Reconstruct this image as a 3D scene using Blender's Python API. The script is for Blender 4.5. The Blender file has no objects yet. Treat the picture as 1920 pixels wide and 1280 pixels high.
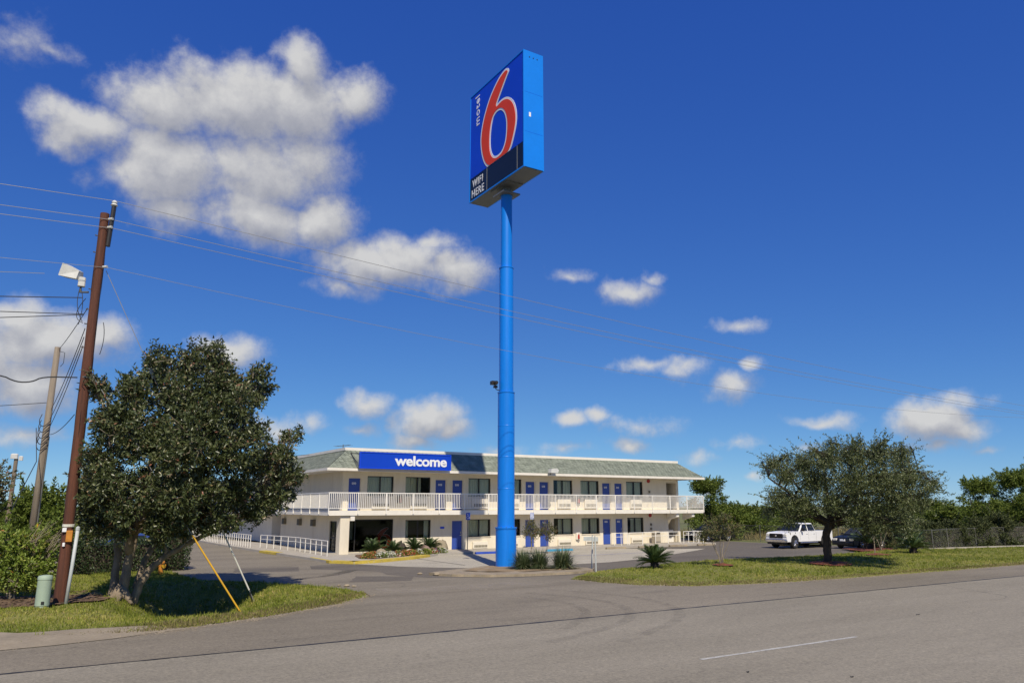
import bpy, math, random
import numpy as np
from mathutils import Vector, Matrix
from mathutils.geometry import delaunay_2d_cdt, tessellate_polygon

R = math.radians
random.seed(7)
rng = np.random.default_rng(11)
sc = bpy.context.scene
COL = sc.collection

# ------------------------------------------------------------------ camera
cam_d = bpy.data.cameras.new("camera")
cam_d.sensor_width = 36.0
cam_d.lens = 26.57
cam_d.clip_start = 0.1
cam_d.clip_end = 6000
cam = bpy.data.objects.new("camera", cam_d)
COL.objects.link(cam)
cam.location = (0, 0, 3.074)
cam.rotation_euler = (R(90 + 12.26), 0, R(-32.03))
sc.camera = cam

# ------------------------------------------------------------------ light
SUN_EL = 47.0
SUN_H = Vector((-0.36, -1.0, 0)).normalized()          # towards the sun, on the ground
SUN_TO = Vector((SUN_H.x * math.cos(R(SUN_EL)), SUN_H.y * math.cos(R(SUN_EL)), math.sin(R(SUN_EL))))
sun_d = bpy.data.lights.new("sun", 'SUN')
sun_d.energy = 5.0
sun_d.angle = R(0.53)
sun_d.color = (1.0, 0.905, 0.745)
sun = bpy.data.objects.new("sun", sun_d)
COL.objects.link(sun)
sun.rotation_euler = (-SUN_TO).to_track_quat('-Z', 'Y').to_euler()
sun.location = (-20, -40, 60)

sc.view_settings.view_transform = 'Standard'
sc.view_settings.look = 'None'
sc.view_settings.exposure = 0.0
sc.view_settings.gamma = 1.0

# ------------------------------------------------------------------ sky with fair-weather clouds
# every cloud: azimuth-like heading and elevation (degrees), half width, half height (degrees), weight
def sky_dir(px, py):
    f = Vector((math.sin(R(32.03)) * math.cos(R(12.26)), math.cos(R(32.03)) * math.cos(R(12.26)), math.sin(R(12.26))))
    r = Vector((math.cos(R(32.03)), -math.sin(R(32.03)), 0))
    u = r.cross(f)
    v = f + r * ((px - 960) / 1417) - u * ((py - 640) / 1417)
    return v.normalized(), 1.0 / v.length

CLOUDS = [
    (165, 238, 105, 55, 1.0), (300, 205, 120, 75, 1.15), (440, 200, 150, 90, 1.2), (560, 130, 55, 60, 0.9), (545, 200, 120, 75, 1.1),
    (655, 185, 78, 55, 1.0), (320, 310, 140, 85, 1.15), (470, 320, 150, 90, 1.05), (575, 300, 85, 80, 0.8), (600, 410, 75, 60, 0.95),
    (480, 405, 130, 60, 1.05), (330, 390, 90, 50, 0.95),
    (720, 492, 140, 48, 1.1), (850, 512, 75, 38, 0.95), (650, 540, 60, 24, 0.8), (800, 462, 70, 26, 0.8),
    (90, 640, 150, 60, 1.15), (40, 715, 120, 60, 1.1), (20, 600, 70, 50, 1.0), (200, 630, 65, 45, 1.0), (50, 810, 75, 22, 0.8), (-120, 660, 160, 90, 1.1),
    (440, 662, 58, 34, 0.95), (395, 645, 40, 24, 0.9), 
    (690, 757, 46, 27, 1.0), (680, 803, 40, 18, 0.85), (585, 790, 50, 22, 0.9), (530, 800, 50, 26, 0.85),
    (805, 785, 75, 40, 1.15), (850, 802, 52, 26, 1.1), (780, 825, 60, 20, 0.8),
    (1172, 542, 66, 30, 1.1), (1220, 520, 30, 14, 0.7), (1065, 518, 40, 14, 0.6), (1382, 607, 50, 18, 0.85),
    (1215, 682, 66, 18, 0.8), (1290, 692, 64, 26, 0.75), (1368, 722, 46, 30, 0.85), (1408, 683, 26, 16, 1.0),
    (1075, 788, 40, 22, 1.1), (1125, 783, 34, 20, 1.05), (1200, 802, 70, 18, 0.55), (1185, 835, 44, 17, 0.85), (1060, 850, 60, 14, 0.5), (920, 842, 60, 16, 0.5),
    (1322, 858, 42, 14, 0.65), (1400, 832, 44, 14, 0.5), (1735, 785, 80, 38, 1.25), (1790, 800, 76, 28, 1.05), (1705, 775, 40, 30, 1.15), (1795, 748, 62, 16, 0.55), (1750, 828, 90, 14, 0.6),
    (1540, 778, 66, 13, 0.7), (1418, 902, 26, 13, 0.9), (1855, 838, 30, 9, 0.6), (1335, 920, 34, 14, 0.8), (1510, 838, 26, 12, 0.6),
    (20, 70, 70, 50, 0.45), (110, 98, 50, 14, 0.4),
    # the same kind of sky beyond the frame
    (2150, 700, 120, 60, 1.1), (2300, 840, 120, 40, 1.0), (2500, 500, 160, 90, 1.1), (2900, 780, 200, 70, 1.1), (3600, 600, 320, 150, 1.1),
    (-420, 520, 160, 80, 1.1), (-600, 800, 170, 60, 1.1), (-1100, 500, 260, 150, 1.1), (-300, 120, 120, 60, 0.9), (900, -500, 200, 90, 1.0), (1900, -350, 160, 80, 1.0), (100, -300, 200, 90, 1.0),
]

def build_world():
    w = bpy.data.worlds.new("World")
    sc.world = w
    w.use_nodes = True
    w.cycles.sampling_method = 'NONE'
    nt = w.node_tree
    nt.nodes.clear()
    g = bpy.data.node_groups.new("cloud_cover", 'ShaderNodeTree')
    g.interface.new_socket("Vector", in_out='INPUT', socket_type='NodeSocketVector')
    g.interface.new_socket("Density", in_out='OUTPUT', socket_type='NodeSocketFloat')
    g.interface.new_socket("Depth", in_out='OUTPUT', socket_type='NodeSocketFloat')
    N, K = g.nodes, g.links
    gi, go = N.new('NodeGroupInput'), N.new('NodeGroupOutput')
    def math_(op, a, b=None, c=None):
        n = N.new('ShaderNodeMath'); n.operation = op
        for i, x in enumerate((a, b, c)):
            if x is None: continue
            if isinstance(x, (int, float)): n.inputs[i].default_value = x
            else: K.new(x, n.inputs[i])
        return n.outputs[0]
    def noise(vec, scale, detail, rough):
        n = N.new('ShaderNodeTexNoise'); n.inputs['Scale'].default_value = scale
        n.inputs['Detail'].default_value = detail; n.inputs['Roughness'].default_value = rough
        K.new(vec, n.inputs['Vector']); return n
    D = gi.outputs[0]
    wn = noise(D, 13.0, 3.0, 0.55)
    sub = N.new('ShaderNodeVectorMath'); sub.operation = 'SUBTRACT'; K.new(wn.outputs['Color'], sub.inputs[0]); sub.inputs[1].default_value = (0.5, 0.5, 0.5)
    scl = N.new('ShaderNodeVectorMath'); scl.operation = 'SCALE'; K.new(sub.outputs[0], scl.inputs[0]); scl.inputs['Scale'].default_value = 0.05
    add = N.new('ShaderNodeVectorMath'); add.operation = 'ADD'; K.new(D, add.inputs[0]); K.new(scl.outputs[0], add.inputs[1])
    W = add.outputs[0]
    acc = None
    for (px, py, hw, hh, wt) in CLOUDS:
        d, k = sky_dir(px, py)
        if hh < 31: wt *= 0.8
        elif hh >= 45: wt *= 1.12
        e = Vector((d.y, -d.x, 0)).normalized()       # to the right
        n = e.cross(d).normalized() * 1.0              # upwards
        sx = max(hw / 1417 * k, 1e-3) * 1.12; sy = max(hh / 1417 * k, 1e-3) * 1.18
        def dot(v3):
            q = N.new('ShaderNodeVectorMath'); q.operation = 'DOT_PRODUCT'; K.new(W, q.inputs[0]); q.inputs[1].default_value = v3
            return q.outputs['Value']
        uu, vv = dot(e / sx), dot(n / sy)
        r2 = math_('MULTIPLY_ADD', uu, uu, math_('MULTIPLY', vv, vv))
        v = math_('MULTIPLY_ADD', math_('SQRT', r2), -wt, wt)
        acc = v if acc is None else math_('MAXIMUM', acc, v)
    acc = math_('MAXIMUM', acc, -0.6)
    f1 = noise(D, 26.0, 10.0, 0.66)
    f2 = noise(D, 11.0, 4.0, 0.5)
    t = math_('MULTIPLY_ADD', f1.outputs['Fac'], 1.15, -0.575)
    t2 = math_('MULTIPLY_ADD', f2.outputs['Fac'], 0.7, -0.35)
    s = math_('ADD', math_('ADD', acc, t), t2)
    mr = N.new('ShaderNodeMapRange'); mr.interpolation_type = 'SMOOTHSTEP'
    K.new(s, mr.inputs['Value'])
    mr.inputs['From Min'].default_value = -0.06; mr.inputs['From Max'].default_value = 0.78
    K.new(mr.outputs['Result'], go.inputs[0]); K.new(s, go.inputs[1])
    # world tree
    N2, K2 = nt.nodes, nt.links
    tc = N2.new('ShaderNodeTexCoord')
    def grp(vec):
        n = N2.new('ShaderNodeGroup'); n.node_tree = g; K2.new(vec, n.inputs[0]); return n.outputs
    d0, h0 = grp(tc.outputs['Generated'])[:2]
    off = N2.new('ShaderNodeVectorMath'); off.operation = 'ADD'; K2.new(tc.outputs['Generated'], off.inputs[0]); off.inputs[1].default_value = (-0.012, -0.006, 0.022)
    h1 = grp(off.outputs[0])[1]
    def m2(op, a, b, c=None):
        n = N2.new('ShaderNodeMath'); n.operation = op
        for i, x in enumerate((a, b, c)):
            if x is None: continue
            if isinstance(x, (int, float)): n.inputs[i].default_value = x
            else: K2.new(x, n.inputs[i])
        return n.outputs[0]
    lit = N2.new('ShaderNodeMath'); lit.operation = 'MULTIPLY_ADD'; lit.use_clamp = True
    dif = m2('SUBTRACT', h0, h1); K2.new(dif, lit.inputs[0]); lit.inputs[1].default_value = 0.72; lit.inputs[2].default_value = 0.50
    ramp = N2.new('ShaderNodeValToRGB')
    ramp.color_ramp.elements[0].color = (0.31, 0.325, 0.385, 1); ramp.color_ramp.elements[0].position = 0.05
    ramp.color_ramp.elements[1].color = (0.66, 0.655, 0.645, 1); ramp.color_ramp.elements[1].position = 0.95
    e = ramp.color_ramp.elements.new(0.45); e.color = (0.43, 0.437, 0.475, 1)
    K2.new(lit.outputs[0], ramp.inputs[0])
    sky = N2.new('ShaderNodeTexSky'); sky.sky_type = 'NISHITA'; sky.sun_disc = False
    sky.sun_elevation = R(SUN_EL); sky.sun_rotation = math.atan2(SUN_TO.x, SUN_TO.y)
    sky.altitude = 0; sky.air_density = 0.6; sky.dust_density = 0.0; sky.ozone_density = 4.0
    # film-like response of the deep blue sky: each channel's contrast softened a little
    sp = N2.new('ShaderNodeSeparateColor'); K2.new(sky.outputs[0], sp.inputs[0])
    cb = N2.new('ShaderNodeCombineColor')
    for i, (gam, gain) in enumerate(((1.05, 3.2), (0.84, 4.15), (0.42, 5.55))):
        q = m2('MULTIPLY', sp.outputs[i], 0.13); q = m2('POWER', q, gam); q = m2('MULTIPLY', q, gain); K2.new(q, cb.inputs[i])
    bg = N2.new('ShaderNodeBackground'); bg.inputs['Strength'].default_value = 0.125
    K2.new(cb.outputs[0], bg.inputs['Color'])
    bc = N2.new('ShaderNodeBackground'); bc.inputs['Strength'].default_value = 1.0
    K2.new(ramp.outputs[0], bc.inputs['Color'])
    mx = N2.new('ShaderNodeMixShader')
    K2.new(m2('MULTIPLY', d0, 0.95), mx.inputs[0]); K2.new(bg.outputs[0], mx.inputs[1]); K2.new(bc.outputs[0], mx.inputs[2])
    out = N2.new('ShaderNodeOutputWorld'); K2.new(mx.outputs[0], out.inputs['Surface'])
build_world()

# ------------------------------------------------------------------ helpers
def put(name, me, parent=None):
    o = bpy.data.objects.new(name, me)
    COL.objects.link(o)
    if parent is not None: o.parent = parent
    return o

def tag(o, label=None, cat=None, group=None, kind=None):
    if label: o["label"] = label
    if cat: o["category"] = cat
    if group: o["group"] = group
    if kind: o["kind"] = kind
    return o

def thing(name, label, cat, loc=(0, 0, 0), rz=0.0, group=None):
    o = bpy.data.objects.new(name, None)
    COL.objects.link(o)
    o.empty_display_size = 0.2
    o.location = loc
    o.rotation_euler = (0, 0, rz)
    return tag(o, label, cat, group)

def copy_tree(o, parent=None):
    c = o.copy(); COL.objects.link(c)
    c.parent = parent
    for ch in o.children: copy_tree(ch, c)
    return c

class MB:
    """collects shapes, then links them as one mesh object"""
    def __init__(s): s.v = []; s.f = []; s.m = []
    def add(s, vs, fs, mi=0):
        b = len(s.v)
        s.v += [tuple(p) for p in vs]
        s.f += [tuple(b + i for i in f) for f in fs]
        s.m += [mi] * len(fs)
        return s
    def box(s, x0, x1, y0, y1, z0, z1, mi=0):
        vs = [(x0, y0, z0), (x1, y0, z0), (x1, y1, z0), (x0, y1, z0), (x0, y0, z1), (x1, y0, z1), (x1, y1, z1), (x0, y1, z1)]
        return s.add(vs, [(0, 3, 2, 1), (4, 5, 6, 7), (0, 1, 5, 4), (1, 2, 6, 5), (2, 3, 7, 6), (3, 0, 4, 7)], mi)
    def bbox(s, x0, x1, y0, y1, z0, z1, b=0.02, mi=0):
        """box with chamfered vertical and top edges"""
        def ring(i, z): return [(x0 + i + b, y0 + i, z), (x1 - i - b, y0 + i, z), (x1 - i, y0 + i + b, z), (x1 - i, y1 - i - b, z), (x1 - i - b, y1 - i, z), (x0 + i + b, y1 - i, z), (x0 + i, y1 - i - b, z), (x0 + i, y0 + i + b, z)]
        vs = ring(0, z0) + ring(0, z1 - b) + ring(b, z1)
        fs = [tuple(reversed(range(8)))]
        for k in range(2):
            for i in range(8): fs.append((k * 8 + i, k * 8 + (i + 1) % 8, k * 8 + 8 + (i + 1) % 8, k * 8 + 8 + i))
        fs.append(tuple(range(16, 24)))
        return s.add(vs, fs, mi)
    def obox(s, c, ax, ay, az, hx, hy, hz, mi=0):
        c = Vector(c); vs = []
        for k in (-1, 1):
            for (i, j) in ((-1, -1), (1, -1), (1, 1), (-1, 1)): vs.append(c + ax * (i * hx) + ay * (j * hy) + az * (k * hz))
        return s.add(vs, [(0, 3, 2, 1), (4, 5, 6, 7), (0, 1, 5, 4), (1, 2, 6, 5), (2, 3, 7, 6), (3, 0, 4, 7)], mi)
    def tube(s, pts, rad, n=8, mi=0, cap=True):
        pts = [Vector(p) for p in pts]
        if not isinstance(rad, (list, tuple)): rad = [rad] * len(pts)
        vs = []; prev = None
        for i, p in enumerate(pts):
            t = (pts[min(i + 1, len(pts) - 1)] - pts[max(i - 1, 0)])
            if t.length < 1e-9: t = Vector((0, 0, 1))
            t.normalize()
            a = prev if prev is not None else (Vector((1, 0, 0)) if abs(t.x) < 0.8 else Vector((0, 1, 0)))
            a = (a - t * a.dot(t))
            if a.length < 1e-6: a = t.orthogonal()
            a.normalize(); prev = a; b = t.cross(a)
            for k in range(n):
                th = 2 * math.pi * k / n
                vs.append(p + (a * math.cos(th) + b * math.sin(th)) * rad[i])
        fs = []
        for i in range(len(pts) - 1):
            for k in range(n): fs.append((i * n + k, i * n + (k + 1) % n, (i + 1) * n + (k + 1) % n, (i + 1) * n + k))
        if cap:
            fs.append(tuple(reversed(range(n)))); fs.append(tuple(range((len(pts) - 1) * n, len(pts) * n)))
        return s.add(vs, fs, mi)
    def lathe(s, prof, n=16, c=(0, 0, 0), axis='Z', mi=0):
        vs = []
        for (r, h) in prof:
            for k in range(n):
                a = 2 * math.pi * k / n; x, y = r * math.cos(a), r * math.sin(a)
                p = (x, y, h) if axis == 'Z' else ((x, h, y) if axis == 'Y' else (h, x, y))
                vs.append((c[0] + p[0], c[1] + p[1], c[2] + p[2]))
        fs = []
        for i in range(len(prof) - 1):
            for k in range(n): fs.append((i * n + k, i * n + (k + 1) % n, (i + 1) * n + (k + 1) % n, (i + 1) * n + k))
        fs.append(tuple(reversed(range(n)))); fs.append(tuple(range((len(prof) - 1) * n, len(prof) * n)))
        return s.add(vs, fs, mi)
    def prism(s, poly, fn, d0, d1, mi=0):
        """poly: 2-D outline; fn(u, v, d) -> point; from depth d0 to d1"""
        n = len(poly)
        tri = tessellate_polygon([[Vector((p[0], p[1], 0)) for p in poly]])
        vs = [fn(p[0], p[1], d0) for p in poly] + [fn(p[0], p[1], d1) for p in poly]
        fs = [tuple(t) for t in tri] + [tuple(n + i for i in reversed(t)) for t in tri]
        fs += [(i, (i + 1) % n, n + (i + 1) % n, n + i) for i in range(n)]
        return s.add(vs, fs, mi)
    def build(s, name, mat, parent=None, smooth=False, recalc=True):
        me = bpy.data.meshes.new(name)
        me.from_pydata(s.v, [], s.f)
        for m in (mat if isinstance(mat, (list, tuple)) else [mat]): me.materials.append(m)
        if any(s.m): me.polygons.foreach_set('material_index', s.m)
        if recalc:
            import bmesh
            bm = bmesh.new(); bm.from_mesh(me); bmesh.ops.recalc_face_normals(bm, faces=bm.faces); bm.to_mesh(me); bm.free()
        if smooth: me.polygons.foreach_set('use_smooth', [True] * len(me.polygons))
        me.update()
        return put(name, me, parent)

def shade_angle(o, deg=40):
    try:
        o.data.set_sharp_from_angle(angle=R(deg))
    except Exception:
        pass
    return o

# ------------------------------------------------------------------ materials
def newmat(name):
    m = bpy.data.materials.new(name); m.use_nodes = True
    nt = m.node_tree
    return m, nt, nt.nodes['Principled BSDF']

def rgba(c): return (c[0], c[1], c[2], 1.0)

def surf(name, col, rough=0.6, var=0.12, scale=3.0, metal=0.0, bump=0.0, bscale=60.0, col2=None, spots=None, spec=0.5, stretch=None, streak=0.0):
    """plain painted or mineral surface: base colour with two scales of real unevenness, optional stains and fine relief"""
    m, nt, b = newmat(name)
    N, K = nt.nodes, nt.links
    tc = N.new('ShaderNodeTexCoord')
    vec = tc.outputs['Object']
    if stretch:
        mp = N.new('ShaderNodeMapping'); mp.inputs['Scale'].default_value = stretch
        K.new(vec, mp.inputs['Vector']); vec = mp.outputs[0]
    def noise(sc_, det, ro=0.55):
        n = N.new('ShaderNodeTexNoise'); n.inputs['Scale'].default_value = sc_; n.inputs['Detail'].default_value = det; n.inputs['Roughness'].default_value = ro
        K.new(vec, n.inputs['Vector']); return n.outputs['Fac']
    c2 = col2 if col2 else tuple(x * (1 - var * 1.6) for x in col)
    r = N.new('ShaderNodeValToRGB')
    r.color_ramp.elements[0].position = 0.3; r.color_ramp.elements[0].color = rgba(c2)
    r.color_ramp.elements[1].position = 0.7; r.color_ramp.elements[1].color = rgba(col)
    K.new(noise(scale, 6), r.inputs[0])
    cur = r.outputs[0]
    mixn = N.new('ShaderNodeMix'); mixn.data_type = 'RGBA'; mixn.blend_type = 'MULTIPLY'
    r2 = N.new('ShaderNodeValToRGB')
    r2.color_ramp.elements[0].position = 0.35; r2.color_ramp.elements[0].color = (1 - var, 1 - var, 1 - var, 1)
    r2.color_ramp.elements[1].position = 0.65; r2.color_ramp.elements[1].color = (1, 1, 1, 1)
    K.new(noise(scale * 9, 5, 0.7), r2.inputs[0])
    mixn.inputs[0].default_value = 1.0
    K.new(cur, mixn.inputs[6]); K.new(r2.outputs[0], mixn.inputs[7]); cur = mixn.outputs[2]
    if spots:
        r3 = N.new('ShaderNodeValToRGB')
        r3.color_ramp.elements[0].position = spots[1]; r3.color_ramp.elements[0].color = (0, 0, 0, 1)
        r3.color_ramp.elements[1].position = spots[2]; r3.color_ramp.elements[1].color = (1, 1, 1, 1)
        K.new(noise(spots[0], 7, 0.65), r3.inputs[0])
        mx = N.new('ShaderNodeMix'); mx.data_type = 'RGBA'
        K.new(r3.outputs[0], mx.inputs[0]); K.new(cur, mx.inputs[6]); mx.inputs[7].default_value = rgba(spots[3]); cur = mx.outputs[2]
    K.new(cur, b.inputs['Base Color'])
    b.inputs['Roughness'].default_value = rough
    b.inputs['Metallic'].default_value = metal
    b.inputs['Specular IOR Level'].default_value = spec
    if bump > 0:
        bp = N.new('ShaderNodeBump'); bp.inputs['Strength'].default_value = bump; bp.inputs['Distance'].default_value = 0.02
        K.new(noise(bscale, 4), bp.inputs['Height']); K.new(bp.outputs[0], b.inputs['Normal'])
    return m

def leafmat(name, cols, rough=0.45, trans=0.25, spec=0.4):
    m, nt, b = newmat(name)
    N, K = nt.nodes, nt.links
    a = N.new('ShaderNodeAttribute'); a.attribute_name = 'rnd'
    r = N.new('ShaderNodeValToRGB')
    r.color_ramp.interpolation = 'LINEAR'
    els = r.color_ramp.elements
    els[0].position = cols[0][0]; els[0].color = rgba(cols[0][1])
    els[1].position = cols[-1][0]; els[1].color = rgba(cols[-1][1])
    for p, c in cols[1:-1]:
        e = els.new(p); e.color = rgba(c)
    K.new(a.outputs['Fac'], r.inputs[0])
    K.new(r.outputs[0], b.inputs['Base Color'])
    b.inputs['Roughness'].default_value = rough
    b.inputs['Specular IOR Level'].default_value = spec
    t = N.new('ShaderNodeBsdfTranslucent'); K.new(r.outputs[0], t.inputs['Color'])
    mx = N.new('ShaderNodeMixShader'); mx.inputs[0].default_value = trans
    K.new(b.outputs[0], mx.inputs[1]); K.new(t.outputs[0], mx.inputs[2])
    out = N['Material Output']; K.new(mx.outputs[0], out.inputs['Surface'])
    return m

def glassmat(name, tint=(0.6, 0.66, 0.68), refl=0.12):
    m, nt, b = newmat(name)
    N, K = nt.nodes, nt.links
    N.remove(b)
    t = N.new('ShaderNodeBsdfTransparent'); t.inputs[0].default_value = rgba(tint)
    g = N.new('ShaderNodeBsdfGlossy'); g.inputs['Roughness'].default_value = 0.03; g.inputs['Color'].default_value = (0.9, 0.93, 0.95, 1)
    fr = N.new('ShaderNodeFresnel'); fr.inputs[0].default_value = 1.2
    ad = N.new('ShaderNodeMath'); ad.operation = 'ADD'; ad.use_clamp = True; K.new(fr.outputs[0], ad.inputs[0]); ad.inputs[1].default_value = refl
    mx = N.new('ShaderNodeMixShader'); K.new(ad.outputs[0], mx.inputs[0]); K.new(t.outputs[0], mx.inputs[1]); K.new(g.outputs[0], mx.inputs[2])
    K.new(mx.outputs[0], N['Material Output'].inputs['Surface'])
    return m

def asphalt(name, base, light, dark, crack=0.0, tar=False, seed=0.0):
    """worn paving: aggregate speckle, broad bleached and grimy areas, stains, fine cracks"""
    m, nt, b = newmat(name)
    N, K = nt.nodes, nt.links
    tc = N.new('ShaderNodeTexCoord')
    mp = N.new('ShaderNodeMapping'); mp.inputs['Location'].default_value = (seed, seed * 1.7, 0)
    K.new(tc.outputs['Object'], mp.inputs[0]); V = mp.outputs[0]
    mps = N.new('ShaderNodeMapping'); mps.inputs['Scale'].default_value = (0.22, 1.0, 1.0); K.new(V, mps.inputs[0])
    def noise(v, s, d, ro=0.6):
        n = N.new('ShaderNodeTexNoise'); n.inputs['Scale'].default_value = s; n.inputs['Detail'].default_value = d; n.inputs['Roughness'].default_value = ro
        K.new(v, n.inputs['Vector']); return n.outputs['Fac']
    def ramp(fac, p0, c0, p1, c1):
        r = N.new('ShaderNodeValToRGB'); r.color_ramp.elements[0].position = p0; r.color_ramp.elements[0].color = rgba(c0)
        r.color_ramp.elements[1].position = p1; r.color_ramp.elements[1].color = rgba(c1); K.new(fac, r.inputs[0]); return r.outputs[0]
    def mix(fac, a, c, mode='MIX'):
        n = N.new('ShaderNodeMix'); n.data_type = 'RGBA'; n.blend_type = mode
        if isinstance(fac, (int, float)): n.inputs[0].default_value = fac
        else: K.new(fac, n.inputs[0])
        for i, x in ((6, a), (7, c)):
            if isinstance(x, tuple): n.inputs[i].default_value = rgba(x)
            else: K.new(x, n.inputs[i])
        return n.outputs[2]
    c = ramp(noise(mps.outputs[0], 0.35, 6), 0.35, base, 0.7, light)
    c = mix(ramp(noise(mps.outputs[0], 0.8, 7, 0.65), 0.52, (0, 0, 0), 0.78, (0.55, 0.55, 0.55)), c, dark)
    c = mix(ramp(noise(V, 3.2, 5, 0.7), 0.62, (0, 0, 0), 0.8, (0.4, 0.4, 0.4)), c, dark)
    sp = ramp(noise(V, 13, 6, 0.92), 0.34, (0.58, 0.58, 0.58), 0.68, (1.4, 1.4, 1.38))
    c = mix(1.0, c, ramp(noise(V, 4.5, 5, 0.75), 0.3, (0.86, 0.86, 0.87), 0.7, (1.1, 1.1, 1.08)), 'MULTIPLY')
    c = mix(1.0, c, sp, 'MULTIPLY')
    if crack > 0:
        vo = N.new('ShaderNodeTexVoronoi'); vo.feature = 'DISTANCE_TO_EDGE'; vo.inputs['Scale'].default_value = 0.8
        wv = N.new('ShaderNodeTexNoise'); wv.inputs['Scale'].default_value = 1.3; wv.inputs['Detail'].default_value = 4; K.new(V, wv.inputs['Vector'])
        va = N.new('ShaderNodeVectorMath'); va.operation = 'MULTIPLY_ADD'; K.new(wv.outputs['Color'], va.inputs[0]); va.inputs[1].default_value = (0.9, 0.9, 0); K.new(V, va.inputs[2])
        K.new(va.outputs[0], vo.inputs['Vector'])
        cr = ramp(vo.outputs['Distance'], 0.0, (crack, crack, crack), 0.012, (0, 0, 0))
        cr = mix(1.0, cr, ramp(noise(V, 0.5, 3), 0.48, (0, 0, 0), 0.62, (1, 1, 1)), 'MULTIPLY')
        c = mix(cr, c, tuple(x * 0.35 for x in dark))
    K.new(c, b.inputs['Base Color'])
    b.inputs['Roughness'].default_value = 0.88; b.inputs['Specular IOR Level'].default_value = 0.25
    bp = N.new('ShaderNodeBump'); bp.inputs['Strength'].default_value = 0.35; bp.inputs['Distance'].default_value = 0.01
    K.new(noise(V, 55, 3), bp.inputs['Height']); K.new(bp.outputs[0], b.inputs['Normal'])
    return m

M = {}
M['road'] = asphalt('road_asphalt', (0.235, 0.211, 0.164), (0.285, 0.256, 0.202), (0.175, 0.157, 0.123), 0.3)
M['drive'] = asphalt('drive_asphalt', (0.195, 0.17, 0.13), (0.255, 0.223, 0.172), (0.115, 0.101, 0.08), 0.45, seed=13.0)
M['lot'] = asphalt('lot_asphalt', (0.13, 0.114, 0.094), (0.17, 0.15, 0.123), (0.088, 0.079, 0.068), 0.3, seed=31.0)
M['concrete'] = asphalt('pad_concrete', (0.39, 0.355, 0.285), (0.46, 0.42, 0.34), (0.27, 0.243, 0.195), 0.0, seed=5.0)
M['walk'] = surf('walk_concrete', (0.45, 0.41, 0.345), 0.85, 0.12, 1.2, bump=0.15, spots=(2.5, 0.6, 0.75, (0.38, 0.35, 0.3)))
M['kerb'] = surf('kerb_concrete', (0.40, 0.325, 0.22), 0.9, 0.25, 2.0, bump=0.3, spots=(3.0, 0.55, 0.7, (0.27, 0.24, 0.19)))
M['yellow'] = surf('yellow_paint', (0.66, 0.50, 0.07), 0.7, 0.2, 2.5, spots=(5.0, 0.58, 0.66, (0.42, 0.38, 0.28)))
M['line'] = surf('worn_line_paint', (0.55, 0.54, 0.49), 0.8, 0.2, 6.0, spots=(14.0, 0.55, 0.62, (0.25, 0.22, 0.19)))
M['seam'] = surf('tar_seam', (0.025, 0.024, 0.023), 0.6, 0.2, 8.0)
M['skid'] = None
M['soil'] = surf('dry_soil', (0.36, 0.26, 0.145), 0.95, 0.25, 1.4, bump=0.5, bscale=25, spots=(3.0, 0.5, 0.68, (0.2, 0.15, 0.09)))
M['palesoil'] = surf('pale_dirt', (0.34, 0.285, 0.205), 0.95, 0.2, 1.4, bump=0.5, bscale=25, spots=(3.0, 0.5, 0.7, (0.25, 0.205, 0.145)))
M['turf'] = surf('turf_soil', (0.20, 0.215, 0.045), 0.95, 0.25, 0.9, bump=0.4, bscale=30, col2=(0.22, 0.195, 0.05), spots=(1.6, 0.56, 0.74, (0.21, 0.165, 0.075)))
M['field'] = surf('rough_field', (0.20, 0.19, 0.07), 0.95, 0.25, 0.15, bump=0.4, bscale=10, col2=(0.12, 0.14, 0.04))
M['mulch'] = surf('red_mulch', (0.33, 0.085, 0.04), 0.95, 0.4, 8.0, bump=1.0, bscale=40, col2=(0.11, 0.04, 0.025))
M['bark_mulch'] = surf('bark_mulch', (0.24, 0.15, 0.09), 0.95, 0.4, 6.0, bump=1.0, bscale=30, col2=(0.10, 0.065, 0.04))
M['stucco'] = surf('cream_stucco', (0.76, 0.685, 0.54), 0.9, 0.06, 0.8, bump=0.12, bscale=40, spots=(1.1, 0.55, 0.8, (0.6, 0.52, 0.385)), stretch=(1.4, 1.4, 0.35))
M['trim'] = surf('white_trim', (0.80, 0.755, 0.66), 0.7, 0.06, 1.5, spots=(2.2, 0.62, 0.8, (0.62, 0.56, 0.46)))
M['rail'] = surf('white_rail_paint', (0.84, 0.81, 0.74), 0.5, 0.05, 4.0)
M['shingle'] = surf('grey_green_shingle', (0.36, 0.395, 0.315), 0.95, 0.32, 2.2, bump=0.4, bscale=30, col2=(0.2, 0.225, 0.18))
M['door'] = surf('blue_door_paint', (0.035, 0.08, 0.36), 0.55, 0.06, 1.0)
M['darkmetal'] = surf('bronze_frame', (0.028, 0.025, 0.022), 0.45, 0.1, 4.0)
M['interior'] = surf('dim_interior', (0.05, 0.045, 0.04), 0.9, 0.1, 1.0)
M['curtain'] = surf('pale_curtain', (0.74, 0.73, 0.60), 0.9, 0.08, 2.0, stretch=(6, 6, 1))
M['glass'] = glassmat('window_glass', (0.88, 0.9, 0.86), 0.015)
M['glassdark'] = glassmat('lobby_glass', (0.6, 0.62, 0.6), 0.01)
M['grille'] = surf('grille_louvre', (0.20, 0.175, 0.125), 0.7, 0.1, 3.0)
M['acwhite'] = surf('unit_casing', (0.76, 0.70, 0.58), 0.7, 0.05, 2.0)
M['poleblue'] = surf('pole_blue_paint', (0.004, 0.215, 0.80), 0.38, 0.10, 1.2, spots=(2.2, 0.58, 0.8, (0.01, 0.16, 0.60)), stretch=(1.6, 1.6, 0.12))
M['signside'] = surf('sign_side_blue', (0.004, 0.21, 0.80), 0.4, 0.05, 0.6)
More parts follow.
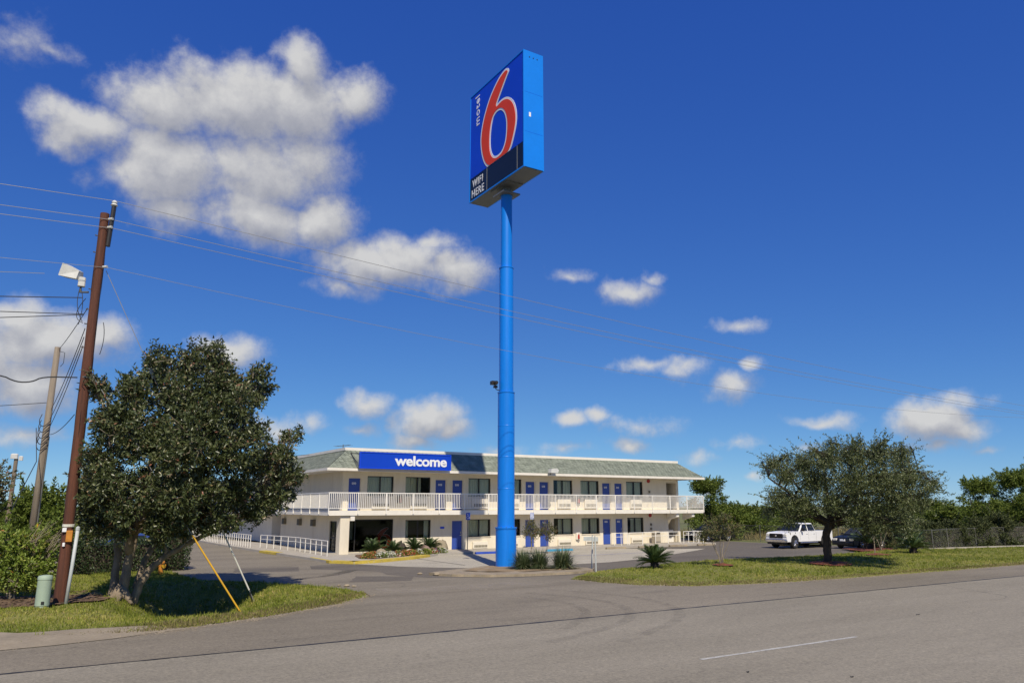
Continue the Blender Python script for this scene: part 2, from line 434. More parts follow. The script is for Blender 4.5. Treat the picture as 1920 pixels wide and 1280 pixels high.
M['signface'] = surf('sign_face_blue', (0.004, 0.06, 0.64), 0.5, 0.05, 0.4, spec=0.3)
M['signred'] = surf('sign_red', (0.76, 0.055, 0.022), 0.6, 0.04, 0.6, spec=0.25)
M['signwhite'] = surf('sign_white', (0.80, 0.80, 0.80), 0.35, 0.03, 1.0)
M['signblack'] = surf('sign_black', (0.008, 0.008, 0.009), 0.3, 0.1, 2.0)
M['signunder'] = surf('sign_underside', (0.16, 0.17, 0.19), 0.6, 0.12, 1.0)
M['acrylic'] = surf('welcome_blue', (0.004, 0.05, 0.5), 0.3, 0.04, 0.6)
M['polewood'] = surf('creosoted_wood', (0.155, 0.052, 0.026), 0.85, 0.3, 2.0, bump=0.8, bscale=14, col2=(0.065, 0.024, 0.014), stretch=(4, 4, 0.22))
M['oldwood'] = surf('grey_pole_wood', (0.30, 0.25, 0.19), 0.9, 0.25, 2.0, bump=0.6, bscale=14, col2=(0.19, 0.15, 0.11), stretch=(4, 4, 0.22))
M['wire'] = surf('aluminium_wire', (0.34, 0.34, 0.34), 0.45, 0.1, 4.0, metal=0.3)
M['cable'] = surf('black_cable', (0.02, 0.02, 0.022), 0.6, 0.1, 4.0)
M['galv'] = surf('galvanised_steel', (0.19, 0.185, 0.16), 0.5, 0.12, 4.0, metal=0.4)
M['palegalv'] = surf('pale_pipe', (0.55, 0.58, 0.56), 0.6, 0.12, 3.0)
M['lampwhite'] = surf('lamp_housing', (0.66, 0.66, 0.62), 0.5, 0.12, 3.0, spots=(6.0, 0.6, 0.75, (0.38, 0.37, 0.33)))
M['pedestal'] = surf('pedestal_green', (0.36, 0.45, 0.34), 0.6, 0.08, 2.0, spots=(3.0, 0.6, 0.85, (0.36, 0.38, 0.28)))
M['guardyellow'] = surf('guard_yellow', (0.72, 0.40, 0.02), 0.5, 0.1, 3.0)
M['guardwhite'] = surf('guard_white', (0.70, 0.68, 0.58), 0.6, 0.12, 3.0)
M['hydrant'] = surf('hydrant_orange', (0.62, 0.25, 0.03), 0.5, 0.15, 6.0)
M['bark'] = surf('grey_bark', (0.36, 0.285, 0.195), 0.9, 0.3, 3.0, bump=0.9, bscale=16, col2=(0.2, 0.155, 0.105), stretch=(2, 2, 0.7))
M['darkbark'] = surf('oak_bark', (0.085, 0.065, 0.048), 0.95, 0.3, 3.0, bump=1.0, bscale=20, col2=(0.04, 0.03, 0.023), stretch=(3, 3, 0.6))
M['twig'] = surf('pale_twig', (0.30, 0.25, 0.18), 0.9, 0.2, 5.0)
M['rock'] = surf('tan_boulder', (0.42, 0.35, 0.23), 0.9, 0.25, 2.5, bump=0.8, bscale=12)
M['redrock'] = surf('rosy_boulder', (0.36, 0.24, 0.19), 0.9, 0.25, 2.5, bump=0.8, bscale=12)
M['carwhite'] = surf('white_car_paint', (0.80, 0.80, 0.79), 0.25, 0.02, 1.0)
M['carblack'] = surf('black_car_paint', (0.008, 0.008, 0.009), 0.42, 0.05, 1.0)
M['carblue'] = surf('blue_car_paint', (0.02, 0.05, 0.22), 0.2, 0.05, 1.0)
M['carglass'] = surf('tinted_car_glass', (0.015, 0.018, 0.022), 0.08, 0.02, 1.0)
M['rubber'] = surf('tyre_rubber', (0.02, 0.02, 0.02), 0.85, 0.15, 6.0)
M['chrome'] = surf('chrome', (0.62, 0.62, 0.62), 0.18, 0.05, 4.0, metal=0.9)
M['lens'] = surf('lamp_lens', (0.72, 0.70, 0.62), 0.15, 0.05, 4.0)
M['redlens'] = surf('red_lens', (0.35, 0.01, 0.01), 0.2, 0.05, 4.0)
M['extred'] = surf('red_enamel', (0.42, 0.03, 0.02), 0.4, 0.1, 4.0)
M['binbeige'] = surf('beige_bin', (0.45, 0.40, 0.31), 0.6, 0.1, 3.0)
M['hcblue'] = surf('access_sign_blue', (0.01, 0.06, 0.42), 0.4, 0.05, 3.0)
M['hcpale'] = surf('faded_access_sign', (0.45, 0.49, 0.68), 0.5, 0.1, 3.0)
M['bluepaint'] = surf('blue_stop_paint', (0.02, 0.07, 0.42), 0.7, 0.15, 4.0)
M['cyanpaint'] = surf('light_blue_stop_paint', (0.06, 0.33, 0.52), 0.7, 0.18, 4.0)
M['galvwire'] = surf('fence_wire', (0.30, 0.29, 0.26), 0.6, 0.1, 4.0)

M['magnolia'] = leafmat('broad_dark_leaves', [(0, (0.034, 0.05, 0.015)), (0.55, (0.08, 0.10, 0.034)), (0.88, (0.155, 0.165, 0.07)), (0.97, (0.25, 0.18, 0.09)), (1.0, (0.32, 0.13, 0.08))], 0.36, 0.14, 0.5)
M['oak'] = leafmat('small_oak_leaves', [(0, (0.05, 0.07, 0.022)), (0.6, (0.12, 0.145, 0.05)), (1.0, (0.24, 0.25, 0.11))], 0.42, 0.18, 0.5)
M['bushleaf'] = leafmat('bright_bush_leaves', [(0, (0.10, 0.16, 0.02)), (0.6, (0.22, 0.29, 0.045)), (0.95, (0.36, 0.38, 0.09)), (1.0, (0.42, 0.2, 0.05))], 0.5, 0.3, 0.35)
M['hedgeleaf'] = leafmat('hedge_leaves', [(0, (0.02, 0.04, 0.012)), (0.7, (0.045, 0.075, 0.02)), (1.0, (0.10, 0.13, 0.04))], 0.45, 0.15, 0.5)
M['wildleaf'] = leafmat('wild_scrub_leaves', [(0, (0.07, 0.105, 0.015)), (0.6, (0.14, 0.19, 0.03)), (1.0, (0.25, 0.28, 0.06))], 0.6, 0.3, 0.3)
M['darkleaf'] = leafmat('dark_scrub_leaves', [(0, (0.028, 0.04, 0.012)), (0.6, (0.065, 0.082, 0.024)), (1.0, (0.14, 0.15, 0.055))], 0.6, 0.2, 0.3)
M['myrtle'] = leafmat('myrtle_leaves', [(0, (0.06, 0.075, 0.025)), (0.6, (0.13, 0.135, 0.05)), (0.9, (0.22, 0.155, 0.07)), (1.0, (0.28, 0.11, 0.06))], 0.55, 0.25, 0.35)
M['cycad'] = leafmat('cycad_fronds', [(0, (0.03, 0.055, 0.015)), (0.6, (0.06, 0.10, 0.028)), (1.0, (0.12, 0.165, 0.055))], 0.35, 0.15, 0.5)
M['yucca'] = leafmat('strap_leaves', [(0, (0.05, 0.08, 0.03)), (0.6, (0.10, 0.135, 0.055)), (1.0, (0.24, 0.25, 0.13))], 0.45, 0.2, 0.45)
M['grass'] = leafmat('lawn_blades', [(0, (0.115, 0.155, 0.02)), (0.55, (0.235, 0.265, 0.038)), (0.85, (0.38, 0.36, 0.08)), (1.0, (0.48, 0.38, 0.15))], 0.6, 0.3, 0.25)
M['drygrass'] = leafmat('dry_blades', [(0, (0.13, 0.12, 0.04)), (0.6, (0.24, 0.20, 0.09)), (1.0, (0.38, 0.30, 0.15))], 0.7, 0.3, 0.2)
M['blossom'] = leafmat('mixed_blossoms', [(0, (0.35, 0.04, 0.04)), (0.4, (0.45, 0.14, 0.12)), (0.7, (0.55, 0.42, 0.38)), (1.0, (0.7, 0.68, 0.62))], 0.6, 0.2, 0.3)
M['redbloom'] = leafmat('red_blossoms', [(0, (0.30, 0.04, 0.02)), (0.6, (0.42, 0.10, 0.05)), (1.0, (0.5, 0.22, 0.12))], 0.6, 0.2, 0.3)
M['whitebloom'] = leafmat('white_blossoms', [(0, (0.5, 0.48, 0.42)), (1.0, (0.75, 0.73, 0.68))], 0.6, 0.2, 0.3)
M['purplebloom'] = leafmat('purple_blossoms', [(0, (0.25, 0.05, 0.28)), (1.0, (0.45, 0.22, 0.42))], 0.6, 0.2, 0.3)

# ------------------------------------------------------------------ foliage helpers
def norm(a): return a / np.maximum(np.linalg.norm(a, axis=-1, keepdims=True), 1e-9)

def fast_mesh(name, V, F, mats, rnd=None, parent=None):
    """V (n,3) float, F (m,3) int triangles"""
    me = bpy.data.meshes.new(name)
    n, m = len(V), len(F)
    me.vertices.add(n); me.vertices.foreach_set('co', np.ascontiguousarray(V, dtype=np.float32).ravel())
    me.loops.add(m * 3); me.loops.foreach_set('vertex_index', np.ascontiguousarray(F, dtype=np.int32).ravel())
    me.polygons.add(m)
    me.polygons.foreach_set('loop_start', np.arange(0, m * 3, 3, dtype=np.int32))
    for mt in (mats if isinstance(mats, (list, tuple)) else [mats]): me.materials.append(mt)
    if rnd is not None:
        a = me.attributes.new('rnd', 'FLOAT', 'FACE'); a.data.foreach_set('value', np.ascontiguousarray(rnd, dtype=np.float32))
    me.update(calc_edges=True); me.validate()
    return put(name, me, parent)

def leaf_arrays(C, D, L, Wd, N=None, fold=0.18, seed=None):
    """kite-shaped folded leaves, two triangles each; C base, D direction"""
    n = len(C)
    D = norm(D)
    if N is None: N = rng.normal(size=(n, 3))
    S = norm(np.cross(D, N)); U = norm(np.cross(S, D))
    L = np.broadcast_to(np.asarray(L, float), (n,))[:, None]; Wd = np.broadcast_to(np.asarray(Wd, float), (n,))[:, None]
    tip = C + D * L
    mid = C + D * L * 0.45 + U * Wd * fold
    V = np.stack([C, mid - S * Wd * 0.5, tip, mid + S * Wd * 0.5], 1).reshape(-1, 3)
    b = np.arange(n)[:, None] * 4
    F = np.concatenate([b + np.array([[0, 1, 2]]), b + np.array([[0, 2, 3]])], 1).reshape(-1, 3)
    return V, F

def leaves(name, C, D, L, Wd, mat, parent=None, N=None, rnd=None, fold=0.18):
    V, F = leaf_arrays(C, D, L, Wd, N, fold)
    if rnd is None: rnd = rng.random(len(C))
    return fast_mesh(name, V, F, mat, np.repeat(rnd, 2), parent)

def fill(poly, spacing, zf, name, mat, parent=None, smooth=True, sides=0.0):
    """sheet with the given outline, interior points every `spacing` metres, heights from zf"""
    P = [Vector((p[0], p[1])) for p in poly]
    # densify the outline
    Q = []
    for i in range(len(P)):
        a, b = P[i], P[(i + 1) % len(P)]
        k = max(1, int((b - a).length / max(spacing, 0.3)))
        for j in range(k): Q.append(a.lerp(b, j / k))
    n = len(Q); E = [(i, (i + 1) % n) for i in range(n)]
    pts = list(Q)
    if spacing > 0:
        xs = [p.x for p in Q]; ys = [p.y for p in Q]
        poly_np = np.array([[p.x, p.y] for p in Q])
        gx, gy = np.meshgrid(np.arange(min(xs), max(xs), spacing), np.arange(min(ys), max(ys), spacing))
        G = np.stack([gx.ravel(), gy.ravel()], 1) + rng.uniform(-0.2, 0.2, (gx.size, 2)) * spacing
        G = G[inside(G, poly_np)]
        pts += [Vector((float(a), float(b))) for a, b in G]
    r = delaunay_2d_cdt(pts, E, [], 1, 1e-5)
    vs = [(p.x, p.y, zf(p.x, p.y)) for p in r[0]]
    fs = [tuple(f) for f in r[2]]
    mb = MB(); mb.add(vs, fs)
    if sides > 0:
        base = [(p.x, p.y, zf(p.x, p.y)) for p in Q] + [(p.x, p.y, zf(p.x, p.y) - sides) for p in Q]
        mb.add(base, [(i, (i + 1) % n, n + (i + 1) % n, n + i) for i in range(n)])
    me = bpy.data.meshes.new(name); me.from_pydata(mb.v, [], mb.f); me.materials.append(mat)
    me.update()
    # face upwards
    flip = [p for p in me.polygons if p.normal.z < -0.01]
    if flip:
        import bmesh
        bm = bmesh.new(); bm.from_mesh(me); bm.faces.ensure_lookup_table()
        bmesh.ops.reverse_faces(bm, faces=[bm.faces[p.index] for p in flip]); bm.to_mesh(me); bm.free()
    if smooth and sides == 0: me.polygons.foreach_set('use_smooth', [True] * len(me.polygons))
    return put(name, me, parent)

def inside(G, poly):
    x, y = G[:, 0], G[:, 1]
    res = np.zeros(len(G), bool); j = len(poly) - 1
    for i in range(len(poly)):
        xi, yi = poly[i]; xj, yj = poly[j]
        c = ((yi > y) != (yj > y)) & (x < (xj - xi) * (y - yi) / (yj - yi + 1e-12) + xi)
        res ^= c; j = i
    return res

def wob(poly, amp, step, seed=0):
    """ragged edge: densify a closed outline and push its points in and out a little"""
    rr = random.Random(seed); out = []
    P = [Vector((p[0], p[1])) for p in poly]
    for i in range(len(P)):
        a, b = P[i], P[(i + 1) % len(P)]
        d = b - a; k = max(1, int(d.length / step)); nn = Vector((-d.y, d.x)).normalized() if d.length > 1e-6 else Vector((0, 0))
        for j in range(k): out.append(tuple(a.lerp(b, j / k) + nn * rr.uniform(-amp, amp)))
    return out

def struct(o):
    o["kind"] = "structure"; return o

flat = lambda z: (lambda x, y: z)

# ------------------------------------------------------------------ ground, road, paving
ISLAND = [(-14, 20.9), (-0.2, 20.95), (0.86, 21.75), (3.16, 21.75), (6.11, 22.95), (7.6, 23.8), (8.95, 24.74), (10.1, 25.8), (10.6, 26.7), (10.55, 27.8),
          (10.2, 28.7), (9.76, 29.5), (9.37, 30.8), (8.57, 32.5), (7.57, 33.7), (6.6, 34.6), (6.3, 36.2), (6.15, 38.2), (5.9, 41.9), (-14, 41.9)]
RGRASS = [(20.2, 27.4), (20.39, 25.91), (21.01, 23.98), (22.52, 22.55), (26.22, 21.73), (31.13, 21.44), (37.34, 21.2), (45.59, 21.2), (62, 21.2), (120, 21.2), (120, 27.5), (75, 27.5),
          (61.6, 28.5), (54.7, 30.5), (52.5, 31.8), (45.4, 31.45), (40.5, 31.45), (35.5, 31.3), (28.4, 30.6), (26.6, 29.75), (24.9, 30.0), (23.3, 29.6), (21.6, 28.6)]

def edge_dist(poly, x, y):
    e = 99.0
    for i in range(len(poly)):
        (x0, y0), (x1, y1) = poly[i], poly[(i + 1) % len(poly)]
        vx, vy = x1 - x0, y1 - y0; k = max(0.0, min(1.0, ((x - x0) * vx + (y - y0) * vy) / (vx * vx + vy * vy)))
        e = min(e, math.hypot(x - x0 - vx * k, y - y0 - vy * k))
    return e

class HGrid:
    """heights sampled on a grid, read back with bilinear interpolation"""
    def __init__(s, poly, zf, step):
        P = np.array(poly); s.lo = P.min(0) - step; s.step = step; n = np.ceil((P.max(0) + step - s.lo) / step).astype(int) + 1
        s.n = n; s.Z = np.array([[zf(s.lo[0] + i * step, s.lo[1] + j * step) for j in range(n[1])] for i in range(n[0])])
    def __call__(s, x, y):
        return float(s.many(np.array([[x, y]]))[0])
    def many(s, G):
        q = (G - s.lo) / s.step; q = np.clip(q, 0, s.n - 1.001); i = q.astype(int); f = q - i; Z = s.Z
        a, b = i[:, 0], i[:, 1]; u, v = f[:, 0], f[:, 1]
        return Z[a, b] * (1 - u) * (1 - v) + Z[a + 1, b] * u * (1 - v) + Z[a, b + 1] * (1 - u) * v + Z[a + 1, b + 1] * u * v

def ditch(x, y):
    """drainage swale beside the driveway"""
    ax, ay, bx, by = 4.25, 23.7, 6.2, 34.4
    dx, dy = bx - ax, by - ay; L = math.hypot(dx, dy)
    t = ((x - ax) * dx + (y - ay) * dy) / (L * L)
    p = abs((x - ax) * dy - (y - ay) * dx) / L
    along = min(1.0, max(0.0, t / 0.42)) * min(1.0, max(0.0, (1.05 - t) / 0.42))
    w = 2.5
    c = max(0.0, 1 - p / w)
    c = c * c * (3 - 2 * c) * 0.35 + c * 0.65
    e = edge_dist(ISLAND, x, y)                             # fades out towards the edge of the lawn
    e = max(0.0, min(1.0, (e - 0.5) / 1.2)); e = e * e * (3 - 2 * e)
    return 1.6 * along * c * e

def island_raw(x, y):
    base = 0.07 + 0.05 * math.sin(x * 0.9 + 1) * math.cos(y * 0.7) + 0.03 * math.sin(x * 2.3 + y * 1.7)
    if y > 37.0: base *= 0.6
    if y < 25.5: base *= 0.35
    return 0.004 + base * min(1.0, edge_dist(ISLAND, x, y) / 0.5) - ditch(x, y)

def rg_raw(x, y):
    b = 0.09 + 0.05 * math.sin(x * 0.35) * math.cos(y * 0.5) + 0.12 * math.exp(-((y - 27.5) / 3.0) ** 2) * min(1, max(0, (x - 22) / 5))
    return 0.004 + b * min(1.0, edge_dist(RGRASS, x, y) / 0.5)
island_z = HGrid(ISLAND, island_raw, 0.25)
rg_z = HGrid([p for p in RGRASS if p[0] < 80], rg_raw, 0.4)

# one ground sheet to the horizon, open only where the lawn with its ditch lies
B = 3000.0
def ground_sheet():
    z = -0.06; ring_in = [(-13.5, 21.6), (3.2, 22.3), (6.0, 23.5), (8.5, 25.2), (9.9, 26.6), (9.7, 28.2), (8.8, 30.4), (7.9, 32.1), (6.8, 33.3), (5.8, 35.2), (5.6, 41.2), (-13.5, 41.2)]
    x0, x1, y0, y1 = -60.0, 130.0, -30.0, 120.0
    pts = [Vector(p) for p in ring_in]; n = len(pts); E = [(i, (i + 1) % n) for i in range(n)]
    hole = np.array(ring_in); gx = np.arange(x0, x1 + 0.1, 10.0); gy = np.arange(y0, y1 + 0.1, 10.0)
    for a in gx:
        for b in gy:
            if not inside(np.array([[a, b]]), hole)[0]: pts.append(Vector((float(a), float(b))))
    r = delaunay_2d_cdt(pts, E, [], 0, 1e-5); mb = MB(); fs = []
    for f in r[2]:
        c = np.array([[sum(r[0][i].x for i in f) / len(f), sum(r[0][i].y for i in f) / len(f)]])
        if not inside(c, hole)[0]: fs.append(tuple(f))
    mb.add([(p.x, p.y, z) for p in r[0]], fs)
    B = 3000.0
    for (a, b, c, d) in ((-B, x0, -B, B), (x1, B, -B, B), (x0, x1, -B, y0), (x0, x1, y1, B)):
        mb.add([(a, c, z), (b, c, z), (b, d, z), (a, d, z)], [(0, 1, 2, 3)])
    o = mb.build('ground', M['field'], None, recalc=False)
    me = o.data
    if sum(p.normal.z for p in me.polygons) < 0: me.flip_normals()
    return o
struct(ground_sheet())

# road: lane surface and a paler paved shoulder, tar seam between them
road = MB().add([(-400, -9, 0), (400, -9, 0), (400, 17.9, 0), (-400, 17.9, 0)], [(0, 1, 2, 3)])
struct(road.build('road', M['road']))
SHOULDER = [(-300, 17.88), (300, 17.88), (300, 21.5), (46, 21.45), (31, 21.7), (26.2, 22.0), (22.6, 22.75), (21.2, 23.9), (20.4, 25.5), (10.4, 25.9), (8.95, 24.85), (6.1, 23.05), (3.2, 21.85), (0.8, 21.5), (-2, 20.9), (-300, 20.9)]
struct(fill(SHOULDER, 0, flat(-0.004), 'road_shoulder', M['drive'], smooth=False))
# tar seam: a thin strip with an uneven width
sm = MB(); xs = np.arange(-30, 90, 0.35); prev = None; rr = random.Random(5)
for x in xs:
    w = 0.03 + 0.035 * rr.random() + (0.02 if rr.random() < 0.15 else 0); y = 17.9 + rr.uniform(-0.012, 0.012)
    cur = ((x, y - w, 0.004), (x, y + w, 0.004))
    if prev: sm.add([prev[0], cur[0], cur[1], prev[1]], [(0, 1, 2, 3)])
    prev = cur
struct(sm.build('road_seam', M['seam']))
# lane dashes
def dash(x0, x1, y):
    mb = MB(); rr2 = random.Random(int(x0 * 10)); k = 14; top = []; bot = []
    for i in range(k + 1):
        x = x0 + (x1 - x0) * i / k
        top.append((x, y + 0.055 + rr2.uniform(-0.008, 0.008), 0.005)); bot.append((x, y - 0.055 + rr2.uniform(-0.008, 0.008), 0.005))
    for i in range(k): mb.add([bot[i], bot[i + 1], top[i + 1], top[i]], [(0, 1, 2, 3)])
    return mb
struct(dash(12.04, 17.26, 11.95).build('road_marking', M['line']))
struct(dash(-0.16, 5.06, 11.95).build('road_marking', M['line']))

# worn tyre tracks where cars turn in: thin dark film on the road
def filmmat(name, col, a0, a1, scale):
    m, nt, b = newmat(name); N, K = nt.nodes, nt.links
    b.inputs['Base Color'].default_value = rgba(col); b.inputs['Roughness'].default_value = 0.85
    t = N.new('ShaderNodeBsdfTransparent'); mx = N.new('ShaderNodeMixShader')
    tc = N.new('ShaderNodeTexCoord'); n = N.new('ShaderNodeTexNoise'); n.inputs['Scale'].default_value = scale; n.inputs['Detail'].default_value = 6
    K.new(tc.outputs['Object'], n.inputs['Vector'])
    mr = N.new('ShaderNodeMapRange'); mr.inputs['From Min'].default_value = 0.3; mr.inputs['From Max'].default_value = 0.75; mr.inputs['To Min'].default_value = a0; mr.inputs['To Max'].default_value = a1
    K.new(n.outputs['Fac'], mr.inputs[0]); K.new(mr.outputs[0], mx.inputs[0]); K.new(t.outputs[0], mx.inputs[1]); K.new(b.outputs[0], mx.inputs[2])
    K.new(mx.outputs[0], N['Material Output'].inputs['Surface']); return m
M['skid'] = filmmat('tyre_rubber_film', (0.06, 0.055, 0.05), 0.0, 0.17, 1.6)
M['film2'] = filmmat('dust_film', (0.42, 0.37, 0.30), 0.0, 0.4, 0.9)
M['oil'] = filmmat('oil_film', (0.03, 0.028, 0.026), 0.0, 0.55, 1.4)
def ribbon(pts, w, z, mat, name):
    mb = MB(); P = [Vector((p[0], p[1], z)) for p in pts]
    # smooth the path
    for _ in range(2):
        Q = [P[0]]
        for a, b in zip(P, P[1:]): Q += [a.lerp(b, 0.25), a.lerp(b, 0.75)]
        Q.append(P[-1]); P = Q
    for i in range(len(P) - 1):
        def nrm(j):
            d = (P[min(j + 1, len(P) - 1)] - P[max(j - 1, 0)]).normalized(); return Vector((-d.y, d.x, 0))
        a, b = nrm(i), nrm(i + 1)
        mb.add([P[i] - a * w / 2, P[i + 1] - b * w / 2, P[i + 1] + b * w / 2, P[i] + a * w / 2], [(0, 1, 2, 3)])
    return struct(mb.build(name, mat))
ribbon([(15.6, 24.0), (16.6, 21.5), (16.2, 19.0), (14.2, 16.6), (10.5, 15.2)], 0.34, 0.008, M['skid'], 'tyre_track')
ribbon([(16.9, 24.6), (18.2, 21.6), (17.8, 18.8), (15.8, 16.2), (12.0, 14.4)], 0.34, 0.008, M['skid'], 'tyre_track')
ribbon([(14.8, 23.5), (15.3, 21.0), (14.4, 18.6), (12.0, 16.6)], 0.3, 0.008, M['skid'], 'tyre_track')
# a few dropped scraps of tyre and grit on the road
for k, (x, y, a, s) in enumerate(((22.2, 13.3, 0.2, 0.34), (13.2, 9.3, 0.3, 0.12), (11.9, 10.6, 0.5, 0.10))):
    mb = MB(); n = 7; pts = [(x + (i - n / 2) * s / n * math.cos(a), y + (i - n / 2) * s / n * math.sin(a) + 0.02 * math.sin(i * 1.3), 0.01 + (0.01 if i % 3 == 1 else 0)) for i in range(n)]
    mb.tube(pts, [0.004] + [0.009] * (n - 2) + [0.004], 5)
    o = mb.build('tyre_scrap', M['seam'])
    tag(o, ('longest black tyre scrap, lying on the road near the right edge' if k == 0 else ('small dark scrap on the near lane closest to the bottom edge', 'small dark scrap on the near lane just above the other')[k - 1]), 'scrap', 'scraps on the road')

# paved driveway and lot
LOT = [(10.4, 25.85), (10.66, 26.7), (10.6, 27.9), (10.25, 28.8), (9.8, 29.6), (9.4, 30.9), (8.6, 32.6), (7.6, 33.8), (6.65, 34.7), (6.35, 36.3), (6.2, 38.3), (5.9, 41.85), (-13.9, 41.95), (-60, 42), (-60, 90), (53.2, 90), (53.4, 46.4), (54.8, 39.1),
       (55.0, 30.6), (52.5, 31.7), (45.4, 31.35), (40.5, 31.35), (35.5, 31.2), (28.4, 30.5), (26.6, 29.65), (24.9, 29.9), (23.3, 29.5), (21.6, 28.5), (20.1, 27.4), (20.3, 25.45)]
struct(fill(LOT, 0, flat(0.0), 'driveway', M['drive'], smooth=False))
DARK = wob([(14.5, 41.2), (12.9, 40.6), (12.3, 38.5), (14.6, 35.6), (14.3, 33.6), (15.2, 31.2), (18.5, 29.2), (22.2, 29.0), (23.3, 29.8), (26.6, 29.95), (28.4, 30.8), (35.5, 31.5), (45.4, 31.65), (52.3, 32.0), (54.5, 31.3), (54.4, 39.0), (53.1, 46.2), (53.0, 64), (47.6, 64), (47.6, 44.6), (20, 44.6)], 0.08, 1.0, 3)
struct(fill(DARK, 0, flat(0.004), 'parking_lot', M['lot'], smooth=False))
PAD = wob([(15.4, 40.4), (16.9, 37.3), (18.6, 35.5), (20.2, 34.2), (24.4, 34.0), (27.9, 34.3), (31.2, 35.4), (35.8, 37.6), (40.5, 40.0), (42.6, 41.3), (40.5, 42.2), (36.8, 44.8), (16.0, 44.8)], 0.03, 1.5, 4)
struct(fill(PAD, 0, flat(0.008), 'concrete_pad', M['concrete'], smooth=False))
for x in (19.9, 24.4, 28.9, 33.4):                       # joints and faded stall lines
    struct(MB().add([(x, 36.6, 0.012), (x + 0.1, 36.6, 0.012), (x + 0.1, 44.3, 0.012), (x, 44.3, 0.012)], [(0, 1, 2, 3)]).build('stall_line', M['line'] if x > 24 else M['seam']))
struct(MB().add([(26.6, 39.6, 0.013), (35.8, 39.9, 0.013), (35.8, 40.0, 0.013), (26.6, 39.7, 0.013)], [(0, 1, 2, 3)]).build('stall_line', M['bluepaint']))
ribbon([(18.8, 38.6), (19.3, 38.5)], 0.25, 0.014, M['oil'], 'oil_stain')
ribbon([(9.9, 33.5), (12.0, 34.6), (13.8, 36.8)], 0.6, 0.008, M['oil'], 'oil_stain')
ribbon([(11.3, 27.4), (14.5, 26.7), (18.0, 26.9)], 1.6, 0.008, M['film2'], 'dust_patch')

# resurfaced patches, hairline cracks and grit
def patch(pts, mat, z, sd): struct(fill(wob(pts, 0.05, 0.4, sd), 0, flat(z), 'paving_patch', mat, smooth=False))
patch([(11.6, 31.2), (14.0, 30.4), (15.0, 32.2), (12.8, 33.6)], M['lot'], 0.0035, 41)
patch([(8.6, 38.6), (11.4, 37.6), (12.2, 40.4), (9.2, 41.0)], M['lot'], 0.0035, 42)
def crack(x, y, a, L, sd, z=0.0055):
    rr4 = random.Random(sd); mb = MB(); p = Vector((x, y, z)); n = int(L / 0.22); prevp = None
    for i in range(n + 1):
        w = (0.003 + 0.007 * rr4.random()) * (1 - 0.6 * abs(2 * i / n - 1)); d = Vector((math.cos(a), math.sin(a), 0)); nn = Vector((-d.y, d.x, 0)) * w
        if prevp: mb.add([prevp[0], p - nn, p + nn, prevp[1]], [(0, 1, 2, 3)])
        prevp = (p - nn, p + nn); a += rr4.uniform(-0.24, 0.24); p = p + d * 0.22
    struct(mb.build('paving_crack', M['seam'], None, recalc=False))
for k, (x, y, a, L) in enumerate(((26, 14.2, 0.15, 9), (11.5, 27.8, 0.2, 7), (9.8, 35.2, 0.5, 5), (12.0, 33.8, 0.9, 6), (19, 20.4, 0.05, 7))): crack(x, y, a, L, 300 + k)
def grit(path, n, spread, sd, label):
    rr5 = np.random.default_rng(sd); P = np.array(path); seg = np.linalg.norm(np.diff(P, axis=0), axis=1); cum = np.concatenate([[0], np.cumsum(seg)]); u = rr5.random(n) * cum[-1]
    X = np.interp(u, cum, P[:, 0]) + rr5.normal(0, spread, n); Y = np.interp(u, cum, P[:, 1]) - np.abs(rr5.normal(0, spread * 1.4, n))
    r = rr5.uniform(0.006, 0.026, n) * (1 + (rr5.random(n) < 0.04) * 1.2); base = np.array([(1, 0, 0), (-0.5, 0.87, 0), (-0.5, -0.87, 0), (0.1, 0.0, 0.9)]); F0 = np.array([(0, 1, 3), (1, 2, 3), (2, 0, 3)])
    V = (base[None] * r[:, None, None] * rr5.uniform(0.7, 1.3, (n, 4, 3)) + np.stack([X, Y, np.full(n, 0.004)], 1)[:, None]).reshape(-1, 3)
    F = (F0[None] + (np.arange(n) * 4)[:, None, None]).reshape(-1, 3)
    return tag(fast_mesh('gravel', V, F, M['palesoil']), label, 'gravel', kind='stuff')
grit([(-2, 20.9), (0.86, 21.6), (3.16, 21.65), (6.11, 22.85), (8.95, 24.6), (10.6, 26.6)], 2600, 0.16, 51, 'loose grit along the edge of the ditch lawn')
grit([(20.1, 27.3), (20.3, 25.8), (21.0, 23.9), (22.5, 22.5), (26.2, 21.65), (31, 21.4), (60, 21.15)], 3200, 0.16, 52, 'loose grit along the edge of the roadside strip')

# lawns
lawn1 = struct(fill(wob(ISLAND, 0.09, 0.5, 2), 0.28, island_z, 'lawn', M['turf'], sides=0.2))
lawn2 = struct(fill(wob(RGRASS, 0.07, 0.6, 8), 0.6, rg_z, 'lawn', M['turf'], sides=0.2))
# dirt run-off along the lawn edges and the bare patch at the left
struct(fill(wob([(-14, 20.8), (-0.2, 20.7), (2.0, 21.15), (4.0, 21.9), (3.0, 22.2), (0.6, 22.3), (-1.2, 23.2), (-14, 23.4)], 0.1, 0.5, 9), 0.5, lambda x, y: 0.008 + max(0.0, min(1.0, (y - (20.75 + 0.3 * max(0.0, x))) / 0.9)) * 0.11, 'dirt', M['palesoil']))
struct(fill(wob([(-14, 27.6), (-0.4, 27.7), (0.9, 27.7), (2.0, 28.2), (2.6, 29.4), (2.2, 30.6), (1.2, 31.6), (-0.8, 32.0), (-14, 32)], 0.12, 0.4, 11), 0.4, lambda x, y: island_z(x, y) + 0.05, 'mulch_bed', M['bark_mulch']))

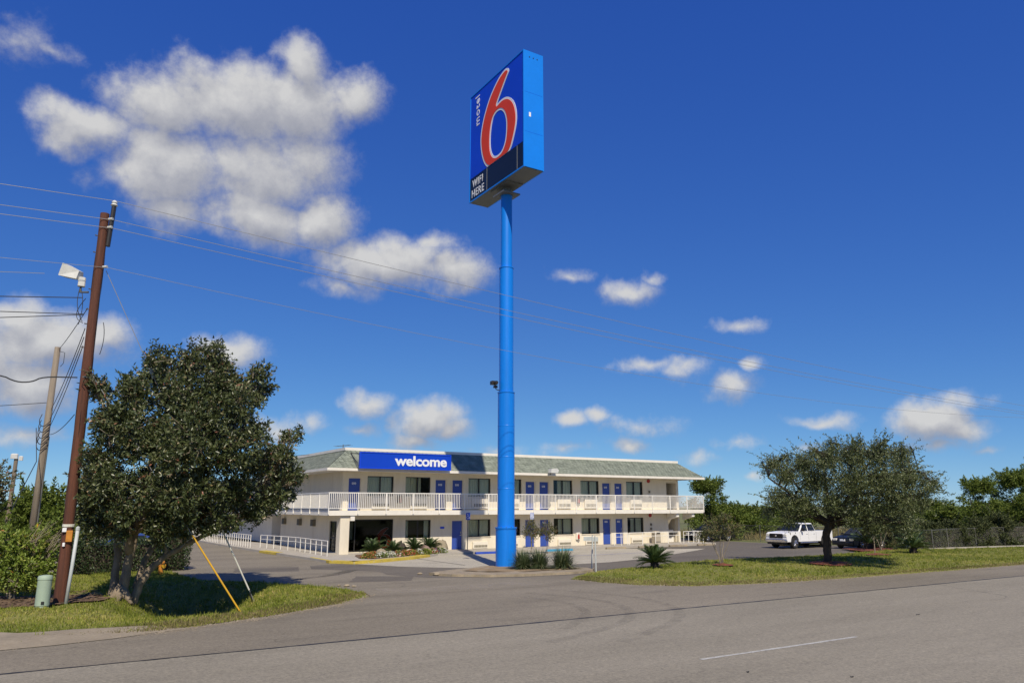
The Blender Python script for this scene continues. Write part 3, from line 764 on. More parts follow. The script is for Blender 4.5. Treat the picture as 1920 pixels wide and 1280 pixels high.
def lawn_blades(poly, n, zf, name, label, hmin, hmax, mat, keep=None, wmin=0.012, wmax=0.03):
    P = np.array(poly); out = []
    lo, hi = P.min(0), P.max(0); tot = 0
    while tot < n:
        G = rng.uniform(lo, hi, (n, 2)); G = G[inside(G, P)]
        if keep is not None: G = G[keep(G)]
        out.append(G); tot += len(G)
        if len(out) > 60: break
    G = np.concatenate(out)[:n]
    Z = (zf.many(G) if isinstance(zf, HGrid) else np.array([zf(x, y) for x, y in G])) - 0.01
    C = np.column_stack([G, Z]); m = len(C)
    h = rng.uniform(hmin, hmax, m); D = np.column_stack([rng.normal(0, 0.45, (m, 2)), np.ones(m)])
    patch = 0.5 + 0.28 * np.sin(G[:, 0] * 0.8 + 2 * np.sin(G[:, 1] * 0.5)) + 0.22 * np.sin(G[:, 1] * 1.3 + G[:, 0] * 0.37)
    rnd = np.clip(0.55 * patch + rng.normal(0.2, 0.2, m), 0, 1)
    o = leaves(name, C, D, h, rng.uniform(wmin, wmax, m), mat, None, None, rnd, 0.05)
    return tag(o, label, 'grass', kind='stuff')
def keep1(G):
    x, y = G[:, 0], G[:, 1]
    bed = (x < 2.5) & (y > 27.8) & (y < 31.8)
    rut = (y < 22.2) & (x < 1)
    return (x > -3.5) & ~(bed & (rng.random(len(G)) < 0.93)) & ~(rut & (rng.random(len(G)) < 0.9))
lawn_blades(wob(ISLAND, 0.15, 0.5, 21), 65000, island_z, 'grass', 'short green grass of the ditch lawn by the brown utility pole', 0.05, 0.13, M['grass'], keep1)
lawn_blades(wob([p for p in RGRASS if p[0] < 70] , 0.15, 0.5, 22), 75000, rg_z, 'grass', 'mown green grass of the strip along the road', 0.04, 0.10, M['grass'], lambda G: (G[:, 0] < 64) & (np.hypot(G[:, 0] - 35.12, G[:, 1] - 25.4) > 1.05) & (np.hypot(G[:, 0] - 29.23, G[:, 1] - 27.2) > 0.5) & (np.hypot(G[:, 0] - 42.7, G[:, 1] - 27.7) > 0.7))
# weedy dry fringe where the lawns meet the road
def near_road(G): return rng.random(len(G)) < 1.0
FR1 = [(-1, 21.4), (0.86, 21.7), (3.16, 21.7), (6.11, 22.9), (8.95, 24.7), (10.6, 26.7), (10.2, 26.9), (8.5, 25.5), (5.8, 23.8), (3.0, 22.7), (0.8, 22.6), (-1, 22.4)]
lawn_blades(FR1, 9000, island_z, 'dry_grass', 'dry fringe of the ditch lawn along the road edge', 0.05, 0.13, M['drygrass'])
FR2 = [(20.2, 27.3), (20.3, 25.8), (20.9, 23.9), (22.4, 22.5), (26.2, 21.65), (31.1, 21.4), (45, 21.15), (60, 21.15), (60, 21.5), (45, 21.55), (31.2, 21.8), (26.5, 22.1), (22.9, 22.9), (21.4, 24.3), (20.9, 26.2), (20.8, 27.5)]
lawn_blades(FR2, 9000, rg_z, 'dry_grass', 'dry fringe of the roadside strip along the kerbless edge', 0.04, 0.11, M['drygrass'])

def weeds(poly, n, zf, label, seed):
    """scattered taller tufts"""
    global rng
    P = np.array(poly); lo, hi = P.min(0), P.max(0); G = np.random.default_rng(seed).uniform(lo, hi, (n * 6, 2)); G = G[inside(G, P)][:n]
    rr3 = np.random.default_rng(seed + 1); k = 14; C = np.repeat(G, k, 0) + rr3.normal(0, 0.05, (len(G) * k, 2)); Z = zf.many(C) - 0.01; m = len(C)
    D = np.column_stack([rr3.normal(0, 0.55, (m, 2)), np.ones(m)]); hh = np.repeat(rr3.uniform(0.08, 0.24, len(G)), k) * rr3.uniform(0.6, 1.1, m)
    o = leaves('weeds', np.column_stack([C, Z]), D, hh, rr3.uniform(0.012, 0.03, m), M['grass'], None, None, np.clip(rr3.normal(0.35, 0.25, m), 0, 1), 0.05)
    return tag(o, label, 'weeds', kind='stuff')
weeds([(-1, 21.6), (6, 23), (10.4, 26.3), (10.3, 28.4), (8.6, 32.2), (6.4, 34.2), (6.0, 40), (2.6, 40), (2.6, 23)], 700, island_z, 'taller weed tufts in the ditch lawn', 3)
weeds([(20.5, 27), (22, 23), (31, 21.6), (60, 21.4), (60, 28), (52, 31.4), (28, 30)], 900, rg_z, 'taller weed tufts in the roadside strip', 4)

# kerbed island round the blue pole: pale kerb with leaf litter
ISL = [(15.8, 32.4), (16.3, 31.1), (17.6, 30.0), (19.6, 29.4), (21.6, 29.3), (23.2, 29.8), (23.9, 30.6), (23.0, 31.9), (21.6, 33.3), (20.9, 34.3), (19.9, 34.5), (18.9, 33.9), (17.6, 33.4)]
struct(fill(wob(ISL, 0.02, 0.6, 5), 0, flat(0.11), 'kerb', M['kerb'], sides=0.14))
BED = [(17.5, 32.3), (18.2, 31.2), (19.8, 30.5), (21.6, 30.3), (23.1, 30.6), (22.6, 31.6), (21.3, 33.0), (20.6, 34.0), (19.9, 34.1), (18.9, 33.3)]
struct(fill(wob(BED, 0.06, 0.4, 6), 0.4, lambda x, y: 0.13 + 0.03 * math.sin(3 * x) * math.sin(2.6 * y), 'litter_bed', M['soil']))
# loose broken kerb stones at the corner
for k, (x, y, s) in enumerate(((16.0, 32.0, 0.2), (16.5, 31.3, 0.16), (15.6, 32.9, 0.13), (10.9, 29.6, 0.13), (11.1, 29.3, 0.1), (10.7, 29.9, 0.09))):
    mb = MB(); prof = [(s * 0.6, 0), (s, s * 0.25), (s * 0.8, s * 0.6), (s * 0.3, s * 0.75)]
    mb.lathe(prof, 7, (x, y, 0.0)); mb.v = [(a + random.uniform(-1, 1) * s * 0.15, b + random.uniform(-1, 1) * s * 0.15, c) for a, b, c in mb.v]
    tag(mb.build('broken_stone', M['kerb']), ['biggest broken kerb stone at the pole island corner', 'middle broken kerb stone at the pole island corner', 'smallest broken kerb stone at the pole island corner', 'biggest pale rubble lump by the ditch lawn tip', 'middle pale rubble lump by the ditch lawn tip', 'smallest pale rubble lump by the ditch lawn tip'][k], 'stone')

# motel walkway: raised concrete round the building
WALK = [(15.2, 40.35), (16.6, 40.6), (19.5, 42.1), (22.2, 44.3), (24.5, 44.9), (36.8, 44.9), (47.9, 45.2), (48.0, 48.6), (17.0, 48.6), (17.0, 63.0), (13.9, 78), (12.9, 78), (13.2, 62), (13.8, 51.4), (14.2, 45.0), (14.3, 41.7)]
struct(fill(WALK, 0, flat(0.14), 'walkway', M['walk'], sides=0.16))
# yellow painted kerb faces and nose
def kerbpaint(pts, name, w=0.28, top=0.148, mat=M['yellow'], zlow=0.0):
    mb = MB()
    for a, b in zip(pts, pts[1:]):
        a, b = Vector((*a, 0)), Vector((*b, 0)); d = (b - a).normalized(); n = Vector((-d.y, d.x, 0))
        oa, ob = a - n * 0.006, b - n * 0.006; ia, ib = a + n * w, b + n * w
        up = Vector((0, 0, top)); lo = Vector((0, 0, zlow + 0.012))
        mb.add([oa + lo, ob + lo, ob + up, oa + up], [(0, 1, 2, 3)]); mb.add([oa + up, ob + up, ib + up, ia + up], [(0, 1, 2, 3)])
    return struct(mb.build(name, mat))
kerbpaint([(14.3, 41.7), (15.2, 40.35), (16.6, 40.6), (19.5, 42.1), (21.3, 43.55)], 'kerb_paint', 0.55)
kerbpaint([(14.3, 45.2), (14.29, 41.7)], 'kerb_paint', 0.2)
kerbpaint([(13.5, 53.6), (13.82, 50.6)], 'kerb_paint', 0.5)
kerbpaint([(48.2, 50.5), (47.95, 46.5)], 'kerb_paint', 0.3)
kerbpaint([(48.05, 54.8), (48.2, 50.5)], 'kerb_paint', 0.3)
kerbpaint([(53.3, 38.6), (50.4, 41.6)], 'kerb_paint', 0.25)
# pale concrete strip at the far right and its drain
struct(fill([(55.4, 30.75), (61.7, 28.7), (75, 27.8), (75, 31.2), (67.6, 31.2), (59.7, 32.6), (55.3, 33.0)], 0, flat(0.02), 'side_lane', M['concrete'], smooth=False))

# ------------------------------------------------------------------ the motel
YW, YS, XL, XR = 47.9, 46.6, 17.1, 46.6
motel = thing('motel_building', 'long two-storey cream motel with grey-green mansard roof and blue doors', 'building', (0, 0, 0))

def wall_x(name, x0, x1, z0, z1, holes, y, th=0.25, mat=None):
    """wall facing -Y with rectangular openings (x0, x1, z0, z1)"""
    xs = sorted({x0, x1, *[h[0] for h in holes], *[h[1] for h in holes]}); zs = sorted({z0, z1, *[h[2] for h in holes], *[h[3] for h in holes]})
    def solid(a, b):
        cx, cz = (xs[a] + xs[a + 1]) / 2, (zs[b] + zs[b + 1]) / 2
        return not any(h[0] < cx < h[1] and h[2] < cz < h[3] for h in holes)
    mb = MB(); nx, nz = len(xs) - 1, len(zs) - 1
    S = [[solid(i, j) for j in range(nz)] for i in range(nx)]
    for i in range(nx):
        for j in range(nz):
            if not S[i][j]: continue
            a, b, c, d = xs[i], xs[i + 1], zs[j], zs[j + 1]
            mb.add([(a, y, c), (b, y, c), (b, y, d), (a, y, d)], [(0, 1, 2, 3)])
            mb.add([(a, y + th, c), (b, y + th, c), (b, y + th, d), (a, y + th, d)], [(3, 2, 1, 0)])
            if i == 0 or not S[i - 1][j]: mb.add([(a, y, c), (a, y, d), (a, y + th, d), (a, y + th, c)], [(0, 1, 2, 3)])
            if i == nx - 1 or not S[i + 1][j]: mb.add([(b, y, c), (b, y + th, c), (b, y + th, d), (b, y, d)], [(0, 1, 2, 3)])
            if j == 0 or not S[i][j - 1]: mb.add([(a, y, c), (a, y + th, c), (b, y + th, c), (b, y, c)], [(0, 1, 2, 3)])
            if j == nz - 1 or not S[i][j + 1]: mb.add([(a, y, d), (b, y, d), (b, y + th, d), (a, y + th, d)], [(0, 1, 2, 3)])
    return mb.build(name, mat or M['stucco'], motel, recalc=False)

UD = [(17.45, 18.31), (23.72, 24.58), (25.04, 25.9), (31.16, 32.02), (32.41, 33.27), (38.4, 39.24), (39.65, 40.49)]
UW = [(18.76, 20.61), (21.48, 23.35), (26.32, 28.15), (28.97, 30.8), (33.68, 35.48), (36.25, 38.07), (40.87, 42.64)]
LD = [(25.05, 25.92), (31.12, 31.97), (32.43, 33.27), (38.38, 39.2), (39.67, 40.46)]
LW = [(21.55, 23.44), (26.35, 28.17), (28.9, 30.7), (33.68, 35.48), (36.28, 38.06), (40.88, 42.62)]
Z2 = 2.79                                     # upper floor
UDZ, UWZ, LDZ, LWZ = (Z2, 4.88), (3.72, 5.0), (0.14, 2.1), (0.96, 2.15)
holes_u = [(a, b, *UDZ) for a, b in UD] + [(a, b, *UWZ) for a, b in UW] + [(45.24, 46.35, Z2, 4.95)]
holes_l = [(a, b, *LDZ) for a, b in LD] + [(a, b, *LWZ) for a, b in LW] + [(17.62, 20.68, 0.18, 2.22), (45.3, 46.4, 0.14, 2.2)]
wall_x('wall', XL, XR, Z2, 5.3, holes_u, YW)
wall_x('wall', XL, XR, 0.1, 2.5, holes_l, YW)
# side and rear walls; left side has a dark glazed door opening
def wall_side(y0, y1, z0, z1, holes, x):
    xs = sorted({y0, y1, *[h[0] for h in holes], *[h[1] for h in holes]}); zs = sorted({z0, z1, *[h[2] for h in holes], *[h[3] for h in holes]})
    mb = MB()
    for i in range(len(xs) - 1):
        for j in range(len(zs) - 1):
            cx, cz = (xs[i] + xs[i + 1]) / 2, (zs[j] + zs[j + 1]) / 2
            if any(h[0] < cx < h[1] and h[2] < cz < h[3] for h in holes): continue
            mb.box(x, x + 0.25, xs[i], xs[i + 1], zs[j], zs[j + 1])
    import bmesh
    o = mb.build('wall', M['stucco'], motel, recalc=False)
    return o
wall_side(YW + 0.252, 61.8, 0.1, 2.5, [(48.4, 50.2, 0.14, 2.1)], XL)
wall_side(YW + 0.252, 63.0, Z2, 5.3, [], XL)
MB().box(XL + 0.252, XR, 61.6, 61.8, 0.1, 6.4).build('wall', M['stucco'], motel)
MB().box(XR - 0.25, XR, YW + 0.252, 61.598, 0.1, 5.3).build('wall', M['stucco'], motel)
# recessed stair hall at the right end
MB().box(45.22, 45.30, YW + 0.252, 51.0, 0.14, 5.2).build('recess_wall', M['stucco'], motel)
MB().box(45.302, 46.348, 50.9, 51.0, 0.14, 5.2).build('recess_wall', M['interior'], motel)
# wall pilaster beside the lobby
MB().box(16.62, 17.22, 46.75, 47.4, 0.14, 2.48).build('pier', M['stucco'], motel)
# lobby interior: floor, back and ceiling
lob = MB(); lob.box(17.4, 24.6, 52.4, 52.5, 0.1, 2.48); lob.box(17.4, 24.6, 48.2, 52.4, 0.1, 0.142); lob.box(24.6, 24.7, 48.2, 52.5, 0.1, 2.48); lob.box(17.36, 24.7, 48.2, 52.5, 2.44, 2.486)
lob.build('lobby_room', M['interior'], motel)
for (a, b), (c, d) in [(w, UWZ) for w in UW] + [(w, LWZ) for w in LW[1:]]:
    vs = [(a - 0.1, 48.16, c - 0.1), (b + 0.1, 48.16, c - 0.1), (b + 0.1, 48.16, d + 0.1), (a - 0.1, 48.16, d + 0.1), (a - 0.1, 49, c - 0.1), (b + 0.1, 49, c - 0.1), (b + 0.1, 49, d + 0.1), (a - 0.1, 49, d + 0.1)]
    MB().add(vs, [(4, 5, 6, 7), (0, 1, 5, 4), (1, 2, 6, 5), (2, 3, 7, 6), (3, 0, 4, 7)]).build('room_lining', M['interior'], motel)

# upper floor slab, beams, soffit
sl = MB(); sl.box(15.8, 48.1, YS, YW - 0.004, 2.49, Z2 - 0.004); sl.box(15.8, XL - 0.004, YW - 0.004, 63.5, 2.49, Z2 - 0.004); sl.box(XR + 0.004, 48.1, YW - 0.004, 61.8, 2.49, Z2 - 0.004)
sl.build('balcony_slab', M['trim'], motel)
for x in (17.38, 45.3, 47.05):
    b = MB(); poly = [(46.75, 2.488), (47.86, 2.488), (47.86, 1.95), (47.4, 2.05), (46.75, 2.2)] if x > 40 else [(46.66, 2.488), (47.86, 2.488), (47.86, 2.16), (46.66, 2.16)]
    b.prism(poly, lambda u, v, d: (d, u, v), x - 0.14, x + 0.14); b.build('beam', M['trim'], motel)
ZE = 5.3
so = MB(); so.box(15.55, 48.0, 46.36, YW - 0.004, ZE - 0.03, ZE); so.box(15.55, XL - 0.004, YW - 0.004, 63.2, ZE - 0.03, ZE); so.box(XR + 0.004, 48.0, YW - 0.004, 61.9, ZE - 0.03, ZE)
so.build('soffit', M['trim'], motel)
fa = MB(); fa.box(15.45, 48.1, 46.26, 46.358, ZE - 0.06, ZE + 0.1); fa.box(15.45, 15.548, 46.358, 63.3, ZE - 0.06, ZE + 0.1); fa.box(48.002, 48.1, 46.358, 62.0, ZE - 0.06, ZE + 0.1)
fa.build('fascia', M['trim'], motel)

# mansard: stepped courses of shingles, each tab a little uneven
ridge_y, ridge_z, rx0, rx1 = 47.62, 6.62, 17.12, 46.25
def mansard():
    mb = MB(); rr = random.Random(3); n = 13
    def lerp(a, b, t): return a + (b - a) * t
    e0 = (15.5, 46.3, ZE + 0.1); e1 = (48.05, 46.3, ZE + 0.1)
    for k in range(n):
        t0, t1 = k / n, (k + 1) / n
        for side in ('front', 'left', 'right'):
            if side == 'front':
                A0, A1 = lerp(15.5, rx0, t0), lerp(48.05, rx1, t0); B0, B1 = lerp(15.5, rx0, t1), lerp(48.05, rx1, t1)
                tab = 0.32; cnt = int((A1 - A0) / tab)
                P = lambda s, t, out: (lerp(lerp(15.5, rx0, t), lerp(48.05, rx1, t), s), lerp(46.3, ridge_y, t) - out * 0.7, lerp(ZE + 0.1, ridge_z, t) + out * 0.7)
            elif side == 'left':
                cnt = 48
                P = lambda s, t, out: (lerp(15.5, rx0, t) - out * 0.7, lerp(lerp(63.3, 61.8, t), lerp(46.3, ridge_y, t), s), lerp(ZE + 0.1, ridge_z, t) + out * 0.7)
            else:
                cnt = 40
                P = lambda s, t, out: (lerp(48.05, rx1, t) + out * 0.7, lerp(lerp(46.3, ridge_y, t), lerp(62, 60.5, t), s), lerp(ZE + 0.1, ridge_z, t) + out * 0.7)
            o = (k % 2) * 0.5
            for i in range(cnt + 1):
                s0, s1 = max(0, (i - o) / cnt), min(1, (i + 1 - o) / cnt)
                if s1 - s0 < 1e-4: continue
                lift = 0.022 + rr.uniform(0, 0.02); drop = rr.uniform(0.0, 0.22) / n
                tl = max(t0 - drop, 0)
                g = min(0.02 / cnt * 10, (s1 - s0) * 0.06)
                q = [P(s0 + g, tl, lift), P(s1 - g, tl, lift), P(s1 - g, t1, 0.004), P(s0 + g, t1, 0.004)]
                low = [P(s0 + g, tl, 0.0), P(s1 - g, tl, 0.0)]
                mb.add(q + low, [(0, 1, 2, 3), (4, 5, 1, 0)])
    o = mb.build('roof', M['shingle'], motel, recalc=False)
    return o
roof = mansard()
# deck under the shingles, white cap along the top, flat roof behind
dk = MB()
dk.add([(15.5, 46.3, ZE + 0.09), (48.05, 46.3, ZE + 0.09), (rx1, ridge_y, ridge_z - 0.02), (rx0, ridge_y, ridge_z - 0.02)], [(0, 1, 2, 3)])
dk.add([(15.5, 63.3, ZE + 0.09), (15.5, 46.3, ZE + 0.09), (rx0, ridge_y, ridge_z - 0.02), (rx0, 61.8, ridge_z - 0.02)], [(0, 1, 2, 3)])
dk.add([(48.05, 46.3, ZE + 0.09), (48.05, 62, ZE + 0.09), (rx1, 60.5, ridge_z - 0.02), (rx1, ridge_y, ridge_z - 0.02)], [(0, 1, 2, 3)])
dk.box(rx0, rx1, ridge_y + 0.05, 60.5, 6.0, 6.1)
dk.build('roof_deck', M['shingle'], motel)
cp = MB(); cp.box(rx0 - 0.12, rx1 + 0.12, ridge_y - 0.06, ridge_y + 0.2, ridge_z - 0.02, ridge_z + 0.16); cp.box(rx0 - 0.12, rx0 + 0.14, ridge_y + 0.2, 61.8, ridge_z - 0.02, ridge_z + 0.16); cp.box(rx1 - 0.14, rx1 + 0.12, ridge_y + 0.2, 60.5, ridge_z - 0.02, ridge_z + 0.16)
cp.build('roof_cap', M['trim'], motel)
ventm = MB(); ventm.tube([(17.9, 50.5, 6.1), (17.9, 50.5, 7.2)], 0.03, 6); ventm.tube([(17.6, 51.2, 7.1), (18.2, 49.9, 7.15)], 0.012, 5)
for i in range(5): ventm.tube([(17.65 + i * 0.13 - 0.25, 51.1 - i * 0.28 - 0.05, 7.11), (17.65 + i * 0.13 + 0.25, 51.1 - i * 0.28 + 0.05, 7.11)], 0.008, 4)
ventm.build('roof_aerial', M['galv'], motel)

# doors, windows, room units
def door(x0, x1, z0, z1, number=True, handle_right=True):
    mb = MB(); y = YW + 0.1
    mb.box(x0 + 0.045, x1 - 0.045, y, y + 0.05, z0 + 0.01, z1 - 0.045)
    d = mb.build('door', M['door'], motel)
    fr = MB(); fr.box(x0, x0 + 0.043, y - 0.04, y + 0.08, z0, z1); fr.box(x1 - 0.043, x1, y - 0.04, y + 0.08, z0, z1); fr.box(x0 + 0.043, x1 - 0.043, y - 0.04, y + 0.08, z1 - 0.043, z1)
    fr.build('door_frame', M['stucco'], d)
    bk = MB(); bk.box(x0, x1, y + 0.1, y + 0.14, z0, z1); bk.build('door_backing', M['interior'], d)
    hx = x1 - 0.13 if handle_right else x0 + 0.13
    h = MB(); h.lathe([(0.04, -0.02), (0.045, -0.01), (0.03, 0.0)], 10, (hx, y - 0.01, z0 + 0.95), 'Y'); h.box(hx - 0.11 if handle_right else hx, hx if handle_right else hx + 0.11, y - 0.07, y - 0.045, z0 + 0.94, z0 + 0.965); h.tube([(hx, y - 0.06, z0 + 0.95), (hx, y, z0 + 0.95)], 0.012, 6); h.box(hx - 0.03, hx + 0.03, y - 0.015, y, z0 + 1.06, z0 + 1.2)
    h.build('handle', M['chrome'], d)
    if number:
        nm = MB(); cx = (x0 + x1) / 2 - 0.02; zc = z0 + 1.72
        for k in range(3):
            prof = []; xx = cx + (k - 1) * 0.1
            n = 12
            vs = []; fs = []
            for i in range(n):
                a = 2 * math.pi * i / n
                vs += [(xx + 0.042 * math.cos(a), y - 0.012, zc + 0.075 * math.sin(a)), (xx + 0.018 * math.cos(a), y - 0.012, zc + 0.045 * math.sin(a)), (xx + 0.042 * math.cos(a), y - 0.001, zc + 0.075 * math.sin(a)), (xx + 0.018 * math.cos(a), y - 0.001, zc + 0.045 * math.sin(a))]
            for i in range(n):
                j = (i + 1) % n
                fs += [(4 * i, 4 * j, 4 * j + 1, 4 * i + 1), (4 * i, 4 * i + 2, 4 * j + 2, 4 * j), (4 * i + 1, 4 * j + 1, 4 * j + 3, 4 * i + 3)]
            nm.add(vs, fs)
        nm.build('room_number', M['signwhite'], d)
    return d

def window(x0, x1, z0, z1, cover=((0, 0.5), (0.5, 1.0)), seed=0, glass='glass'):
    y = YW + 0.12; f = 0.05; mid = (x0 + x1) / 2
    mb = MB()
    mb.box(x0, x1, y - 0.03, y + 0.06, z0, z0 + f); mb.box(x0, x1, y - 0.03, y + 0.06, z1 - f, z1)
    mb.box(x0, x0 + f, y - 0.03, y + 0.06, z0 + f, z1 - f); mb.box(x1 - f, x1, y - 0.03, y + 0.06, z0 + f, z1 - f); mb.box(mid - 0.04, mid + 0.04, y - 0.028, y + 0.055, z0 + f, z1 - f)
    w = mb.build('window', M['darkmetal'], motel)
    MB().box(x0 + f, mid - 0.04, y + 0.005, y + 0.012, z0 + f, z1 - f).build('pane', M[glass], w)
    MB().box(mid + 0.04, x1 - f, y + 0.025, y + 0.032, z0 + f, z1 - f).build('pane', M[glass], w)
    MB().box(x0 - 0.02, x1 + 0.02, YW - 0.05, YW + 0.09, z0 - 0.045, z0 - 0.004).build('sill', M['stucco'], w)
    rr = random.Random(seed)
    for (a, b) in cover:
        xa, xb = x0 + f + (x1 - x0 - 2 * f) * a, x0 + f + (x1 - x0 - 2 * f) * b
        n = max(8, int((xb - xa) / 0.018)); vs = []; fs = []; ph = rr.uniform(0, 6)
        for i in range(n + 1):
            x = xa + (xb - xa) * i / n
            yy = y + 0.16 + 0.028 * math.sin(i * 0.9 + ph) + 0.018 * math.sin(i * 0.37 + ph * 2)
            vs += [(x, yy, z0 - 0.05), (x, yy, z1 + 0.02)]
        for i in range(n): fs.append((2 * i, 2 * i + 2, 2 * i + 3, 2 * i + 1))
        MB().add(vs, fs).build('curtain', M['curtain'], w, smooth=True)
    return w

def aircon(x0, x1, z0, z1):
    mb = MB(); y = YW
    mb.bbox(x0, x1, y - 0.17, y - 0.003, z0, z1, 0.015)
    a = mb.build('air_conditioner', M['acwhite'], motel)
    g = MB(); zz = z0 + 0.04; h = min(0.24, (z1 - z0) * 0.42)
    n = 9; wdt = (x1 - x0 - 0.14) / n
    for i in range(n): g.box(x0 + 0.07 + i * wdt + wdt * 0.22, x0 + 0.07 + (i + 1) * wdt, y - 0.182, y - 0.172, zz + 0.03, zz + h)
    g.build('grille', M['grille'], a)
    return a

for i, (a, b) in enumerate(UD): door(a, b, *UDZ, handle_right=(i % 2 == 0))
for i, (a, b) in enumerate(LD): door(a, b, *LDZ, number=(i > 0), handle_right=(i % 2 == 0))
full = ((0, 0.5), (0.5, 1.0))
ucov = [full, ((0, 0.52), (0.5, 0.68)), full, full, ((0.3, 0.52), (0.5, 1.0)), full, full]
lcov = [((0.0, 0.14), (0.8, 1.0)), full, ((0, 0.3),), ((0.3, 0.52), (0.5, 1.0)), full, ((0.3, 0.52), (0.5, 1.0))]
for i, ((a, b), c) in enumerate(zip(UW, ucov)): window(a, b, *UWZ, cover=c, seed=i)
for i, ((a, b), c) in enumerate(zip(LW, lcov)): window(a, b, *LWZ, cover=c, seed=20 + i)
for (a, b) in UW: aircon((a + b) / 2 - 0.62, (a + b) / 2 + 0.62, 2.95, 3.6)
for (a, b) in LW[1:]: aircon((a + b) / 2 - 0.6, (a + b) / 2 + 0.6, 0.17, 0.62)
# lobby storefront
lf = MB(); y = YW + 0.1
for x in (17.62, 18.02, 20.62): lf.box(x, x + 0.06, y - 0.03, y + 0.05, 0.18, 2.22)
lf.box(17.68, 18.02, y - 0.03, y + 0.05, 2.16, 2.22); lf.box(18.08, 20.62, y - 0.03, y + 0.05, 2.16, 2.22); lf.box(17.68, 18.02, y - 0.03, y + 0.05, 0.18, 0.26); lf.box(18.08, 20.62, y - 0.03, y + 0.05, 0.18, 0.26)
lobby = lf.build('lobby_window', M['darkmetal'], motel)
MB().box(17.68, 18.02, y, y + 0.008, 0.26, 2.16).build('pane', M['glassdark'], lobby); MB().box(18.08, 20.62, y, y + 0.008, 0.26, 2.16).build('pane', M['glassdark'], lobby)
MB().box(17.72, 17.98, y + 0.2, y + 0.21, 0.95, 2.12).build('blind', M['curtain'], lobby)
# left side: dark glazed double door
gd = MB(); xx = XL + 0.08
for yy in (48.4, 49.26, 50.14): gd.box(xx, xx + 0.06, yy, yy + 0.06, 0.14, 2.1)
gd.box(xx, xx + 0.06, 48.46, 50.14, 2.03, 2.1); gd.box(xx, xx + 0.06, 48.46, 50.14, 0.14, 0.24); gd.box(xx, xx + 0.06, 48.46, 50.14, 0.98, 1.06)
gdo = gd.build('glazed_door', M['darkmetal'], motel)
MB().box(xx + 0.02, xx + 0.03, 48.46, 50.14, 0.24, 2.03).build('pane', M['glass'], gdo)
MB().box(xx + 0.18, xx + 0.2, 48.5, 49.0, 0.2, 2.03).build('blind', M['curtain'], gdo); MB().box(xx + 0.18, xx + 0.2, 49.4, 50.0, 0.2, 2.03).build('blind', M['curtain'], gdo)
MB().box(17.6, 17.64, 48.3, 50.4, 0.1, 2.2).build('door_backing', M['interior'], gdo)
for yy in (53.4, 56.6, 60.6):
    v = MB(); v.box(XL - 0.2, XL - 0.003, yy - 0.3, yy + 0.3, 1.7, 2.15)
    ob = v.build('wall_vent', M['grille'], motel)
    s = MB()
    for k in range(5): s.box(XL - 0.215, XL - 0.203, yy - 0.26, yy + 0.26, 1.74 + k * 0.08, 1.78 + k * 0.08)
    s.build('louvre', M['darkmetal'], ob)
# small wall fittings: alarm bells, extinguisher cabinets, junction boxes, lamp
for x, z in ((29.0, 5.05), (43.25, 5.08), (29.0, 2.3), (43.3, 2.33)):
    MB().lathe([(0.13, -0.09), (0.15, -0.05), (0.15, 0.0)], 14, (x, YW - 0.004, z), 'Y').build('alarm_bell', M['extred'] if x > 40 else M['darkmetal'], motel)
for x, z in ((43.3, 4.2), (43.3, 3.82), (43.35, 1.6), (43.35, 1.25), (28.98, 4.3), (28.98, 3.8)):
    MB().bbox(x - 0.07, x + 0.07, YW - 0.1, YW - 0.003, z - 0.09, z + 0.09, 0.01).build('junction_box', M['grille'], motel)
for x, z in ((21.05, 3.3), (35.9, 3.28), (35.85, 0.62)):
    e = MB(); e.box(x - 0.17, x + 0.17, YW - 0.14, YW - 0.003, z - 0.04, z + 0.48); eo = e.build('extinguisher_cabinet', M['trim'] if z < 1 else M['darkmetal'], motel)
    c = MB(); c.lathe([(0.03, 0.33), (0.07, 0.28), (0.075, 0.02), (0.06, 0.0)], 10, (x, YW - 0.2, z)); c.tube([(x, YW - 0.2, z + 0.33), (x, YW - 0.2, z + 0.4), (x + 0.07, YW - 0.2, z + 0.4)], 0.015, 5); c.build('extinguisher', M['extred'], eo)
fl = MB(); fl.box(24.15, 24.45, YW - 0.03, YW - 0.003, 1.55, 1.68); fl.build('wall_plaque', M['signface'], motel)
fl = MB()
fl.prism([(0, 0), (0.62, 0.0), (0.7, 0.2), (0.55, 0.34), (0.05, 0.3)], lambda u, v, d: (31.95 + u, 46.0 - d, 5.42 + v), -0.1, 0.28)
flo = fl.build('roof_floodlight', M['lampwhite'], motel); MB().tube([(32.2, 46.1, 5.44), (32.25, 46.3, 5.3)], 0.03, 6).build('bracket', M['darkmetal'], flo)

# railings: front balusters are each their own piece
def rail_line(pts, ztop, zbot, name, post_every, post_low, r=0.02):
    mb = MB()
    for a, b in zip(pts, pts[1:]):
        a, b = Vector(a), Vector(b); d = (b - a); L = d.length; d.normalize(); n = Vector((-d.y, d.x, 0))
        up = Vector((0, 0, 1))
        for z, h in ((ztop, 0.028), (zbot, 0.02)):
            mb.obox((a + b) / 2 + up * z, d, n, up, L / 2, 0.025, h)
        k = max(1, round(L / post_every))
        for i in range(k + 1):
            p = a + d * (L * i / k)
            mb.obox(p + up * ((ztop + post_low) / 2 - 0.01), d, n, up, 0.027, 0.027, (ztop - post_low) / 2 - 0.015)
    return mb.build(name, M['rail'], motel)
RY = YS - 0.04
front_rail = rail_line([(15.76, RY, 0), (48.12, RY, 0)], 3.88, 2.92, 'railing', 1.85, 2.56)
bal = MB().box(-0.017, 0.017, -0.012, 0.012, 2.945, 3.85).build('baluster', M['rail'], front_rail)
bal.location = (15.9, RY, 0)
x = 15.9 + 0.125
while x < 48.05:
    c = bal.copy(); COL.objects.link(c); c.location = (x, RY, 0); c.parent = front_rail; x += 0.125
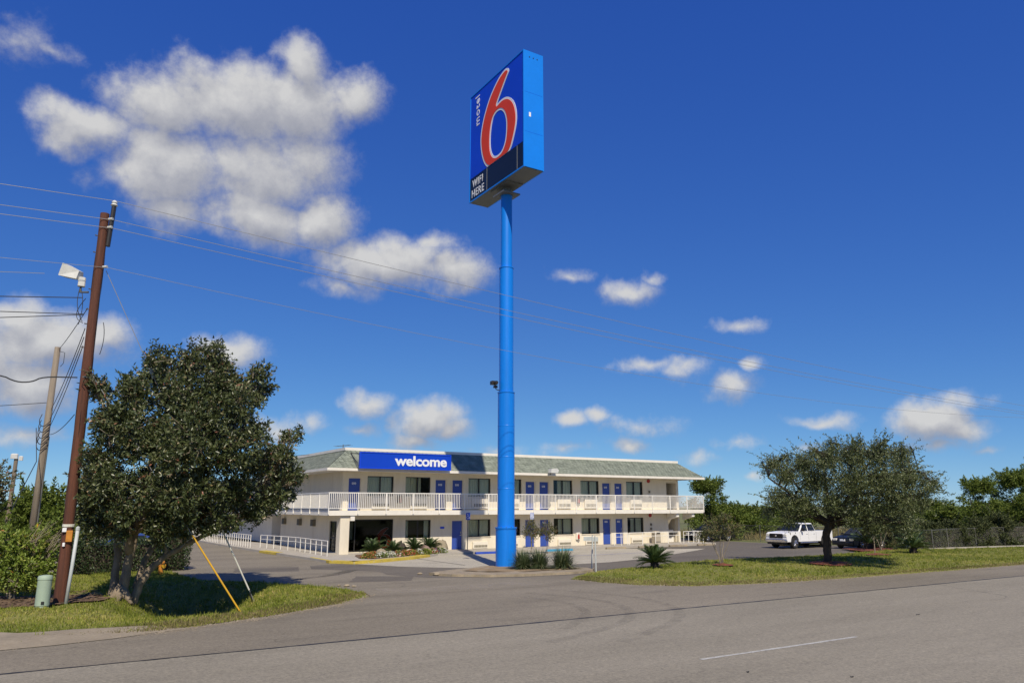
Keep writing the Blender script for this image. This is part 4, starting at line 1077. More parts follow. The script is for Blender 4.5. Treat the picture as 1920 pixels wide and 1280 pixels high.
left_rail = rail_line([(15.76, RY + 0.03, 0), (15.76, 63.4, 0)], 3.88, 2.92, 'railing', 1.85, 2.56)
lb = MB(); yv = 46.8
while yv < 63.3:
    lb.box(15.75, 15.77, yv - 0.01, yv + 0.01, 2.945, 3.85); yv += 0.125
tag(lb.build('balusters', M['rail'], left_rail), kind='stuff')
right_rail = rail_line([(48.12, RY + 0.03, 0), (48.12, 61.5, 0)], 3.88, 2.92, 'railing', 1.85, 2.56)
lb = MB(); yv = 46.8
while yv < 61.4:
    lb.box(48.11, 48.13, yv - 0.01, yv + 0.01, 2.945, 3.85); yv += 0.125
tag(lb.build('balusters', M['rail'], right_rail), kind='stuff')

# walkway railings standing in front of the building
def walk_rail(pts, z0, label, post_every=1.15, h=0.88, mid=0.28):
    t = thing('walkway_railing', label, 'railing', (pts[0][0], pts[0][1], z0))
    base = Vector((pts[0][0], pts[0][1], z0))
    tr = MB(); posts = []
    for a, b in zip(pts, pts[1:]):
        a, b = Vector((*a, 0)) - Vector((base.x, base.y, 0)), Vector((*b, 0)) - Vector((base.x, base.y, 0)); L = (b - a).length
        tr.tube([a + Vector((0, 0, h)), b + Vector((0, 0, h))], 0.024, 6); tr.tube([a + Vector((0, 0, h - mid)), b + Vector((0, 0, h - mid))], 0.018, 6)
        k = max(1, round(L / post_every))
        for i in range(k + 1): posts.append(a.lerp(b, i / k))
    tr.build('rail', M['rail'], t)
    pm = MB().tube([(0, 0, 0), (0, 0, h)], 0.024, 6).build('post', M['rail'], t); pm.location = posts[0]
    for p in posts[1:]:
        c = pm.copy(); COL.objects.link(c); c.parent = t; c.location = p
    return t
walk_rail([(15.45, 45.5), (15.45, 52.0), (14.5, 57.4)], 0.14, 'white pipe railing of the ramp beside the cream left wall of the motel')
walk_rail([(13.9, 57.8), (13.4, 66.0), (13.2, 77)], 0.14, 'white pipe railing running back behind the big dark tree', 0.6)
walk_rail([(38.1, 46.2), (39.4, 46.2)], 0.14, 'short white railing before the left door of the last ground-floor pair', 0.65, 0.9)
walk_rail([(39.6, 46.25), (45.0, 46.25)], 0.14, 'white railing before the right door of the last ground-floor pair', 1.35, 0.9)
walk_rail([(45.4, 46.3), (47.6, 46.3)], 0.14, 'white railing across the stair hall at the right end of the motel', 0.55, 0.9)
walk_rail([(47.9, 47.0), (49.8, 49.6), (52.6, 52.6)], 0.0, 'white railing running off behind the crape myrtle', 0.9, 1.0)

# rear wing seen past the left corner
rw = thing('rear_wing', 'far white rear wing glimpsed under the dark tree left of the motel', 'building', (17.5, 64, 0))
MB().box(-0.3, 12, 0.8, 26, 0.1, 5.0).build('wall', M['trim'], rw)
MB().box(-1.6, 12, 0.4, 26.4, 2.3, 2.55).build('canopy', M['trim'], rw)
MB().box(-1.7, 12, 0.3, 26.5, 5.002, 5.4).build('roof', M['shingle'], rw)

# ------------------------------------------------------------------ lettering helpers
def text_mesh(txt, size, depth, bold=0.0, spacing=1.0):
    cu = bpy.data.curves.new('lettering', 'FONT'); cu.body = txt; cu.size = size; cu.extrude = depth; cu.offset = bold; cu.space_character = spacing
    cu.align_x = 'LEFT'; cu.resolution_u = 6
    o = bpy.data.objects.new('lettering', cu); COL.objects.link(o)
    dg = bpy.context.evaluated_depsgraph_get(); dg.update()
    me = bpy.data.meshes.new_from_object(o.evaluated_get(dg))
    bpy.data.objects.remove(o); bpy.data.curves.remove(cu)
    return me

def text_on(name, txt, mat, parent, origin, ux, uy, width=None, height=None, depth=0.01, bold=0.0, spacing=1.0):
    """flat raised lettering: origin = lower left, ux / uy = directions of reading and of up"""
    me = text_mesh(txt, 1.0, depth, bold, spacing)
    co = np.zeros(len(me.vertices) * 3); me.vertices.foreach_get('co', co); co = co.reshape(-1, 3)
    lo, hi = co.min(0), co.max(0)
    sx = width / (hi[0] - lo[0]) if width else None; sy = height / (hi[1] - lo[1]) if height else None
    sx = sx or sy; sy = sy or sx
    ux, uy = Vector(ux), Vector(uy); un = ux.cross(uy)
    X = (co[:, 0] - lo[0]) * sx; Y = (co[:, 1] - lo[1]) * sy; Zv = co[:, 2]
    P = np.array(origin)[None] + X[:, None] * np.array(ux)[None] + Y[:, None] * np.array(uy)[None] + Zv[:, None] * np.array(un)[None]
    me.vertices.foreach_set('co', P.astype(np.float32).ravel()); me.materials.clear(); me.materials.append(mat); me.update()
    return put(name, me, parent)

def shape_with_holes(outer, holes, fn, d0, d1):
    """solid plate with the outline `outer` and openings `holes`; fn(u, v, d) -> point"""
    loops = [outer] + holes; pts = []; E = []
    for lp in loops:
        b = len(pts); n = len(lp); pts += [Vector((p[0], p[1])) for p in lp]; E += [(b + i, b + (i + 1) % n) for i in range(n)]
    r = delaunay_2d_cdt(pts, E, [], 0, 1e-6)
    oa = np.array(outer); ha = [np.array(h) for h in holes]
    mb = MB(); V2 = r[0]; keep = []
    for f in r[2]:
        c = np.array([[sum(V2[i].x for i in f) / len(f), sum(V2[i].y for i in f) / len(f)]])
        if inside(c, oa)[0] and not any(inside(c, h)[0] for h in ha): keep.append(tuple(f))
    n = len(V2)
    mb.add([fn(p.x, p.y, d0) for p in V2] + [fn(p.x, p.y, d1) for p in V2], keep + [tuple(n + i for i in reversed(f)) for f in keep])
    for lp in loops:
        k = len(lp)
        mb.add([fn(p[0], p[1], d0) for p in lp] + [fn(p[0], p[1], d1) for p in lp], [(i, (i + 1) % k, k + (i + 1) % k, k + i) for i in range(k)])
    return mb

def smooth_loop(lp, it=2, sharp=()):
    P = [Vector(p) for p in lp]; keep = {i for i in sharp}
    for _ in range(it):
        Q = []; nk = set(); n = len(P)
        for i in range(n):
            a, b = P[i], P[(i + 1) % n]
            if i in keep: nk.add(len(Q)); Q.append(a)
            else: Q.append(a.lerp(b, 0.25) if True else a)
            if (i + 1) % n not in keep: Q.append(a.lerp(b, 0.75))
        P = Q; keep = nk
    return [(p.x, p.y) for p in P]

def inset(lp, d):
    """move a closed loop inwards (positive d shrinks a counter-clockwise loop)"""
    n = len(lp); out = []
    ar = sum(lp[i][0] * lp[(i + 1) % n][1] - lp[(i + 1) % n][0] * lp[i][1] for i in range(n))
    s = 1 if ar > 0 else -1
    for i in range(n):
        a, b, c = Vector(lp[i - 1]), Vector(lp[i]), Vector(lp[(i + 1) % n])
        d1, d2 = (b - a), (c - b)
        if d1.length < 1e-9 or d2.length < 1e-9: out.append(tuple(b)); continue
        n1 = Vector((-d1.y, d1.x)).normalized(); n2 = Vector((-d2.y, d2.x)).normalized(); m = n1 + n2
        if m.length < 1e-6: m = n1
        m.normalize(); k = min(1.0 / max(0.5, m.dot(n1)), 2.0)
        out.append(tuple(b + m * (d * s * k)))
    return out

# ------------------------------------------------------------------ tall pylon sign
SX0, SX1, SY0, SY1, SZ0, SZ1 = 19.95, 21.15, 30.67, 36.58, 20.37, 27.18
pyl = thing('pylon_sign', 'tall blue steel pole carrying the big blue sign with a red six', 'sign', (20.6, 33.5, 0.0))
PO = Vector((20.6, 33.5, 0.0))
def pl(x, y, z): return (x - PO.x, y - PO.y, z - PO.z)
def psec(name, r, z0, z1):
    m = MB(); m.lathe([(r, z0), (r, z1 - 0.06), (r + 0.025, z1 - 0.05), (r + 0.025, z1)], 36)
    o = m.build(name, M['poleblue'], pyl, smooth=True); shade_angle(o, 30); return o
psec('pole_base', 0.52, 0.05, 1.99); psec('pole_section', 0.435, 2.0, 8.89); psec('pole_section', 0.375, 8.9, 15.7); psec('pole_section', 0.31, 15.71, 19.85)
MB().lathe([(0.555, 1.985), (0.555, 2.02), (0.44, 2.03)], 36).build('flange', M['poleblue'], pyl)
for k in range(3):
    MB().lathe([(0.437, 3.9 + k * 1.6), (0.441, 3.91 + k * 1.6), (0.441, 3.94 + k * 1.6), (0.437, 3.95 + k * 1.6)], 36).build('weld_band', M['poleblue'], pyl)
hatch = MB()
for i in range(7):
    a0_, a1_ = R(-112 + 6 * i), R(-106 + 6 * i)
    hatch.add([(r_ * math.cos(a), r_ * math.sin(a), z) for z in (0.45, 0.95) for (a, r_) in ((a0_, 0.522), (a1_, 0.522), (a1_, 0.53), (a0_, 0.53))], [(3, 2, 6, 7), (0, 3, 7, 4), (1, 5, 6, 2), (0, 1, 2, 3), (4, 7, 6, 5)])
hatch.build('access_hatch', M['poleblue'], pyl)
for k in range(12):
    a = k * math.pi / 6; MB().lathe([(0.022, 2.02), (0.022, 2.05)], 6, (0.5 * math.cos(a), 0.5 * math.sin(a), 0)).build('flange_bolt', M['galv'], pyl)
m = MB(); m.box(-0.55, 0.55, -0.55, 0.55, 19.86, 19.94); m.lathe([(0.24, 19.94), (0.24, 20.4)], 20); m.box(-0.5, 0.5, -0.9, 0.9, 20.3, 20.36); m.build('mount', M['signunder'], pyl)
box = MB()
box.box(*[v for v in (SX0 + 0.02 - PO.x, SX1 - 0.02 - PO.x, SY0 - PO.y, SY1 - PO.y, SZ0 + 0.02, SZ1)])
cab = box.build('cabinet', M['signside'], pyl)
MB().box(SX0 + 0.03 - PO.x, SX1 - 0.03 - PO.x, SY0 + 0.05 - PO.y, SY1 - 0.05 - PO.y, SZ0 - 0.005, SZ0 + 0.018).build('underside', M['signunder'], pyl)
for k in range(3): MB().lathe([(0.035, 0), (0.03, -0.02)], 8, pl(SX0 + 0.35 + 0.25 * k, SY0 - 0.002, SZ1 - 0.35), 'Y').build('bolt', M['darkmetal'], cab)
MB().box(*[v for v in (SX0 + 0.3 - PO.x, SX0 + 0.42 - PO.x, SY0 - 0.012 - PO.y, SY0 - 0.001 - PO.y, 23.3, 23.55)]).build('maker_plate', M['signwhite'], cab)

for zz in (22.4, 24.7):
    MB().box(SX0 + 0.03 - PO.x, SX1 - 0.03 - PO.x, SY0 - 0.004 - PO.y, SY0 - 0.001 - PO.y, zz, zz + 0.01).build('panel_seam', M['signface'], cab)
# the figure six, outlined in face coordinates: a = along the face from its far (left) edge, b = height
SIX_OUT = [(4.35, 6.49), (4.44, 6.27), (4.19, 6.05), (3.76, 5.58), (3.34, 5.13), (3.09, 4.83), (3.39, 4.92), (3.83, 4.93), (4.3, 4.79), (4.74, 4.45), (5.05, 3.98), (5.2, 3.47), (5.23, 3.01), (5.12, 2.53), (4.89, 2.02), (4.66, 1.59), (4.4, 1.39), (3.81, 1.24), (3.01, 1.25), (2.43, 1.32), (2.04, 1.48), (1.66, 1.93), (1.39, 2.61), (1.27, 3.32), (1.32, 3.87), (1.53, 4.53), (1.87, 5.13), (2.3, 5.69), (2.8, 6.11), (3.38, 6.47), (3.95, 6.62), (4.19, 6.59)]
SIX_HOLE = [(3.56, 4.36), (3.96, 3.96), (4.15, 3.42), (4.15, 2.79), (4.04, 2.21), (3.73, 1.81), (3.33, 1.71), (2.92, 1.77), (2.59, 2.06), (2.42, 2.54), (2.41, 3.2), (2.52, 3.8), (2.73, 4.26), (3.07, 4.43)]
def face_fn(side):
    if side < 0: return lambda a, b, d: pl(SX0 - d, SY1 - a, SZ0 + b)          # face towards -X, read from the far edge to the near edge
    return lambda a, b, d: pl(SX1 + d, SY0 + a, SZ0 + b)
FW, FH = SY1 - SY0, SZ1 - SZ0
BAND = 1.44
for side in (-1, 1):
    fn = face_fn(side)
    def plate(name, a0, a1, b0, b1, d0, d1, mat, par):
        mm = MB(); mm.prism([(a0, b0), (a1, b0), (a1, b1), (a0, b1)], fn, d0, d1); return mm.build(name, mat, par)
    fc = plate('sign_face', 0.06, FW - 0.06, BAND + 0.03, FH - 0.06, -0.01, 0.012, M['signface'], pyl)
    for (a0, a1, b0, b1) in ((0.0, FW, FH - 0.058, FH), (0.0, FW, 0.0, 0.07), (0, 0.058, 0.07, FH - 0.058), (FW - 0.058, FW, 0.07, FH - 0.058)):
        plate('frame_strip', a0, a1, b0, b1, -0.02, 0.04, M['signside'], pyl)
    wl = smooth_loop(SIX_OUT, 2)
    clip = lambda lp: [(p[0], max(p[1], BAND + 0.035)) for p in lp]
    hl = smooth_loop(SIX_HOLE, 2)
    shape_with_holes(clip(wl), [hl], fn, 0.012, 0.03).build('numeral_outline', M['signwhite'], fc)
    shape_with_holes(clip(inset(wl, 0.125)), [inset(hl, -0.125)], fn, 0.0301, 0.045).build('numeral', M['signred'], fc)
    ux = Vector(fn(1, 0, 0)) - Vector(fn(0, 0, 0)); uy = Vector((0, 0, 1))
    # the vertical word runs upwards: reading direction is up
    text_on('word', 'motel', M['signwhite'], fc, fn(1.12, 4.58, 0.016), uy, -ux, width=1.9, height=0.5, depth=0.01, bold=0.004, spacing=1.12)
    # lower reader panels
    p1 = plate('reader_panel', 0.08, 2.0, 0.09, BAND, -0.01, 0.014, M['signblack'], pyl)
    p2 = plate('reader_panel', 2.06, 5.2, 0.09, BAND, -0.01, 0.014, M['signblack'], pyl)
    p3 = plate('reader_panel', 5.26, FW - 0.08, 0.09, BAND, -0.01, 0.014, M['signblack'], pyl)
    plate('divider', 2.005, 2.055, 0.09, BAND, -0.01, 0.03, M['signunder'], pyl); plate('divider', 5.205, 5.255, 0.09, BAND, -0.01, 0.03, M['signunder'], pyl)
    text_on('word', 'WIFI', M['signwhite'], p1, fn(0.36, 0.82, 0.018), ux, uy, width=1.2, height=0.46, depth=0.006, bold=0.012, spacing=1.22)
    text_on('word', 'HERE', M['signwhite'], p1, fn(0.3, 0.22, 0.018), ux, uy, width=1.4, height=0.46, depth=0.006, bold=0.012, spacing=1.18)
# small camera and lamp on the pole
cm = MB(); cm.bbox(-0.95, -0.62, -0.18, 0.1, 9.22, 9.42, 0.03); cm.lathe([(0.09, -0.2), (0.1, -0.1), (0.06, 0.0)], 10, (-0.8, -0.18, 9.3), 'Y'); cm.bbox(-0.72, -0.54, -0.05, 0.14, 9.08, 9.2, 0.02)
cmo = cm.build('pole_floodlight', M['darkmetal'], pyl); MB().tube([(-0.7, 0, 9.2), (-0.62, 0, 9.0), (-0.4, 0, 8.95)], 0.025, 6).build('bracket', M['darkmetal'], cmo)

# ------------------------------------------------------------------ welcome sign on the roof
ws = thing('welcome_sign', 'wide royal blue roof sign reading welcome in white letters', 'sign', (17.35, 45.85, 5.4))
MB().bbox(0, 6.4, -0.12, 0.12, 0, 1.0, 0.02).build('cabinet', M['acrylic'], ws)
fr = MB(); fr.box(-0.02, 6.42, -0.15, -0.122, -0.02, 0.04); fr.box(-0.02, 6.42, -0.15, -0.122, 0.96, 1.02); fr.box(-0.02, 0.04, -0.15, -0.122, 0.04, 0.96); fr.box(6.36, 6.42, -0.15, -0.122, 0.04, 0.96)
fr.build('frame', M['signface'], ws)
text_on('word', 'welcome', M['signwhite'], ws, (2.35, -0.13, 0.2), (1, 0, 0), (0, 0, 1), width=3.75, height=0.66, depth=0.01, bold=0.03, spacing=0.97)
for x in (0.05, 2.1, 4.3, 6.3):
    b = MB(); b.tube([(x, 0.12, 0.9), (x - 0.1, 1.45, 1.02)], 0.025, 6); b.tube([(x, 0.12, 0.05), (x - 0.1, 1.45, 1.02)], 0.025, 6); b.build('strut', M['darkmetal'], ws)
# red six figure inside the lobby window
lg = thing('lobby_numeral', 'red figure six outlined in white behind the dark lobby glass', 'sign', (19.5, 48.07, 0.35))
k6 = 1.35 / (max(p[1] for p in SIX_OUT) - min(p[1] for p in SIX_OUT)); mnx = min(p[0] for p in SIX_OUT); mny = min(p[1] for p in SIX_OUT)
sf = lambda lp: [((p[0] - mnx) * k6 * 1.15, (p[1] - mny) * k6) for p in lp]
l1, l2 = smooth_loop(sf(SIX_OUT), 2), smooth_loop(sf(SIX_HOLE), 2)
f6 = lambda u, v, d: (u, -d, v)
shape_with_holes(l1, [l2], f6, 0, 0.02).build('outline', M['signwhite'], lg)
shape_with_holes(inset(l1, 0.025), [inset(l2, -0.025)], f6, 0.0201, 0.04).build('numeral', M['signred'], lg)

# ------------------------------------------------------------------ parking furniture
def access_sign(x, y, label, faded):
    t = thing('access_sign', label, 'sign', (x, y, 0.0))
    MB().tube([(0, 0, 0), (0, 0, 2.62)], 0.03, 8).build('post', M['galv'], t)
    p = MB().bbox(-0.16, 0.16, -0.05, -0.035, 2.15, 2.62, 0.006).build('panel', M['hcpale'] if faded else M['hcblue'], t)
    # wheelchair user symbol
    s = MB(); s.lathe([(0.032, -0.006), (0.032, 0.0)], 12, (-0.025, -0.052, 2.53), 'Y')
    s.tube([(-0.025, -0.056, 2.49), (-0.02, -0.056, 2.38), (0.06, -0.056, 2.38), (0.09, -0.056, 2.27), (0.12, -0.056, 2.275)], 0.014, 6)
    ring = [( -0.02 + 0.085 * math.cos(a), -0.056, 2.32 + 0.085 * math.sin(a)) for a in [R(120 + i * 18) for i in range(15)]]
    s.tube(ring, 0.012, 6); s.tube([(-0.022, -0.056, 2.44), (0.05, -0.056, 2.44)], 0.011, 6)
    s.build('symbol', M['signwhite'], p); return t
access_sign(25.36, 46.2, 'dark blue wheelchair parking sign left of the pylon pole', False)
access_sign(30.3, 45.8, 'faded pale wheelchair parking sign right of the pylon pole', True)
def wheel_stop(x, y, rz, mat, label, L=1.8, grp=None):
    mb = MB(); pr = [(-0.11, 0), (0.11, 0), (0.085, 0.11), (0.05, 0.135), (-0.05, 0.135), (-0.085, 0.11)]
    mb.prism(pr, lambda u, v, d: (d, u, v), -L / 2, L / 2)
    o = mb.build('wheel_stop', mat, None); o.location = (x, y, 0.012); o.rotation_euler = (0, 0, rz); tag(o, label, 'wheel stop', grp); return o
wheel_stop(26.0, 44.45, 0, M['bluepaint'], 'dark blue concrete wheel stop left of the pylon pole', 2.0)
wheel_stop(31.7, 44.45, 0, M['cyanpaint'], 'light blue concrete wheel stop right of the pylon pole', 2.2)
for x, w in ((36.8, 'first'), (39.9, 'second'), (43.0, 'third'), (46.0, 'last')): wheel_stop(x, 44.5, 0, M['kerb'], 'plain grey wheel stop before the motel, %s from the light blue one' % w, 1.8, 'grey wheel stops')
bin_ = thing('litter_bin', 'beige litter bin against the wall near the right end of the motel', 'bin', (43.25, 47.2, 0.14))
MB().bbox(-0.28, 0.28, -0.26, 0.26, 0, 0.72, 0.03).build('body', M['binbeige'], bin_); MB().bbox(-0.3, 0.3, -0.28, 0.28, 0.725, 0.95, 0.08).build('lid', M['binbeige'], bin_); MB().box(-0.16, 0.16, -0.29, -0.282, 0.76, 0.84).build('flap', M['darkmetal'], bin_)
vm = thing('ice_machine', 'white machine under the stair at the right end of the motel', 'machine', (45.95, 48.6, 0.14))
MB().bbox(-0.3, 0.3, -0.3, 0.3, 0, 1.0, 0.03).build('body', M['trim'], vm); MB().box(-0.2, 0.2, -0.315, -0.302, 0.4, 0.8).build('door', M['grille'], vm)
# pair of weathered posts with sign backs by the pole island
for (x, y, lean, nm, px0, px1) in ((23.55, 30.35, 0.10, 'left', -0.52, 0.06), (23.35, 29.75, -0.02, 'right', -0.1, 0.22)):
    t = thing('post_sign', 'thin leaning %s post of the bare pair beside the pole island' % nm, 'post', (x, y, 0.05))
    MB().tube([(0, 0, -0.1), (lean, 0, 1.62)], 0.032, 8).build('post', M['palegalv'], t)
    MB().bbox(lean + px0, lean + px1, 0.035, 0.05, 1.36, 1.56, 0.005).build('panel', M['palegalv'], t)

# ------------------------------------------------------------------ trees
def limb(mb, pts, r0, r1, n=8, jit=0.0, sub=3, rr=random):
    P = [Vector(p) for p in pts]; Q = []
    for i in range(len(P) - 1):
        for j in range(sub): Q.append(P[i].lerp(P[i + 1], j / sub))
    Q.append(P[-1])
    for _ in range(2):
        for i in range(1, len(Q) - 1): Q[i] = Q[i] * 0.5 + (Q[i - 1] + Q[i + 1]) * 0.25
    if jit:
        for i in range(1, len(Q) - 1): Q[i] = Q[i] + Vector((rr.uniform(-jit, jit), rr.uniform(-jit, jit), rr.uniform(-jit, jit) * 0.5))
    m = len(Q)
    mb.tube(Q, [r0 + (r1 - r0) * (i / (m - 1)) ** 0.8 for i in range(m)], n)
    return Q

def crown_points(lobes, per_m2, rr, shell=0.55):
    """twig tips spread through overlapping lobes (x, y, z, rx, ry, rz), more of them near the outside"""
    pts = []; dirs = []
    for (x, y, z, a, b, c) in lobes:
        k = int(per_m2 * (a * b + b * c + a * c) * 4.2)
        d = norm(rr.normal(size=(k, 3))); rad = (shell + (1 - shell) * rr.random(k) ** 0.7) * rr.uniform(0.86, 1.12, k)
        pts.append(np.array([x, y, z]) + d * rad[:, None] * np.array([a, b, c])); dirs.append(d)
    return np.concatenate(pts), np.concatenate(dirs)

def sprays(P, D, per, tlen, L, Wd, rr, up=0.25, spread=0.9, clump=0.0):
    """`per` leaves along a short twig that ends at every point"""
    n = len(P)
    T = norm(D + rr.normal(0, 0.5, (n, 3)) + np.array([0, 0, up]))
    s = rr.random((n, per, 1))
    C = P[:, None, :] - T[:, None, :] * tlen * (1 - s)
    LD = norm(T[:, None, :] * 0.8 + rr.normal(0, spread, (n, per, 3)))
    C = C.reshape(-1, 3); LD = LD.reshape(-1, 3); m = len(C)
    return C, LD, rr.uniform(0.7, 1.25, m) * L, rr.uniform(0.7, 1.2, m) * Wd, T

def lobed_tree(t, base, lobes, limbs, trunk_mat, leaf_mat, per_m2, per, tlen, L, Wd, seed, twig_r=0.02, up=0.25, spread=0.9, shell=0.55, lobe_links=True, crown_name='crown', twig_show=0, shoots=0):
    rr = np.random.default_rng(seed); pr = random.Random(seed)
    tr = MB(); nodes = []
    for (pts, r0, r1) in limbs:
        Q = limb(tr, [Vector(p) - Vector(base) for p in pts], r0, r1, 10, 0.03, 4, pr)
        nodes += [(q, r1 + (r0 - r1) * (1 - i / len(Q))) for i, q in enumerate(Q) if i > len(Q) * 0.35]
    if lobe_links:
        for lb in lobes:
            c = Vector(lb[:3]) - Vector(base)
            q, r = min(nodes, key=lambda n: (n[0] - c).length + max(0, n[0].z - c.z) * 1.5)
            mid = q.lerp(c, 0.5) + Vector((0, 0, 0.12 * (c - q).length))
            limb(tr, [q, mid, c], min(r * 0.6, 0.09), twig_r, 6, 0.04, 3, pr)
            for k in range(5):
                d = Vector(rr.normal(size=3)); d.normalize(); d.z = abs(d.z) * 0.7
                e = c + Vector((d.x * lb[3], d.y * lb[4], d.z * lb[5])) * 0.85
                limb(tr, [c.lerp(q, 0.3), c.lerp(e, 0.5), e], twig_r * 1.3, twig_r * 0.4, 5, 0.03, 2, pr)
    o = tr.build('trunk', trunk_mat, t, smooth=True)
    P, D = crown_points([(l[0] - base[0], l[1] - base[1], l[2] - base[2], l[3], l[4], l[5]) for l in lobes], per_m2, rr, shell)
    C, LD, LL, WW, T = sprays(P, D, per, tlen, L, Wd, rr, up, spread)
    rn = np.clip(np.repeat(rr.random(len(P)), per) * 0.45 + rr.random(len(C)) * 0.6, 0, 1) ** 1.2
    if shoots:
        # long wispy shoots that leave the crown upwards and outwards
        cc = P.mean(0); far = P[np.argsort(-np.linalg.norm((P - cc) * np.array([1, 1, 1.6]), axis=1))[:int(len(P) * 0.45)]]
        S = far[rr.choice(len(far), shoots, replace=False)]; S = S[S[:, 2] > cc[2] - 0.9]; k = 30
        dr = norm(norm(S - cc) * np.array([1.0, 1.0, 0.6]) + np.array([0, 0, 0.45]) + rr.normal(0, 0.22, (len(S), 3))); ln = rr.uniform(0.5, 1.15, len(S))
        f = rr.random((len(S), k, 1)) ** 0.8; Cs = (S[:, None] - dr[:, None] * 0.2 + dr[:, None] * f * ln[:, None, None] + np.array([0, 0, -0.12]) * f ** 2).reshape(-1, 3)
        Ds = norm(np.repeat(dr, k, 0) * 0.8 + rr.normal(0, 0.6, (len(Cs), 3))); C = np.concatenate([C, Cs]); LD = np.concatenate([LD, Ds])
        LL = np.concatenate([LL, rr.uniform(0.6, 1.1, len(Cs)) * L]); WW = np.concatenate([WW, rr.uniform(0.7, 1.1, len(Cs)) * Wd]); rn = np.concatenate([rn, rr.random(len(Cs))])
    leaves(crown_name, C, LD, LL, WW, leaf_mat, t, None, rn)
    if twig_show:
        tw = MB(); idx = rr.choice(len(P), min(twig_show, len(P)), replace=False)
        for i in idx:
            a = P[i] - T[i] * tlen * 1.7; b = P[i]; mid = (a + b) / 2 + rr.normal(0, 0.08, 3)
            tw.tube([a, mid, b], [0.014, 0.011, 0.006], 4, cap=False)
        tag(tw.build('twigs', M['twig'], t, recalc=False), kind='stuff')
    return t

def view_lobes(center, items, mid, depth_r, seed, reach_r, squash=1.0):
    """lobes given across the crown (a to the right, z up, r radius), spread through the crown's depth as well"""
    rr = random.Random(seed); out = []
    fwd = Vector((center[0], center[1], 0)).normalized(); right = Vector((fwd.y, -fwd.x, 0))
    for (a, z, r) in items:                       # a: metres to the right of the trunk, z: height, r: radius
        q = max(0.05, 1 - ((a - mid[0]) ** 2 + (z - mid[1]) ** 2) / (reach_r ** 2)) ** 0.5
        reach = max(0.0, depth_r * q - r * 0.4)
        for k in ((0,) if reach < 0.5 else (-1, 1, 0)):
            d = k * reach * rr.uniform(0.75, 1.0) + rr.uniform(-0.25, 0.25)
            p = Vector(center) + right * (a + rr.uniform(-0.12, 0.12)) + fwd * d
            sc_ = rr.uniform(0.85, 1.1)
            out.append((p.x, p.y, z + rr.uniform(-0.12, 0.12), r * sc_, r * sc_, r * sc_ * squash))
    return out

# big dark evergreen beside the ditch
TB = (2.98, 29.66, 0.0)
# lobes: metres right of the trunk, height, radius
LT = [(-1.37, 7.19, 0.52), (-0.92, 5.94, 0.77), (-1.23, 4.65, 0.58), (-0.89, 3.21, 0.71), (0.51, 7.9, 0.71), (1.38, 8.17, 0.65), (2.19, 8.44, 0.52), (2.59, 8.11, 0.42), (-0.19, 7.02, 0.74), (1.14, 6.85, 1.0), (2.29, 7.18, 0.74), (2.96, 7.41, 0.58), (3.71, 7.62, 0.58), (4.08, 7.3, 0.42), (3.18, 6.44, 0.87), (2.19, 6.09, 0.97), (-0.13, 5.51, 1.13), (1.35, 5.38, 1.29), (3.01, 5.05, 1.07), (4.11, 4.63, 0.74), (3.81, 5.67, 0.55), (4.82, 5.01, 0.48), (5.23, 5.67, 0.36), (5.06, 4.25, 0.58), (5.53, 4.02, 0.32), (-0.71, 3.84, 0.84), (0.55, 3.68, 1.0), (1.93, 3.75, 1.0), (3.4, 3.51, 0.87), (4.63, 3.42, 0.68), (5.21, 3.52, 0.45), (4.0, 2.88, 0.48), (1.49, 2.81, 0.65), (-0.11, 2.77, 0.61), (-1.2, 3.48, 0.48), (2.63, 2.81, 0.52), (0.82, 2.58, 0.52), (-0.89, 2.42, 0.52), (-0.15, 2.29, 0.48), (1.02, 2.22, 0.48), (1.79, 2.3, 0.45), (2.49, 2.38, 0.42), (-1.32, 2.77, 0.42), (3.28, 2.56, 0.42)]
tl = thing('broadleaf_tree', 'big dense dark evergreen tree with glossy leaves beside the ditch', 'tree', TB)
lob1 = view_lobes(TB, LT, (1.4, 5.2), 3.1, 4, 4.3)
fw = Vector((TB[0], TB[1], 0)).normalized(); rt = Vector((fw.y, -fw.x, 0))
for (a_, z_, d_, r_) in ((1.5, 3.3, -2.7, 0.8), (2.4, 3.5, -2.2, 0.75), (3.3, 3.6, -1.5, 0.7), (1.2, 4.6, -2.9, 0.85), (2.0, 4.8, -2.7, 0.85)):  # low front lobes added so the crown's shadow reaches into the ditch
    p_ = Vector(TB) + rt * a_ * (1 + d_ / 29.8) + fw * d_; lob1.append((p_.x, p_.y, z_, r_, r_, r_ * 0.8))
def tp(a, z, d=0.0): return Vector(TB) + rt * a + fw * d + Vector((0, 0, z))
